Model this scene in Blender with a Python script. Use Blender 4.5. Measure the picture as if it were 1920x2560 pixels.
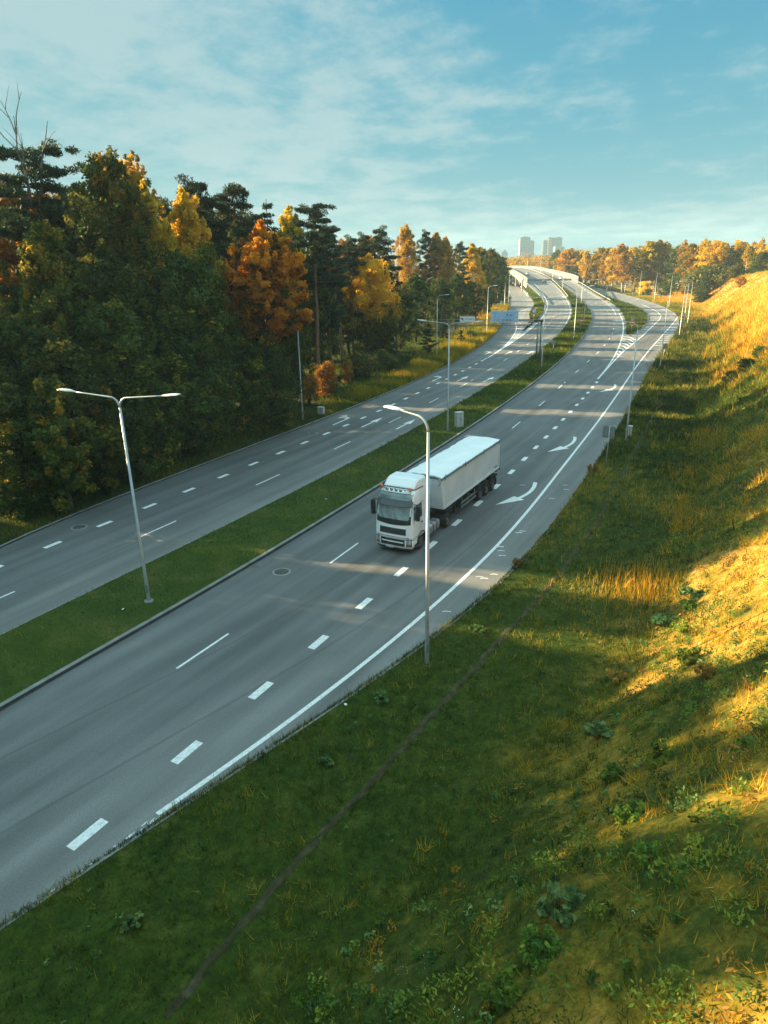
# Dual carriageway through an autumn forest, seen from a drone: metres, z up, the camera stands over (0, 0).
import bpy, math, random
import numpy as np
from mathutils import Vector, Matrix
PI = math.pi
EXPO, HAZE = 2.2, .00018
random.seed(7)
RNG = np.random.default_rng(11)
for o in list(bpy.data.objects):
    bpy.data.objects.remove(o)
SC = bpy.context.scene
COL = SC.collection

# ------------------------------------------------------------------ scene graph helpers
def tag(o, label=None, cat=None, group=None, kind=None):
    if label: o['label'] = label
    if cat: o['category'] = cat
    if group: o['group'] = group
    if kind: o['kind'] = kind
    return o

def thing(name, label, cat, loc=(0, 0, 0), rotz=0.0, group=None):
    o = bpy.data.objects.new(name, None)
    o.empty_display_size = 0.3
    COL.objects.link(o)
    o.location = loc
    o.rotation_euler = (0, 0, rotz)
    return tag(o, label, cat, group)

def link(name, me, parent=None, loc=(0, 0, 0)):
    o = bpy.data.objects.new(name, me)
    COL.objects.link(o)
    if parent is not None: o.parent = parent
    o.location = loc
    return o

def copy_tree(o, parent=None):
    c = o.copy()
    COL.objects.link(c)
    if parent is not None: c.parent = parent
    for ch in list(o.children):
        copy_tree(ch, c)
    return c

class MB:
    """collects faces, builds ONE mesh object"""
    def __init__(self):
        self.v, self.f, self.m, self.s = [], [], [], []
    def add(self, vs, fs, mat=0, smooth=False):
        b = len(self.v)
        self.v += [tuple(map(float, p)) for p in vs]
        for f in fs:
            self.f.append([b + i for i in f]); self.m.append(mat); self.s.append(smooth)
        return self
    def box(self, c, size, mat=0, rz=0.0, ry=0.0, taper=1.0):
        x, y, z = [s / 2 for s in size]
        M = Matrix.Rotation(rz, 3, 'Z') @ Matrix.Rotation(ry, 3, 'Y')
        vs = []
        for sz, k in ((-z, 1.0), (z, taper)):
            for sx, sy in ((-x, -y), (x, -y), (x, y), (-x, y)):
                vs.append(Vector(c) + M @ Vector((sx * k, sy * k, sz)))
        return self.add(vs, [(3, 2, 1, 0), (4, 5, 6, 7), (0, 1, 5, 4), (1, 2, 6, 5), (2, 3, 7, 6), (3, 0, 4, 7)], mat)
    def prism(self, prof, y0, y1, mat=0, k=1.0):
        """profile in x-z pushed along y"""
        n = len(prof)
        vs = [(p[0], y0, p[1]) for p in prof] + [(p[0], y1, p[1]) for p in prof]
        fs = [tuple(range(n)), tuple(range(2 * n - 1, n - 1, -1))]
        fs += [(i, n + i, n + (i + 1) % n, (i + 1) % n) for i in range(n)]
        return self.add(vs, fs, mat)
    def tube(self, pts, rad, n=8, mat=0, cap=True, smooth=True):
        P = [Vector(p) for p in pts]
        if not isinstance(rad, (list, tuple)): rad = [rad] * len(P)
        vs = []; ref = None
        for i, p in enumerate(P):
            d = (P[min(i + 1, len(P) - 1)] - P[max(i - 1, 0)]).normalized()
            if ref is None:
                ref = Vector((1, 0, 0)) if abs(d.x) < 0.8 else Vector((0, 1, 0))
            u = (ref - d * ref.dot(d)).normalized(); w = d.cross(u); ref = u
            for k in range(n):
                a = 2 * PI * k / n
                vs.append(p + (u * math.cos(a) + w * math.sin(a)) * rad[i])
        fs = []
        for i in range(len(P) - 1):
            for k in range(n):
                fs.append((i * n + k, i * n + (k + 1) % n, (i + 1) * n + (k + 1) % n, (i + 1) * n + k))
        self.add(vs, fs, mat, smooth)
        if cap:
            b = len(self.v) - len(vs)
            self.f.append([b + k for k in range(n - 1, -1, -1)]); self.m.append(mat); self.s.append(False)
            e = b + (len(P) - 1) * n
            self.f.append([e + k for k in range(n)]); self.m.append(mat); self.s.append(False)
        return self
    def lathe(self, prof, c=(0, 0, 0), axis='Z', n=20, mat=0, smooth=True):
        """profile of (radius, height)"""
        vs = []
        for r, h in prof:
            for k in range(n):
                a = 2 * PI * k / n
                x, y = r * math.cos(a), r * math.sin(a)
                q = (x, y, h) if axis == 'Z' else ((x, h, y) if axis == 'Y' else (h, x, y))
                vs.append((q[0] + c[0], q[1] + c[1], q[2] + c[2]))
        fs = []
        for i in range(len(prof) - 1):
            for k in range(n):
                fs.append((i * n + k, i * n + (k + 1) % n, (i + 1) * n + (k + 1) % n, (i + 1) * n + k))
        return self.add(vs, fs, mat, smooth)
    def loft(self, secs, mat=0, smooth=True, caps=True):
        n = len(secs[0]); vs = [p for s in secs for p in s]; fs = []
        for i in range(len(secs) - 1):
            for k in range(n):
                fs.append((i * n + k, i * n + (k + 1) % n, (i + 1) * n + (k + 1) % n, (i + 1) * n + k))
        self.add(vs, fs, mat, smooth)
        if caps:
            b = len(self.v) - len(vs)
            for f in ([b + k for k in range(n - 1, -1, -1)], [b + (len(secs) - 1) * n + k for k in range(n)]):
                self.f.append(f); self.m.append(mat); self.s.append(False)
        return self
    def grid(self, rows, mat=0, smooth=True):
        n = len(rows[0]); vs = [p for r in rows for p in r]
        fs = [(i * n + k, i * n + k + 1, (i + 1) * n + k + 1, (i + 1) * n + k) for i in range(len(rows) - 1) for k in range(n - 1)]
        return self.add(vs, fs, mat, smooth)
    def slab(self, rows, t, mat=0, smooth=True):
        """a curved sheet given a thickness t along -x"""
        back = [[(p[0] - t, p[1], p[2]) for p in r] for r in rows]
        n = len(rows[0]); R = len(rows)
        self.grid(rows, mat, smooth)
        edge = [(0, k) for k in range(n)] + [(i, n - 1) for i in range(1, R)] + [(R - 1, k) for k in range(n - 2, -1, -1)] + [(i, 0) for i in range(R - 2, 0, -1)]
        m = len(edge)
        vs = [rows[i][k] for i, k in edge] + [back[i][k] for i, k in edge]
        return self.add(vs, [(j, (j + 1) % m, m + (j + 1) % m, m + j) for j in range(m)], mat)
    def mesh(self, name, mats, bevel=None):
        me = bpy.data.meshes.new(name)
        me.from_pydata(self.v, [], self.f)
        for m in (mats if isinstance(mats, (list, tuple)) else [mats]): me.materials.append(m)
        me.polygons.foreach_set('material_index', self.m)
        me.polygons.foreach_set('use_smooth', self.s)
        me.update()
        return me
    def build(self, name, mats, parent=None, loc=(0, 0, 0), bevel=0.0):
        o = link(name, self.mesh(name, mats), parent, loc)
        if bevel:
            b = o.modifiers.new('edge', 'BEVEL'); b.width = bevel; b.segments = 2; b.limit_method = 'ANGLE'; b.angle_limit = math.radians(40)
        return o

def np_mesh(name, V, F, mats, attrs=None, smooth=False):
    """V (n,3), F (m,k) int, attrs {name: (domain, float array)}"""
    me = bpy.data.meshes.new(name)
    V = np.ascontiguousarray(V, dtype=np.float32); F = np.ascontiguousarray(F, dtype=np.int32)
    m, k = F.shape
    me.vertices.add(len(V)); me.vertices.foreach_set('co', V.ravel())
    me.loops.add(m * k); me.loops.foreach_set('vertex_index', F.ravel())
    me.polygons.add(m)
    me.polygons.foreach_set('loop_start', np.arange(0, m * k, k, dtype=np.int32))
    me.polygons.foreach_set('loop_total', np.full(m, k, dtype=np.int32))
    me.polygons.foreach_set('use_smooth', np.full(m, smooth))
    for mt in (mats if isinstance(mats, (list, tuple)) else [mats]): me.materials.append(mt)
    for an, (dom, arr) in (attrs or {}).items():
        a = me.attributes.new(an, 'FLOAT', dom); a.data.foreach_set('value', np.ascontiguousarray(arr, dtype=np.float32))
    me.update(calc_edges=True)
    return me

def vnoise(x, y, scale, seed=0):
    """smooth value noise in 0..1 for colour and height variation"""
    r = np.random.default_rng(seed).random((64, 64))
    u, v = np.asarray(x) / scale, np.asarray(y) / scale
    i, j = np.floor(u).astype(int), np.floor(v).astype(int)
    a, b = u - i, v - j
    a = a * a * (3 - 2 * a); b = b * b * (3 - 2 * b)
    g = lambda p, q: r[p % 64, q % 64]
    return (g(i, j) * (1 - a) + g(i + 1, j) * a) * (1 - b) + (g(i, j + 1) * (1 - a) + g(i + 1, j + 1) * a) * b

# ------------------------------------------------------------------ camera (drone, 24 mm equivalent, 16.5 m above the road)
CAM_H, CAM_PITCH, CAM_ROLL, CAM_F = 16.5, math.radians(20.11), math.radians(-0.99), 1712.0   # focal length in pixels of a 1920 x 2560 frame
_f = Vector((0, math.cos(CAM_PITCH), -math.sin(CAM_PITCH))); _u = Vector((0, math.sin(CAM_PITCH), math.cos(CAM_PITCH))); _x = Vector((1, 0, 0))
_c, _s = math.cos(CAM_ROLL), math.sin(CAM_ROLL)
C_R, C_U, C_F = _c * _x + _s * _u, -_s * _x + _c * _u, _f
cam = bpy.data.cameras.new('Camera')
cam.sensor_fit = 'VERTICAL'; cam.sensor_height = 36.0; cam.lens = 36.0 * CAM_F / 2560.0
cam.clip_start = 0.3; cam.clip_end = 12000
camo = bpy.data.objects.new('Camera', cam); COL.objects.link(camo)
camo.matrix_world = Matrix(((C_R.x, C_U.x, -C_F.x, 0), (C_R.y, C_U.y, -C_F.y, 0), (C_R.z, C_U.z, -C_F.z, CAM_H), (0, 0, 0, 1)))
SC.camera = camo

def survey(u, v, Y):
    """a point measured on the photo (1920 x 2560) at the ground distance Y -> metres"""
    d = C_R * ((u - 960) / CAM_F) + C_U * (-(v - 1280) / CAM_F) + C_F
    t = Y / d.y
    return Vector((d.x * t, Y, CAM_H + d.z * t))
def ground(u, v, z=0.0):
    d = C_R * ((u - 960) / CAM_F) + C_U * (-(v - 1280) / CAM_F) + C_F
    t = (z - CAM_H) / d.z
    return Vector((d.x * t, d.y * t, z))

# ------------------------------------------------------------------ materials
class NT:
    def __init__(self, name):
        self.mat = bpy.data.materials.new(name); self.mat.use_nodes = True
        self.t = self.mat.node_tree; self.t.nodes.clear()
        self.out = self.t.nodes.new('ShaderNodeOutputMaterial')
    def n(self, kind, **kw):
        nd = self.t.nodes.new('ShaderNode' + kind)
        for k, v in kw.items():
            if k in nd.inputs: self.set(nd.inputs[k], v)
            else: setattr(nd, k, v)
        return nd
    def set(self, sock, v):
        if isinstance(v, bpy.types.NodeSocket): self.t.links.new(v, sock)
        elif isinstance(v, tuple) and len(v) == 3 and sock.type == 'RGBA': sock.default_value = (*v, 1)
        else: sock.default_value = v
    def L(self, a, b): self.t.links.new(a, b)
    def pos(self):
        return self.n('NewGeometry').outputs['Position']
    def noise(self, scale, detail=4, rough=0.6, vec=None):
        nd = self.n('TexNoise'); nd.inputs['Scale'].default_value = scale
        nd.inputs['Detail'].default_value = detail; nd.inputs['Roughness'].default_value = rough
        self.L(vec if vec is not None else self.pos(), nd.inputs['Vector'])
        return nd.outputs['Fac']
    def ramp(self, fac, stops, interp='LINEAR'):
        r = self.n('ValToRGB'); r.color_ramp.interpolation = interp
        e = r.color_ramp.elements
        e[0].position, e[0].color = stops[0][0], (*stops[0][1], 1)
        e[1].position, e[1].color = stops[-1][0], (*stops[-1][1], 1)
        for p, c in stops[1:-1]:
            q = e.new(p); q.color = (*c, 1)
        self.L(fac, r.inputs['Fac'])
        return r.outputs['Color']
    def mix(self, fac, a, b, mode='MIX'):
        m = self.n('MixRGB', blend_type=mode)
        for s, v in ((m.inputs[0], fac), (m.inputs[1], a), (m.inputs[2], b)): self.set(s, v)
        return m.outputs[0]
    def maprange(self, v, a, b, c=0.0, d=1.0):
        m = self.n('MapRange'); m.inputs[1].default_value, m.inputs[2].default_value = a, b
        m.inputs[3].default_value, m.inputs[4].default_value = c, d
        self.L(v, m.inputs[0]); return m.outputs[0]
    def math(self, op, a, b=0.0):
        m = self.n('Math', operation=op); self.set(m.inputs[0], a); self.set(m.inputs[1], b); return m.outputs[0]
    def attr(self, name):
        return self.n('Attribute', attribute_name=name).outputs['Fac']
    def bsdf(self, col, rough=0.6, metal=0.0, spec=0.5, bump=None, bstr=0.3, bdist=0.02, coat=0.0):
        b = self.n('BsdfPrincipled')
        self.set(b.inputs['Base Color'], col); self.set(b.inputs['Roughness'], rough); self.set(b.inputs['Metallic'], metal)
        b.inputs['Specular IOR Level'].default_value = spec; b.inputs['Coat Weight'].default_value = coat
        if bump is not None:
            bm = self.n('Bump'); bm.inputs['Strength'].default_value = bstr; bm.inputs['Distance'].default_value = bdist
            self.L(bump, bm.inputs['Height']); self.L(bm.outputs[0], b.inputs['Normal'])
        return b.outputs[0]
    def done(self, sh):
        self.L(sh, self.out.inputs['Surface']); return self.mat

def paint(name, col, rough=0.45, metal=0.0, var=0.12, scale=3.0, coat=0.0, spec=0.5):
    t = NT(name)
    n = t.noise(scale, 5)
    c = t.mix(t.maprange(n, 0.35, 0.7), tuple(x * (1 - var) for x in col), tuple(min(1, x * (1 + var)) for x in col))
    return t.done(t.bsdf(c, rough, metal, spec, coat=coat))

def leaf_mat(name, stops, transl=0.35, rough=0.65, hv=0.025):
    """foliage: 'tint' picks the leaf colour, each plant shifts a little"""
    t = NT(name)
    col = t.ramp(t.attr('tint'), stops)
    oi = t.n('ObjectInfo')
    hs = t.n('HueSaturation'); t.L(col, hs.inputs['Color'])
    t.L(t.maprange(oi.outputs['Random'], 0, 1, 0.5 - hv / 2, 0.5 + hv / 2), hs.inputs['Hue'])
    t.L(t.maprange(oi.outputs['Random'], 0, 1, 0.75, 1.2), hs.inputs['Value'])
    b = t.bsdf(hs.outputs[0], rough, spec=0.2)
    tr = t.n('BsdfTranslucent'); t.L(hs.outputs[0], tr.inputs['Color'])
    mx = t.n('MixShader'); mx.inputs[0].default_value = transl
    t.L(b, mx.inputs[1]); t.L(tr.outputs[0], mx.inputs[2])
    return t.done(mx.outputs[0])

M = {}
M['pine'] = leaf_mat('pine_needles', [(0, (.022, .045, .022)), (.55, (.04, .07, .028)), (.85, (.075, .085, .025)), (1, (.13, .10, .03))], .2)
M['spruce'] = leaf_mat('spruce_needles', [(0, (.016, .036, .022)), (1, (.045, .075, .035))], .2)
M['green'] = leaf_mat('green_leaves', [(0, (.028, .058, .014)), (.5, (.070, .11, .018)), (.8, (.16, .17, .02)), (1, (.40, .27, .025))])
M['aspen'] = leaf_mat('aspen_leaves', [(0, (.04, .075, .018)), (.45, (.10, .14, .022)), (.7, (.28, .21, .025)), (1, (.56, .33, .03))], .45)
M['birch'] = leaf_mat('birch_gold_leaves', [(0, (.14, .13, .02)), (.3, (.42, .29, .025)), (.7, (.70, .42, .03)), (1, (.78, .50, .09))], .5)
M['maple'] = leaf_mat('maple_orange_leaves', [(0, (.07, .08, .014)), (.3, (.34, .15, .012)), (.65, (.74, .29, .012)), (1, (.88, .46, .02))], .5)
M['rust'] = leaf_mat('russet_leaves', [(0, (.07, .055, .015)), (.5, (.27, .13, .018)), (1, (.55, .24, .02))], .45)
M['yellow'] = leaf_mat('yellow_leaves', [(0, (.05, .07, .014)), (.3, (.20, .19, .02)), (.65, (.70, .41, .016)), (1, (.86, .52, .025))], .5)
M['scrub'] = leaf_mat('scrub_leaves', [(0, (.05, .07, .02)), (.5, (.13, .14, .03)), (1, (.26, .21, .04))], .35)
M['burdock'] = leaf_mat('broad_weed_leaves', [(0, (.04, .10, .035)), (.6, (.11, .20, .06)), (1, (.26, .32, .10))], .25)
M['goldenrod'] = leaf_mat('fine_weed_leaves', [(0, (.05, .11, .025)), (.5, (.13, .22, .03)), (1, (.34, .35, .04))], .35)
M['dryweed'] = leaf_mat('dry_weed_stems', [(0, (.20, .11, .025)), (.5, (.42, .24, .04)), (1, (.58, .36, .07))], .35)
M['lawn'] = leaf_mat('grass_blades', [(0, (.020, .044, .004)), (.4, (.055, .090, .007)), (.65, (.125, .150, .010)), (.85, (.28, .25, .02)), (1, (.46, .34, .05))], .35, hv=0)
M['dry'] = leaf_mat('dry_grass_blades', [(0, (.026, .062, .006)), (.28, (.11, .15, .010)), (.5, (.38, .27, .012)), (.8, (.68, .32, .016)), (1, (.72, .44, .08))], .4, hv=0)

def bark(name, c1, c2, sc=6.0):
    t = NT(name)
    mp = t.n('Mapping'); mp.inputs['Scale'].default_value = (1, 1, 0.25)
    t.L(t.n('TexCoord').outputs['Object'], mp.inputs['Vector'])
    n = t.noise(sc, 6, .7, mp.outputs[0])
    return t.done(t.bsdf(t.ramp(n, [(.3, c1), (.7, c2)]), .9, spec=.2, bump=n, bstr=.6, bdist=.04))
M['pinebark'] = bark('pine_bark', (.08, .055, .04), (.26, .16, .10))
M['birchbark'] = bark('birch_bark', (.10, .09, .08), (.55, .52, .47), 9)
M['bark'] = bark('dark_bark', (.045, .035, .028), (.13, .10, .075))
M['deadwood'] = bark('weathered_deadwood', (.10, .10, .11), (.24, .24, .25))

def asphalt(name, base, warm=0.0):
    t = NT(name)
    P = t.pos()
    # lengthwise wear: noise stretched along the direction of travel
    rot = t.n('Mapping'); rot.inputs['Rotation'].default_value = (0, 0, math.radians(-60)); t.L(P, rot.inputs['Vector'])
    mp = t.n('Mapping'); mp.inputs['Scale'].default_value = (.035, .9, 1); t.L(rot.outputs[0], mp.inputs['Vector'])
    lane = t.noise(1.0, 3, .5, mp.outputs[0])
    big = t.noise(.12, 4, .6)
    fine = t.noise(18, 3, .7)
    grit = t.noise(130, 2, .8)
    c = t.ramp(t.math('ADD', t.math('MULTIPLY', lane, .65), t.math('MULTIPLY', big, .35)),
               [(.36, tuple(b * .72 for b in base)), (.5, base), (.64, tuple(b * 1.3 for b in base))])
    # wheel tracks: two per lane, and a paler, little used margin
    lat = t.attr('lat'); st0 = t.noise(.25, 3, .6)
    wv = t.math('SINE', t.math('ADD', t.math('MULTIPLY', lat, 3.49), t.math('MULTIPLY', big, 1.6)))
    c = t.mix(.75, c, t.ramp(t.maprange(wv, -1, 1), [(0, (.89, .89, .89)), (1, (1.08, 1.08, 1.08))]), 'MULTIPLY')
    c = t.mix(1, c, t.ramp(t.maprange(t.math('ADD', lat, t.math('MULTIPLY', big, 1.5)), 1.6, 5.5), [(0, (1.22, 1.2, 1.18)), (1, (.92, .93, .94))]), 'MULTIPLY')
    # longitudinal joints of the paving lanes
    for at_, wd_ in ((3.55, .045), (7.35, .035)):
        jl = t.math('ABSOLUTE', t.math('SUBTRACT', t.math('ADD', lat, t.math('MULTIPLY', st0, .16)), at_))
        c = t.mix(t.maprange(jl, wd_, wd_ + .05, .34, 0), c, tuple(b * .45 for b in base))
    # sealed patches and stains
    vo = t.n('TexVoronoi'); vo.inputs['Scale'].default_value = .11; t.L(rot.outputs[0], vo.inputs['Vector'])
    st = t.noise(.5, 5, .7)
    c = t.mix(t.maprange(st, .60, .75, 0, .25), c, tuple(b * .55 for b in base))
    c = t.mix(.5, c, t.ramp(fine, [(.3, (.5, .5, .5)), (.7, (1.35, 1.35, 1.35))]), 'MULTIPLY')
    c = t.mix(.45, c, t.ramp(grit, [(.3, (.6, .6, .6)), (.72, (1.4, 1.4, 1.4))]), 'MULTIPLY')
    return t.done(t.bsdf(c, t.maprange(lane, .3, .7, .72, .9), spec=.35, bump=grit, bstr=.25, bdist=.01))
M['asphalt'] = asphalt('asphalt', (.140, .141, .138))
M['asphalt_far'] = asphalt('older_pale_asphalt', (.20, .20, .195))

def marking():
    t = NT('road_marking_paint')
    n = t.noise(7, 6, .75); g = t.noise(60, 3, .8)
    c = t.mix(t.maprange(t.math('ADD', n, t.math('MULTIPLY', g, .6)), .72, .98), (.78, .79, .78), (.46, .46, .45))
    return t.done(t.bsdf(c, .7, spec=.3))
M['mark'] = marking()

def soilmat(name, stops, sc=1.2, rough=.95):
    t = NT(name)
    n = t.noise(sc, 7, .7); f = t.noise(sc * 14, 4, .75)
    c = t.mix(.6, t.ramp(n, stops), t.ramp(f, [(.3, (.5, .5, .5)), (.7, (1.4, 1.4, 1.4))]), 'MULTIPLY')
    return t.done(t.bsdf(c, rough, spec=.15, bump=f, bstr=.7, bdist=.06))
M['lawn_ground'] = soilmat('lawn_ground', [(.25, (.022, .042, .007)), (.5, (.042, .066, .009)), (.72, (.09, .09, .025))], .5)
M['forest_floor'] = soilmat('forest_floor', [(.25, (.020, .022, .010)), (.5, (.040, .042, .016)), (.72, (.085, .060, .028))], .35)
M['far_ground'] = soilmat('far_ground', [(.3, (.035, .05, .018)), (.55, (.07, .075, .022)), (.75, (.14, .11, .03))], .02)
M['bare_soil'] = soilmat('bare_orange_soil', [(.3, (.20, .11, .06)), (.7, (.36, .22, .12))], .6)

def bankmat():
    """mown verge -> weedy, dry bank with bare trails; 'off' = metres from the kerb, 'trail' = worn footpaths"""
    t = NT('verge_and_bank')
    off = t.attr('off'); tr = t.attr('trail'); dr = t.attr('dry')  # 'dry' also carries the warm tone of the sunlit zones
    n1 = t.noise(.22, 6, .65); n2 = t.noise(1.1, 6, .7); f = t.noise(9, 5, .8)
    mown = t.ramp(n2, [(.28, (.020, .042, .006)), (.52, (.042, .068, .008)), (.75, (.09, .10, .02))])
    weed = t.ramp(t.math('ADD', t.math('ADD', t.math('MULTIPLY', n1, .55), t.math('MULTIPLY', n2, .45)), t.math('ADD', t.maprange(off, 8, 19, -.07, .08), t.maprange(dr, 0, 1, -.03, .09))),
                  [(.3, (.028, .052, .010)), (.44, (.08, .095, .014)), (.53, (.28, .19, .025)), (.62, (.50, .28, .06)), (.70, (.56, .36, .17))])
    a = t.math('ADD', off, t.math('MULTIPLY', t.math('SUBTRACT', n1, .5), 5.0))
    c = t.mix(t.maprange(a, 6.0, 10.5), mown, weed)
    c = t.mix(tr, c, t.ramp(n2, [(.3, (.030, .026, .016)), (.7, (.12, .095, .058))]))
    g2 = t.noise(3.2, 5, .75)
    c = t.mix(.8, c, t.ramp(g2, [(.3, (.35, .38, .35)), (.7, (1.55, 1.5, 1.4))]), 'MULTIPLY')
    c = t.mix(.75, c, t.ramp(f, [(.3, (.42, .42, .42)), (.7, (1.5, 1.5, 1.5))]), 'MULTIPLY')
    c = t.mix(.12, c, (0, 0, 0))      # darker soil, with shade between the standing blades put into the colour
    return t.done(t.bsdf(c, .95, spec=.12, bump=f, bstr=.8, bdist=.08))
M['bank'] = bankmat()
M['track'] = soilmat('trodden_track', [(.3, (.028, .034, .012)), (.5, (.055, .050, .024)), (.72, (.12, .10, .055))], 3.2)

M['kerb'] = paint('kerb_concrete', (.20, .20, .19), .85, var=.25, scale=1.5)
M['kerbface'] = paint('dark_kerb_face', (.055, .06, .06), .9, var=.3, scale=1.5)  # side face, darker than the kerb top
M['concrete'] = paint('pale_concrete', (.26, .26, .25), .85, var=.18, scale=.8)
M['galv'] = paint('galvanised_steel', (.40, .44, .44), .42, .55, .15, 2.0)
M['galvdark'] = paint('weathered_steel_mast', (.20, .25, .25), .55, .4, .15, 2.0)
M['lampbody'] = paint('lamp_housing', (.62, .63, .62), .4, .2, .06)
M['lens'] = paint('lamp_glass', (.55, .56, .55), .15, 0, .04)
M['sign_blue'] = paint('sign_blue', (.32, .52, .76), .5, 0, .05)
M['sign_white'] = paint('sign_white', (.75, .76, .75), .5, 0, .04)
M['sign_black'] = paint('sign_black', (.02, .02, .022), .5)
M['sign_green'] = paint('sign_green', (.02, .28, .22), .5)
M['sign_red'] = paint('sign_red', (.55, .03, .03), .5)
M['sign_wine'] = paint('sign_wine_red', (.36, .03, .10), .5)
M['sign_back'] = paint('sign_back_grey', (.24, .28, .29), .5, .4)
M['cabinet'] = paint('cabinet_grey', (.46, .48, .45), .6, 0, .12)
M['iron'] = paint('cast_iron', (.095, .092, .088), .75, .3, .25, 6)
M['barrier'] = paint('noise_barrier_panel', (.23, .24, .25), .35, 0, .06, .4)
M['barrierglass'] = paint('barrier_glazing', (.20, .25, .27), .2, 0, .1, .4)
M['lorry_white'] = paint('lorry_white_paint', (.85, .86, .86), .32, 0, .035, .8, coat=.4)
M['tub_white'] = paint('trailer_white_paint', (.62, .66, .69), .42, 0, .08, .7)
M['tarp'] = paint('tarpaulin_white', (.82, .83, .82), .6, 0, .06, .9)
M['glass'] = paint('dark_glass', (.055, .075, .08), .06, 0, .2, 1.2, spec=.8)
M['screen'] = paint('windscreen_glass', (.20, .27, .28), .05, 0, .35, 1.6, spec=1.0)
M['black'] = paint('black_plastic', (.022, .023, .025), .5, 0, .2)
M['grey_plastic'] = paint('dark_grey_plastic', (.055, .062, .066), .45, 0, .15)
M['rubber'] = paint('tyre_rubber', (.018, .018, .019), .85, 0, .3)
M['rim'] = paint('steel_rim', (.10, .10, .10), .5, .5, .3)
M['chassis'] = paint('chassis_dark', (.03, .03, .032), .7, 0, .3)
M['chrome'] = paint('chrome', (.60, .62, .63), .18, .9, .05)
M['tank'] = paint('aluminium_tank', (.42, .44, .45), .4, .6, .1)
M['amber'] = paint('amber_plastic', (.85, .22, .02), .25, 0, .05)
M['headlamp'] = paint('headlamp_glass', (.55, .58, .60), .1, .3, .25, 9)
M['redlamp'] = paint('red_lamp', (.5, .02, .02), .3)
for nm, c in dict(white=(.75, .75, .74), silver=(.42, .45, .45), grey=(.16, .17, .17), black=(.02, .02, .022), navy=(.03, .035, .06)).items():
    M['car_' + nm] = paint('car_paint_' + nm, c, .3, .2 if nm in ('silver', 'grey') else 0, .05, coat=.5)
M['litter'] = paint('white_litter', (.7, .7, .68), .6)

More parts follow.
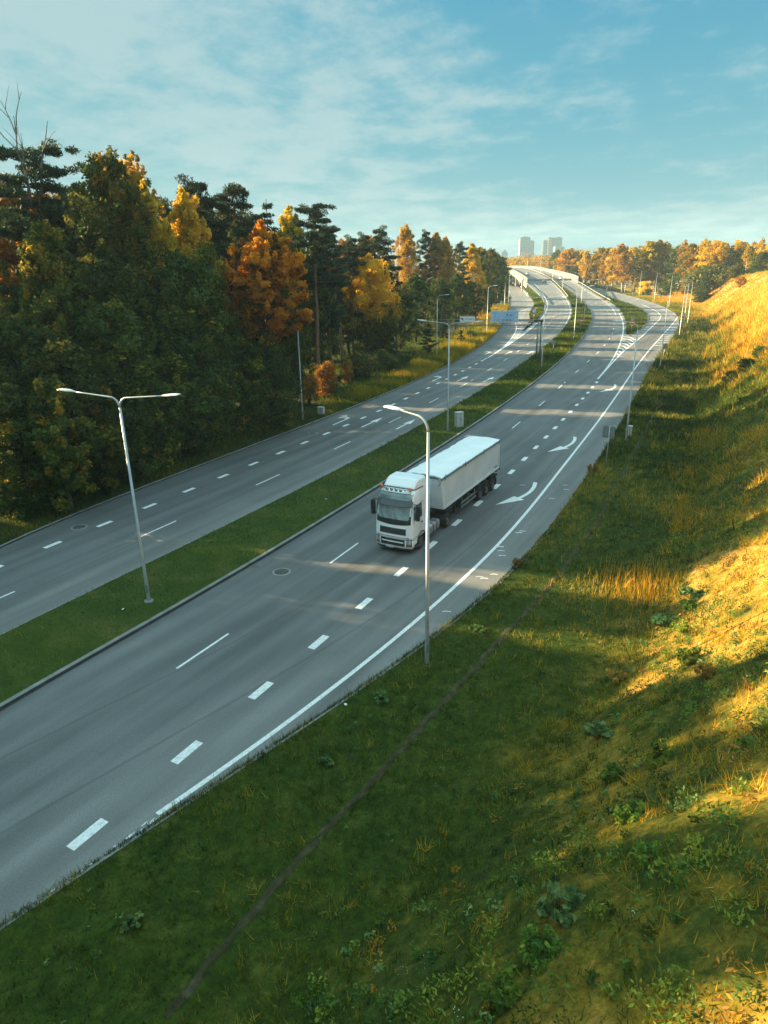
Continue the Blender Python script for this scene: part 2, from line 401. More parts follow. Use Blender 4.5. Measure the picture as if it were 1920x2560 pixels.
# ------------------------------------------------------------------ surveyed lines of the road, metres (x, y)
LINES = {
    'Lleft': [(-24.49,38.4),(-23.42,41.51),(-22.05,44.88),(-20.38,48.51),(-18.44,52.44),(-16.27,56.69),(-13.91,61.28),(-11.36,66.24),(-8.61,71.61),(-5.67,77.41),(-2.58,83.68),(0.62,90.46),(3.91,97.79),(7.26,105.71),(10.69,114.27),(14.16,123.53),(17.64,133.53),(21.09,144.35),(24.45,156.04),(27.7,168.68),(30.86,182.35),(34.04,197.12),(37.37,213.09),(40.94,230.35),(44.78,249.01),(48.85,269.18),(53.02,290.98),(57.16,314.55),(61.22,340.03),(65.29,367.58),(69.53,397.35),(74.13,429.54),(79.23,464.33),(84.89,501.94)],
    'slipLright': [(41.21,192.81),(43.42,207.01),(46.41,222.27),(50.29,238.64),(54.81,256.22),(59.15,275.1),(62.81,295.37),(65.98,317.13),(69.21,340.49),(72.85,365.57),(76.94,392.5),(81.41,421.42),(86.22,452.47),(91.35,485.8)],
    'islandLright': [(44.73,201.77),(47.15,210.61),(49.71,219.83),(52.38,229.45),(55.1,239.5),(57.76,249.98),(60.23,260.93),(62.41,272.35),(64.26,284.27),(65.89,296.72),(67.42,309.71),(68.94,323.27),(70.45,337.42),(71.92,352.19)],
    'medL': [(-18.85,27.83),(-17.49,30.37),(-15.97,33.13),(-14.31,36.14),(-12.49,39.42),(-10.52,43.01),(-8.4,46.92),(-6.14,51.18),(-3.72,55.83),(-1.16,60.91),(1.55,66.45),(4.45,72.49),(7.54,79.08),(10.84,86.26),(14.36,94.11),(18.07,102.66),(21.97,111.99),(26.08,122.18),(30.43,133.28),(35.01,145.4),(39.81,158.62),(44.81,173.04),(49.97,188.77),(55.25,205.93),(60.59,224.65),(65.88,245.07),(71.01,267.35),(75.89,291.65),(80.48,318.16),(84.75,347.09),(88.77,378.64),(92.54,413.06),(96.07,450.61),(99.36,491.57)],
    'medR': [(-15.74,22.16),(-14.6,24.23),(-13.31,26.51),(-11.9,28.99),(-10.35,31.71),(-8.71,34.69),(-6.95,37.94),(-5.08,41.5),(-3.05,45.4),(-0.87,49.66),(1.49,54.31),(4.02,59.41),(6.76,64.98),(9.7,71.08),(12.85,77.75),(16.23,85.04),(19.83,93.02),(23.65,101.75),(27.7,111.29),(31.97,121.73),(36.45,133.15),(41.16,145.64),(46.11,159.31),(51.29,174.25),(56.66,190.6),(62.09,208.48),(67.43,228.04),(72.43,249.43),(76.85,272.83),(80.56,298.43),(83.79,326.42),(86.89,357.05),(90.15,390.54),(93.71,427.18)],
    'edgeline': [(-7.66,17.01),(-6.56,18.35),(-5.42,19.79),(-4.22,21.35),(-2.98,23.03),(-1.68,24.85),(-0.34,26.8),(1.06,28.91),(2.51,31.19),(4.01,33.65),(5.56,36.3),(7.14,39.15),(8.75,42.24),(10.41,45.56),(12.15,49.15),(13.99,53.02),(15.99,57.2),(18.14,61.7),(20.46,66.56),(22.94,71.8),(25.58,77.45),(28.39,83.55),(31.4,90.13),(34.63,97.23),(38.12,104.89),(41.93,113.14),(46.1,122.05),(50.67,131.67),(55.68,142.03),(61.13,153.22),(67.02,165.28),(73.33,178.3),(80.05,192.34),(87.18,207.48)],
    'Rright': [(-10.76,12.99),(-9.54,14.43),(-8.15,16.03),(-6.57,17.8),(-4.81,19.77),(-2.87,21.95),(-0.77,24.38),(1.46,27.08),(3.77,30.07),(6.09,33.4),(8.38,37.09),(10.68,41.19),(13.07,45.75),(15.6,50.81),(18.35,56.42),(21.35,62.66),(24.64,69.59),(28.23,77.29),(32.16,85.84),(36.51,95.33),(41.39,105.87),(46.93,117.58),(53.24,130.58),(60.32,145.02),(68.03,161.06),(76.03,178.87),(83.89,198.65),(91.18,220.62),(97.58,245.01),(102.94,272.11),(107.55,302.2),(111.86,335.62),(116.31,372.73),(121.15,413.95)],
    'islRright': [(56.56,158.22),(62.63,169.6),(68.32,181.8),(73.74,194.88),(78.93,208.9),(83.6,223.93),(87.6,240.04),(90.95,257.31),(93.49,275.82),(95.75,295.66),(98.54,316.93),(102.52,339.72),(108.15,364.16),(115.6,390.36)],
    'islRleft': [(55.91,160.5),(57.82,166.14),(59.77,171.97),(61.75,178.01),(63.78,184.26),(65.84,190.73),(67.94,197.43),(70.06,204.36),(72.21,211.54),(74.38,218.97),(76.56,226.66),(78.72,234.62),(80.8,242.86),(82.75,251.39),(84.5,260.22),(86.03,269.35),(87.42,278.81),(88.73,288.6),(90.07,298.74),(91.48,309.23),(92.97,320.09),(94.44,331.33),(95.82,342.96),(97.03,355.01),(98.01,367.47),(98.8,380.38),(99.47,393.74),(100.1,407.56),(100.72,421.88),(101.28,436.69),(101.73,452.03),(102.01,467.9),(102.07,484.33),(101.87,501.34)],
    'goreRl': [(32.83,103.0),(35.59,109.36),(38.42,116.11),(41.32,123.27),(44.29,130.88),(47.37,138.96),(50.56,147.53),(53.86,156.63),(57.26,166.3),(60.74,176.56),(64.29,187.46),(67.89,199.02),(71.53,211.31),(75.19,224.34)],
    'goreRr': [(32.83,103.0),(36.33,110.66),(40.03,118.88),(44.13,127.71),(48.79,137.2),(53.9,147.4),(59.24,158.35),(64.81,170.11),(70.82,182.75),(77.33,196.33),(83.48,210.92),(88.23,226.59),(91.94,243.43),(95.76,261.51)],
    'goreLl': [(20.71,128.66),(23.07,135.64),(25.39,143.0),(27.64,150.75),(29.81,158.93),(31.94,167.55),(33.96,176.64),(35.74,186.23),(37.36,196.33),(39.09,206.98),(41.3,218.21),(44.39,230.05),(48.69,242.53),(54.36,255.69)],
    'goreLr': [(20.71,128.66),(22.25,132.74),(23.81,136.95),(25.4,141.3),(27.02,145.78),(28.66,150.41),(30.33,155.18),(32.04,160.11),(33.77,165.19),(35.53,170.43),(37.32,175.84),(39.13,181.42),(40.95,187.17),(42.79,193.11),(44.63,199.24),(46.48,205.56),(48.35,212.09),(50.24,218.82),(52.16,225.76),(54.11,232.93),(56.07,240.32),(58.01,247.94),(59.92,255.81),(61.78,263.93),(63.56,272.3),(65.25,280.95),(66.87,289.86),(68.43,299.06),(69.93,308.55),(71.38,318.34),(72.77,328.44),(74.11,338.86),(75.37,349.62),(76.56,360.71)],
    'dashL': [(-23.22,35.78),(-22.52,37.17),(-21.77,38.61),(-20.98,40.1),(-20.14,41.65),(-19.26,43.27),(-18.34,44.94),(-17.39,46.68),(-16.41,48.49),(-15.39,50.37),(-14.35,52.32),(-13.28,54.34),(-12.17,56.45),(-11.03,58.63),(-9.84,60.9),(-8.62,63.26),(-7.35,65.71),(-6.04,68.25),(-4.69,70.9),(-3.31,73.64),(-1.92,76.49),(-0.5,79.45),(0.95,82.53),(2.43,85.73),(3.95,89.04),(5.5,92.49),(7.11,96.07),(8.75,99.79),(10.43,103.66),(12.14,107.67),(13.9,111.84),(15.69,116.17),(17.51,120.67),(19.38,125.34)],
    'narL': [(-21.03,31.93),(-20.38,33.05),(-19.72,34.21),(-19.03,35.41),(-18.33,36.65),(-17.6,37.93),(-16.86,39.26),(-16.1,40.64),(-15.32,42.07),(-14.52,43.54),(-13.69,45.07),(-12.84,46.65),(-11.97,48.29),(-11.06,49.98),(-10.13,51.73),(-9.17,53.55),(-8.18,55.43),(-7.17,57.37),(-6.14,59.38),(-5.09,61.47),(-4.01,63.62),(-2.9,65.85),(-1.76,68.16),(-0.6,70.55),(0.6,73.03),(1.83,75.59),(3.1,78.24),(4.4,80.99),(5.74,83.83),(7.12,86.77),(8.52,89.81),(9.96,92.96),(11.42,96.22),(12.92,99.6)],
    'dashR': [(-9.57,16.13),(-9.05,17.05),(-8.5,18.02),(-7.93,19.04),(-7.32,20.12),(-6.68,21.27),(-6.01,22.48),(-5.31,23.75),(-4.56,25.1),(-3.77,26.53),(-2.94,28.04),(-2.08,29.63),(-1.16,31.32),(-0.21,33.1),(0.79,34.98),(1.84,36.97),(2.94,39.07),(4.1,41.29),(5.32,43.64),(6.6,46.12),(7.92,48.74),(9.29,51.52),(10.71,54.44),(12.2,57.54),(13.75,60.81),(15.39,64.27),(17.12,67.92),(18.93,71.78),(20.84,75.87),(22.83,80.18),(24.92,84.74),(27.1,89.55),(29.37,94.65),(31.75,100.03)],
    'narR': [(-9.6,24.89),(-9.01,25.93),(-8.39,27.02),(-7.75,28.15),(-7.09,29.33),(-6.41,30.56),(-5.71,31.84),(-4.99,33.17),(-4.24,34.56),(-3.47,36.0),(-2.69,37.51),(-1.87,39.08),(-1.03,40.72),(-0.16,42.42),(0.74,44.2),(1.68,46.05),(2.65,47.98),(3.67,49.99),(4.73,52.08),(5.82,54.26),(6.96,56.53),(8.15,58.9),(9.38,61.36),(10.65,63.93),(11.96,66.61),(13.31,69.4),(14.7,72.31),(16.12,75.33),(17.59,78.49),(19.09,81.77),(20.64,85.2),(22.23,88.76),(23.87,92.48),(25.56,96.35)],
}

def main_z(Y):
    """the main road climbs to the crest of the overpass and falls beyond it"""
    Y = np.asarray(Y, dtype=float)
    t = np.clip((Y - 225) / 275.0, 0, 1)
    return 10.4 * t * t * (3 - 2 * t) - 2.2 * np.clip((Y - 520) / 100.0, 0, 9) ** 2
def low_z(Y):
    return 0.8 * np.clip((np.asarray(Y, dtype=float) - 225) / 150.0, 0, 1)

LINES['medL'] = [p for p in LINES['medL'] if p[1] < 375] + [(90.2, 388), (92, 420), (93.3, 450), (93.8, 480), (93.2, 520), (88.7, 560), (80.7, 600), (60, 660)]
LINES['medR'] = [p for p in LINES['medR'] if p[1] < 375] + [(90.5, 389), (92.3, 421), (93.6, 450), (94.2, 480), (93.6, 520), (89.1, 560), (81.1, 600), (60.4, 660)]
LINES['islRleft'] = LINES['islRleft'] + [(100.6, 540), (96, 580), (88, 620), (70, 680)]
LINES['deckL'] = LINES['islandLright'][-2:] + [(75.4, 385), (78.8, 420), (81.6, 450), (83.6, 480), (83.6, 520), (79.5, 560), (71.5, 600), (50, 660)]
LINES['Lleft'] = LINES['Lleft'] + [(93, 560), (96, 640)]
LINES['slipLright'] = LINES['slipLright'] + [(101, 560), (104, 640)]
LINES['Rright'] = LINES['Rright'] + [(127, 470), (130, 540), (128, 640)]
LINES['islRright'] = LINES['islRright'] + [(119, 430), (121, 480), (122, 540), (120, 640)]

class Line:
    def __init__(self, pts, back=None):
        P = np.array(pts, dtype=float)
        if back is not None and back < P[0, 1]:
            k = min(6, len(P) - 1)
            s = (P[k, 0] - P[0, 0]) / (P[k, 1] - P[0, 1])
            P = np.vstack([[P[0, 0] - s * (P[0, 1] - back), back], P])
        self.P = P
        d = np.hypot(*np.diff(P, axis=0).T); self.s = np.concatenate([[0], np.cumsum(d)])
    def x(self, Y): return np.interp(Y, self.P[:, 1], self.P[:, 0])
    def at(self, s): return np.stack([np.interp(s, self.s, self.P[:, 0]), np.interp(s, self.s, self.P[:, 1])], -1)
    def s_of(self, Y): return np.interp(Y, self.P[:, 1], self.s)
    def span(self, Y0, Y1, n, dens=1.0):
        """n points between the stations Y0 and Y1, packed towards the camera when dens > 1"""
        a, b = self.s_of(Y0), self.s_of(Y1)
        t = np.linspace(0, 1, n) ** dens
        return self.at(a + (b - a) * t)
    def tangent(self, s):
        q = self.at(s + .8) - self.at(s - .8)
        return q / np.maximum(np.hypot(q[..., 0], q[..., 1])[..., None], 1e-6)
    def offset(self, s, d):
        """point d metres to the right of the line"""
        t = self.tangent(s); p = self.at(s)
        return p + np.stack([t[..., 1], -t[..., 0]], -1) * np.asarray(d)[..., None]
CV = {k: Line(v, -14.0 if k in ('Lleft', 'medL', 'medR', 'Rright', 'edgeline', 'dashL', 'narL', 'dashR', 'narR') else None) for k, v in LINES.items()}

def join_lines(*parts):
    return Line([p for q in parts for p in q])

def sheet(name, A, B, zA, zB, nx, mat, attrs=None, parent=None, kind='structure', zadd=0.0, crown=0.0):
    """a ruled sheet between two polylines A, B (n,2)"""
    n = len(A); t = np.linspace(0, 1, nx)
    P = A[:, None, :] * (1 - t)[None, :, None] + B[:, None, :] * t[None, :, None]
    za = zA(A[:, 1]) if callable(zA) else np.full(n, zA)
    zb = zB(B[:, 1]) if callable(zB) else np.full(n, zB)
    Z = za[:, None] * (1 - t) + zb[:, None] * t + zadd + crown * (4 * t * (1 - t))[None, :]
    V = np.concatenate([P, Z[..., None]], -1).reshape(-1, 3)
    i = np.arange(n - 1)[:, None] * nx + np.arange(nx - 1)[None, :]
    F = np.stack([i, i + 1, i + nx + 1, i + nx], -1).reshape(-1, 4)
    a = (B[0] - A[0]); b = (A[1] - A[0])
    if a[0] * b[1] - a[1] * b[0] < 0: F = F[:, ::-1]
    lat = np.hypot(P[..., 0] - B[:, None, 0], P[..., 1] - B[:, None, 1]).ravel()
    o = link(name, np_mesh(name, V, F, mat, {'lat': ('POINT', lat)}, smooth=True), parent)
    if kind and parent is None: tag(o, kind=kind)
    return o, V.reshape(n, nx, 3)

# ---- ground far and wide
V = np.array([(-4000, -300, -.9), (4000, -300, -.9), (4000, 6000, -.9), (-4000, 6000, -.9)], float)
tag(link('ground', np_mesh('ground', V, np.array([[0, 1, 2, 3]]), M['far_ground'])), kind='structure')

# ---- carriageways: outbound (left) with its slip road, inbound (right) with its slip road
n = 150
lf = join_lines([p for p in CV['Lleft'].P if p[1] < 118], [(15.9, 126), (22.6, 137), (31.0, 160), (39.6, 186), (44.0, 200.2)], LINES['islandLright'], LINES['deckL'][2:])
SPLIT = 203.0
A = lf.span(-14, SPLIT, n, 1.7); B = CV['medL'].span(-14, SPLIT + 2, n, 1.7)
road_out, _ = sheet('outbound_carriageway', A, B, main_z, main_z, 13, M['asphalt'])
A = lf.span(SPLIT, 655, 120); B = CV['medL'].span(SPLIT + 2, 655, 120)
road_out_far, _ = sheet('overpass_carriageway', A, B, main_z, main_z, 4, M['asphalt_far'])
gl = Line([(16.8, 121), (24.5, 141), (32, 163), (38, 184), (41.0, 192.5)] + LINES['slipLright'])
A = CV['Lleft'].span(104, SPLIT, 60); B = gl.span(121, SPLIT + 3, 60)
sheet('slip_road', A, B, low_z, low_z, 3, M['asphalt'], zadd=-.006)
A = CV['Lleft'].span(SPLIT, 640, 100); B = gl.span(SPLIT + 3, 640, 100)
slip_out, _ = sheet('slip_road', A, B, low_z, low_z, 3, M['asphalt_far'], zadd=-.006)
rr = join_lines([p for p in CV['Rright'].P if p[1] < 98], [(43.0, 106.5), (47.5, 128), (54.5, 152), (56.2, 160.4)], LINES['islRleft'])
A = CV['medR'].span(-14, SPLIT + 2, n, 1.7); B = rr.span(-14, SPLIT, n, 1.7)
road_in, _ = sheet('inbound_carriageway', A, B, main_z, main_z, 13, M['asphalt'])
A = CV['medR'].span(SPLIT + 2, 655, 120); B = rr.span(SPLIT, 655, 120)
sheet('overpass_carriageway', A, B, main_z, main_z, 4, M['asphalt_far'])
gr = Line([(33.5, 101), (42.5, 123), (50.5, 144), (56.3, 157.8)] + LINES['islRright'])
A = gr.span(101, SPLIT, 70); B = CV['Rright'].span(80, SPLIT - 8, 70)
slip_in, _ = sheet('slip_road', A, B, low_z, low_z, 3, M['asphalt'], zadd=-.006)
A = gr.span(SPLIT, 640, 100); B = CV['Rright'].span(SPLIT - 8, 640, 100)
sheet('slip_road', A, B, low_z, low_z, 3, M['asphalt_far'], zadd=-.006)

# ---- grass reserve between the carriageways, the two traffic islands
def mzg(Y): return main_z(Y) + .13
A = CV['medL'].span(-14, 372, 170, 1.6); B = CV['medR'].span(-17, 372, 170, 1.6)
med, MEDV = sheet('central_reserve_grass', A, B, mzg, mzg, 7, M['lawn_ground'], crown=.10)
A = Line(LINES['slipLright']).span(192.9, 372, 60); B = lf.span(200.3, 352, 60)
islL, ISLLV = sheet('traffic_island_grass', A, B, lambda Y: low_z(Y) + .12, mzg, 6, M['lawn_ground'], crown=.05)
A = rr.span(160.5, 392, 60); B = Line(LINES['islRright']).span(158.3, 390, 60)
islR, ISLRV = sheet('traffic_island_grass', A, B, mzg, lambda Y: low_z(Y) + .12, 6, M['lawn_ground'], crown=.05)

# ---- kerbs
def kerb(line, Y0, Y1, zf, side, n=120, w=.16, h=.15, dens=1.5, name='kerb', lo=-.05):
    s = np.linspace(0, 1, n) ** dens
    a, b = line.s_of(Y0), line.s_of(Y1); S = a + (b - a) * s
    p0 = line.offset(S, np.full(n, 0.0)); p1 = line.offset(S, np.full(n, side * w))
    z = zf(p0[:, 1])
    prof = [(p0, z + lo), (p0, z + h - .025), (p0 * .8 + p1 * .2, z + h), (p1, z + h), (p1, z + lo)]
    V = np.concatenate([np.concatenate([p, q[:, None]], -1)[:, None, :] for p, q in prof], 1).reshape(-1, 3)
    k = len(prof)
    i = np.arange(n - 1)[:, None] * k + np.arange(k - 1)[None, :]
    F = np.stack([i, i + 1, i + k + 1, i + k], -1).reshape(-1, 4)
    if side > 0: F = F[:, ::-1]
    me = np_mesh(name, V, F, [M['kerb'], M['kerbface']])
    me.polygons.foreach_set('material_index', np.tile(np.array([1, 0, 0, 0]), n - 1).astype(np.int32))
    return tag(link(name, me), kind='structure')
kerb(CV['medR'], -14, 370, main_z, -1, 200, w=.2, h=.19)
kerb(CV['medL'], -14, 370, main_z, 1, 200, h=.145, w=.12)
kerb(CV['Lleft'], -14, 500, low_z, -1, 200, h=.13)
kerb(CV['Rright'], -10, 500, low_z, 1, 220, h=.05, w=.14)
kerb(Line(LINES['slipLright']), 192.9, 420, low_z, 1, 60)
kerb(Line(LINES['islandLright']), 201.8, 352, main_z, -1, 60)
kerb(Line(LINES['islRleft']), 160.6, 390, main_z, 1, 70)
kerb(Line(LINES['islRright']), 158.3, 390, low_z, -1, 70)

# ---- verge and bank on the right: flat mown strip, then a steep weedy bank up to a plateau
FOOT, BANK_H, BANK_W = 7.2, 11.2, 15.5
def bank_z(Y, d):
    Y = np.asarray(Y, float); d = np.asarray(d, float)
    H = BANK_H * (1 - np.clip((Y - 225) / 115.0, 0, 1) ** 2 * (3 - 2 * np.clip((Y - 225) / 115.0, 0, 1)))
    foot = FOOT + np.clip((Y - 200) / 60.0, 0, 2) * 2.0
    t = np.clip((d - foot) / BANK_W, 0, 1)
    ramp = np.where(t < .10, t * t / .2, t - .05)
    ramp = np.where(t > .85, .925 - .05 - (1 - t) ** 2 / .3, ramp) / .875
    z = low_z(Y) + .05 + H * ramp + np.clip(d - foot - BANK_W, 0, 80) * .02 * H / BANK_H
    return z
def bank_point(s, d):
    """surface point of the verge / bank at station s (arc length) and d metres off the road edge"""
    p = CV['Rright'].offset(s, d)
    st = CV['Rright'].at(s)[..., 1]
    z = bank_z(st, d)
    w = np.clip((np.asarray(d) - FOOT) / 4.0, 0, 1)
    z = z + w * ((vnoise(p[..., 0], p[..., 1], 5.5, 3) - .5) * 1.1 + (vnoise(p[..., 0], p[..., 1], 1.7, 4) - .5) * .35) + (vnoise(p[..., 0], p[..., 1], 2.3, 9) - .5) * .05 * np.clip(d, 0, 1)
    return np.concatenate([p, z[..., None]], -1)
TRAILS = [[(-5.1, 10.8), (-4, 12.9), (-2.1, 16.3), (.4, 20.3), (3, 24.2), (5, 27.3), (9.7, 35.3), (19, 52.5), (30.9, 76.4), (44.7, 104.6), (57.6, 133.4), (72, 164)]]
RR = CV['Rright']
s0, s1 = 0.0, RR.s_of(600)
S = s0 + (s1 - s0) * np.linspace(0, 1, 420) ** 2.0
D = np.concatenate([[.14], np.arange(.4, 8, .35), np.arange(8, 27, .5), [28, 30, 34, 40, 48, 60, 80, 110, 150]])
SS, DD = np.meshgrid(S, D, indexing='ij')
BP = bank_point(SS, DD)
def polydist(P, line):
    d = np.full(P.shape[:-1], 1e9)
    L = np.array(line, float)
    for a, b in zip(L[:-1], L[1:]):
        ab = b - a; t = np.clip(((P - a) @ ab) / (ab @ ab), 0, 1)
        q = a + t[..., None] * ab
        d = np.minimum(d, np.hypot(P[..., 0] - q[..., 0], P[..., 1] - q[..., 1]))
    return d
# worn trails: one along the strip, two climbing the bank, a bare shoulder near the camera
wob = (vnoise(BP[..., 0], BP[..., 1], 3.0, 21) - .5) * .3
trail = np.zeros(BP.shape[:2])
def climb(s_a, d_a, s_b, d_b, w, k):
    a = CV['Rright'].offset(np.array([s_a, (s_a + s_b) / 2, s_b]), np.array([d_a, (d_a + d_b) / 2, d_b]))
    return np.clip(1.3 - (polydist(BP[..., :2], a) + wob * 5) / w, 0, 1) * k
sA = RR.s_of(86.0); sB = RR.s_of(128.0); sC = RR.s_of(165.0); sD = RR.s_of(206.0)
trail = np.maximum(trail, climb(sA, 8.5, sB, 26, 1.7, .9))
trail = np.maximum(trail, climb(sC, 10, sD, 25, 1.3, .8))
trail = np.maximum(trail, climb(RR.s_of(8), 21, RR.s_of(38), 17, 2.2, .8))
def sunlit_dry_tint(x, y):
    """dry orange tint that follows the sunlit parts of the bank: a patch near the camera and everything past the thicket"""
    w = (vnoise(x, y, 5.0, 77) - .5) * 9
    return np.clip(np.minimum((y + w - 19) / 5.0, (39 - y - w) / 6.0), 0, 1) + np.clip((y + w - 82) / 14.0, 0, 1)  # warm sunlit tone put into the grass and soil colour
ns, nd = SS.shape
i = np.arange(ns - 1)[:, None] * nd + np.arange(nd - 1)[None, :]
F = np.stack([i, i + nd, i + nd + 1, i + 1], -1).reshape(-1, 4)[:, ::-1]
me = np_mesh('verge_and_bank', BP.reshape(-1, 3), F, M['bank'], {'off': ('POINT', DD.ravel()), 'dry': ('POINT', sunlit_dry_tint(BP[..., 0], BP[..., 1]).ravel()), 'trail': ('POINT', trail.ravel())}, smooth=True)
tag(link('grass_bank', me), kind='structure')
# the worn footpath along the strip: a narrow ragged ribbon of bare earth
def to_sd(x, y):
    s = RR.s_of(y)
    for _ in range(12):
        t = RR.tangent(np.array([s]))[0]; p = RR.at(s); s += (np.array([x, y]) - p) @ t
    p = RR.at(s); t = RR.tangent(np.array([s]))[0]
    return s, (x - p[0]) * t[1] - (y - p[1]) * t[0]
SDp = np.array([to_sd(*p) for p in TRAILS[0]])
st_ = np.linspace(0, 1, 420); kk = np.linspace(0, 1, len(SDp))
ps = np.interp(st_, kk, SDp[:, 0]); pd_ = np.interp(st_, kk, np.convolve(np.pad(SDp[:, 1], 2, mode='edge'), [.1, .22, .36, .22, .1], 'valid')) + .02 * np.sin(ps * .7)
cols = []
for k_ in (-1, -.5, 0, .5, 1):
    wv_ = .075 + .03 * np.sin(ps * 2.3 + k_) + .03 * np.sin(ps * 5.1 - k_) + ps * .0009
    q_ = bank_point(ps, pd_ + k_ * wv_); q_[:, 2] += .035 + .012 * (1 - abs(k_)) - .02 * (abs(k_) == 1); cols.append(q_)
V = np.stack(cols, 1); n_ = len(st_)
i = np.arange(n_ - 1)[:, None] * 5 + np.arange(4)[None, :]
F = np.stack([i, i + 5, i + 6, i + 1], -1).reshape(-1, 4)[:, ::-1]
tag(link('path', np_mesh('path', V.reshape(-1, 3), F, M['track'], smooth=True)), kind='structure')

# ---- verge and forest floor on the left
def left_point(s, d):
    p = CV['Lleft'].offset(s, -np.asarray(d))
    z = low_z(CV['Lleft'].at(s)[..., 1]) + .08 + np.clip(d, 0, 7) * .09 + np.clip(np.asarray(d) - 7, 0, 40) * .03
    z = z + np.clip(d, 0, 3) / 3 * ((vnoise(p[..., 0], p[..., 1], 6, 5) - .5) * .7)
    return np.concatenate([p, z[..., None]], -1)
LL = CV['Lleft']
S = LL.s_of(-14) + (LL.s_of(420) - LL.s_of(-14)) * np.linspace(0, 1, 130) ** 1.3
D = np.concatenate([[.16, .6, 1.2], np.arange(2, 20, 1.5), np.arange(20, 110, 6)])
SS2, DD2 = np.meshgrid(S, D, indexing='ij')
LP = left_point(SS2, DD2)
ns, nd = SS2.shape
i = np.arange(ns - 1)[:, None] * nd + np.arange(nd - 1)[None, :]
F = np.stack([i, i + nd, i + nd + 1, i + 1], -1).reshape(-1, 4)
tag(link('forest_floor', np_mesh('forest_floor', LP.reshape(-1, 3), F, M['forest_floor'], smooth=True)), kind='structure')
def left_z(x, y):
    dd = np.hypot(LP[..., 0] - x, LP[..., 1] - y); k = np.unravel_index(np.argmin(dd), dd.shape)
    return float(LP[k][2])
def bank_zat(x, y):
    dd = np.hypot(BP[..., 0] - x, BP[..., 1] - y); k = np.unravel_index(np.argmin(dd), dd.shape)
    return float(BP[k][2])

# ------------------------------------------------------------------ painted road markings (children of their carriageway)
def stripe(mb, pts, w, zf, h=.006):
    """a painted stripe w wide along pts"""
    P = np.array(pts, float); d = np.gradient(P, axis=0); d /= np.hypot(d[:, 0], d[:, 1])[:, None]
    nrm = np.stack([-d[:, 1], d[:, 0]], -1) * w / 2
    rows = []
    for p, q in zip(P, nrm):
        rows.append([(p[0] + q[0], p[1] + q[1], float(zf(p[1] + q[1])) + h), (p[0] - q[0], p[1] - q[1], float(zf(p[1] - q[1])) + h)])
    mb.grid([r[::-1] for r in rows], 0, False)
def lineseg(line, sa, sb, n):
    return line.at(np.linspace(sa, sb, n))
def mark(name, build, parent):
    mb = MB(); build(mb); return mb.build(name, M['mark'], parent)
zlow = lambda y: float(low_z(y)) - .004
# broad dashes of the turning lanes (1 m dash every ~4.05-4.25 m)
def dashes(line, Y0, Y1, step, ln, w, zf, phaseY):
    def b(mb):
        s = line.s_of(phaseY)
        while s > line.s_of(Y0): s -= step
        while s < line.s_of(Y1):
            stripe(mb, lineseg(line, s, s + ln, 2 if ln < 2 else 5), w * random.uniform(.95, 1.05), zf); s += step
    return b
mark('broad_dashed_line', dashes(CV['dashL'], -8, 124, 4.06, 1.22, .36, main_z, 39.55), road_out)
mark('broad_dashed_line', dashes(CV['dashR'], 15.5, 101, 4.26, 1.28, .36, main_z, 15.98), road_in)
mark('lane_dashed_line', dashes(CV['narL'], -8, 101, 12.0, 3.2, .12, main_z, 41.2), road_out)
mark('lane_dashed_line', dashes(CV['narR'], -8, 97, 12.35, 3.35, .12, main_z, 25.7), road_in)
# lane lines further off
nl2 = Line([(12.9, 99.6), (17.9, 112), (23.5, 126), (29.5, 142), (35.5, 159), (41.5, 178), (47.3, 197), (53, 217)])
mark('lane_dashed_line', dashes(nl2, 106, 215, 12.0, 3.2, .14, main_z, 109), road_out)
nr2 = Line([(25.6, 96.4), (33.2, 113.5), (41, 131), (48, 148), (54.5, 165), (60.5, 183), (66.3, 202), (71.5, 221), (76.5, 243), (81, 270)])
mark('lane_dashed_line', dashes(nr2, 105, 268, 12.0, 3.2, .14, main_z, 105.5), road_in)
mark('edge_line', lambda mb: stripe(mb, CV['edgeline'].span(17.3, 205, 90, 1.6), .2, main_z), road_in)
# worn remains of the edge line below its end
def worn(mb):
    rr_ = random.Random(4)
    for k in range(30):
        y = rr_.uniform(13.2, 17.4); x = float(CV['edgeline'].x(y)) + rr_.uniform(-.1, .1) + .12
        a = rr_.uniform(.04, .16)
        stripe(mb, [(x - .5 * a, y - .87 * a), (x + .5 * a, y + .87 * a)], rr_.uniform(.02, .05), main_z)
    for (u, v) in ((1235, 1436), (1211, 1446), (1199, 1442), (1256, 1389), (1253, 1377), (1251, 1367), (1297, 1332), (1306, 1328), (1307, 1213), (1414, 1213), (1416, 1224), (1117, 1529), (1380, 1246)):
        p = ground(u, v); stripe(mb, [(p.x - .22, p.y), (p.x - .05, p.y + .05), (p.x + .2, p.y - .03)], rr_.uniform(.05, .12), main_z)
mark('worn_line_remains', worn, road_in)
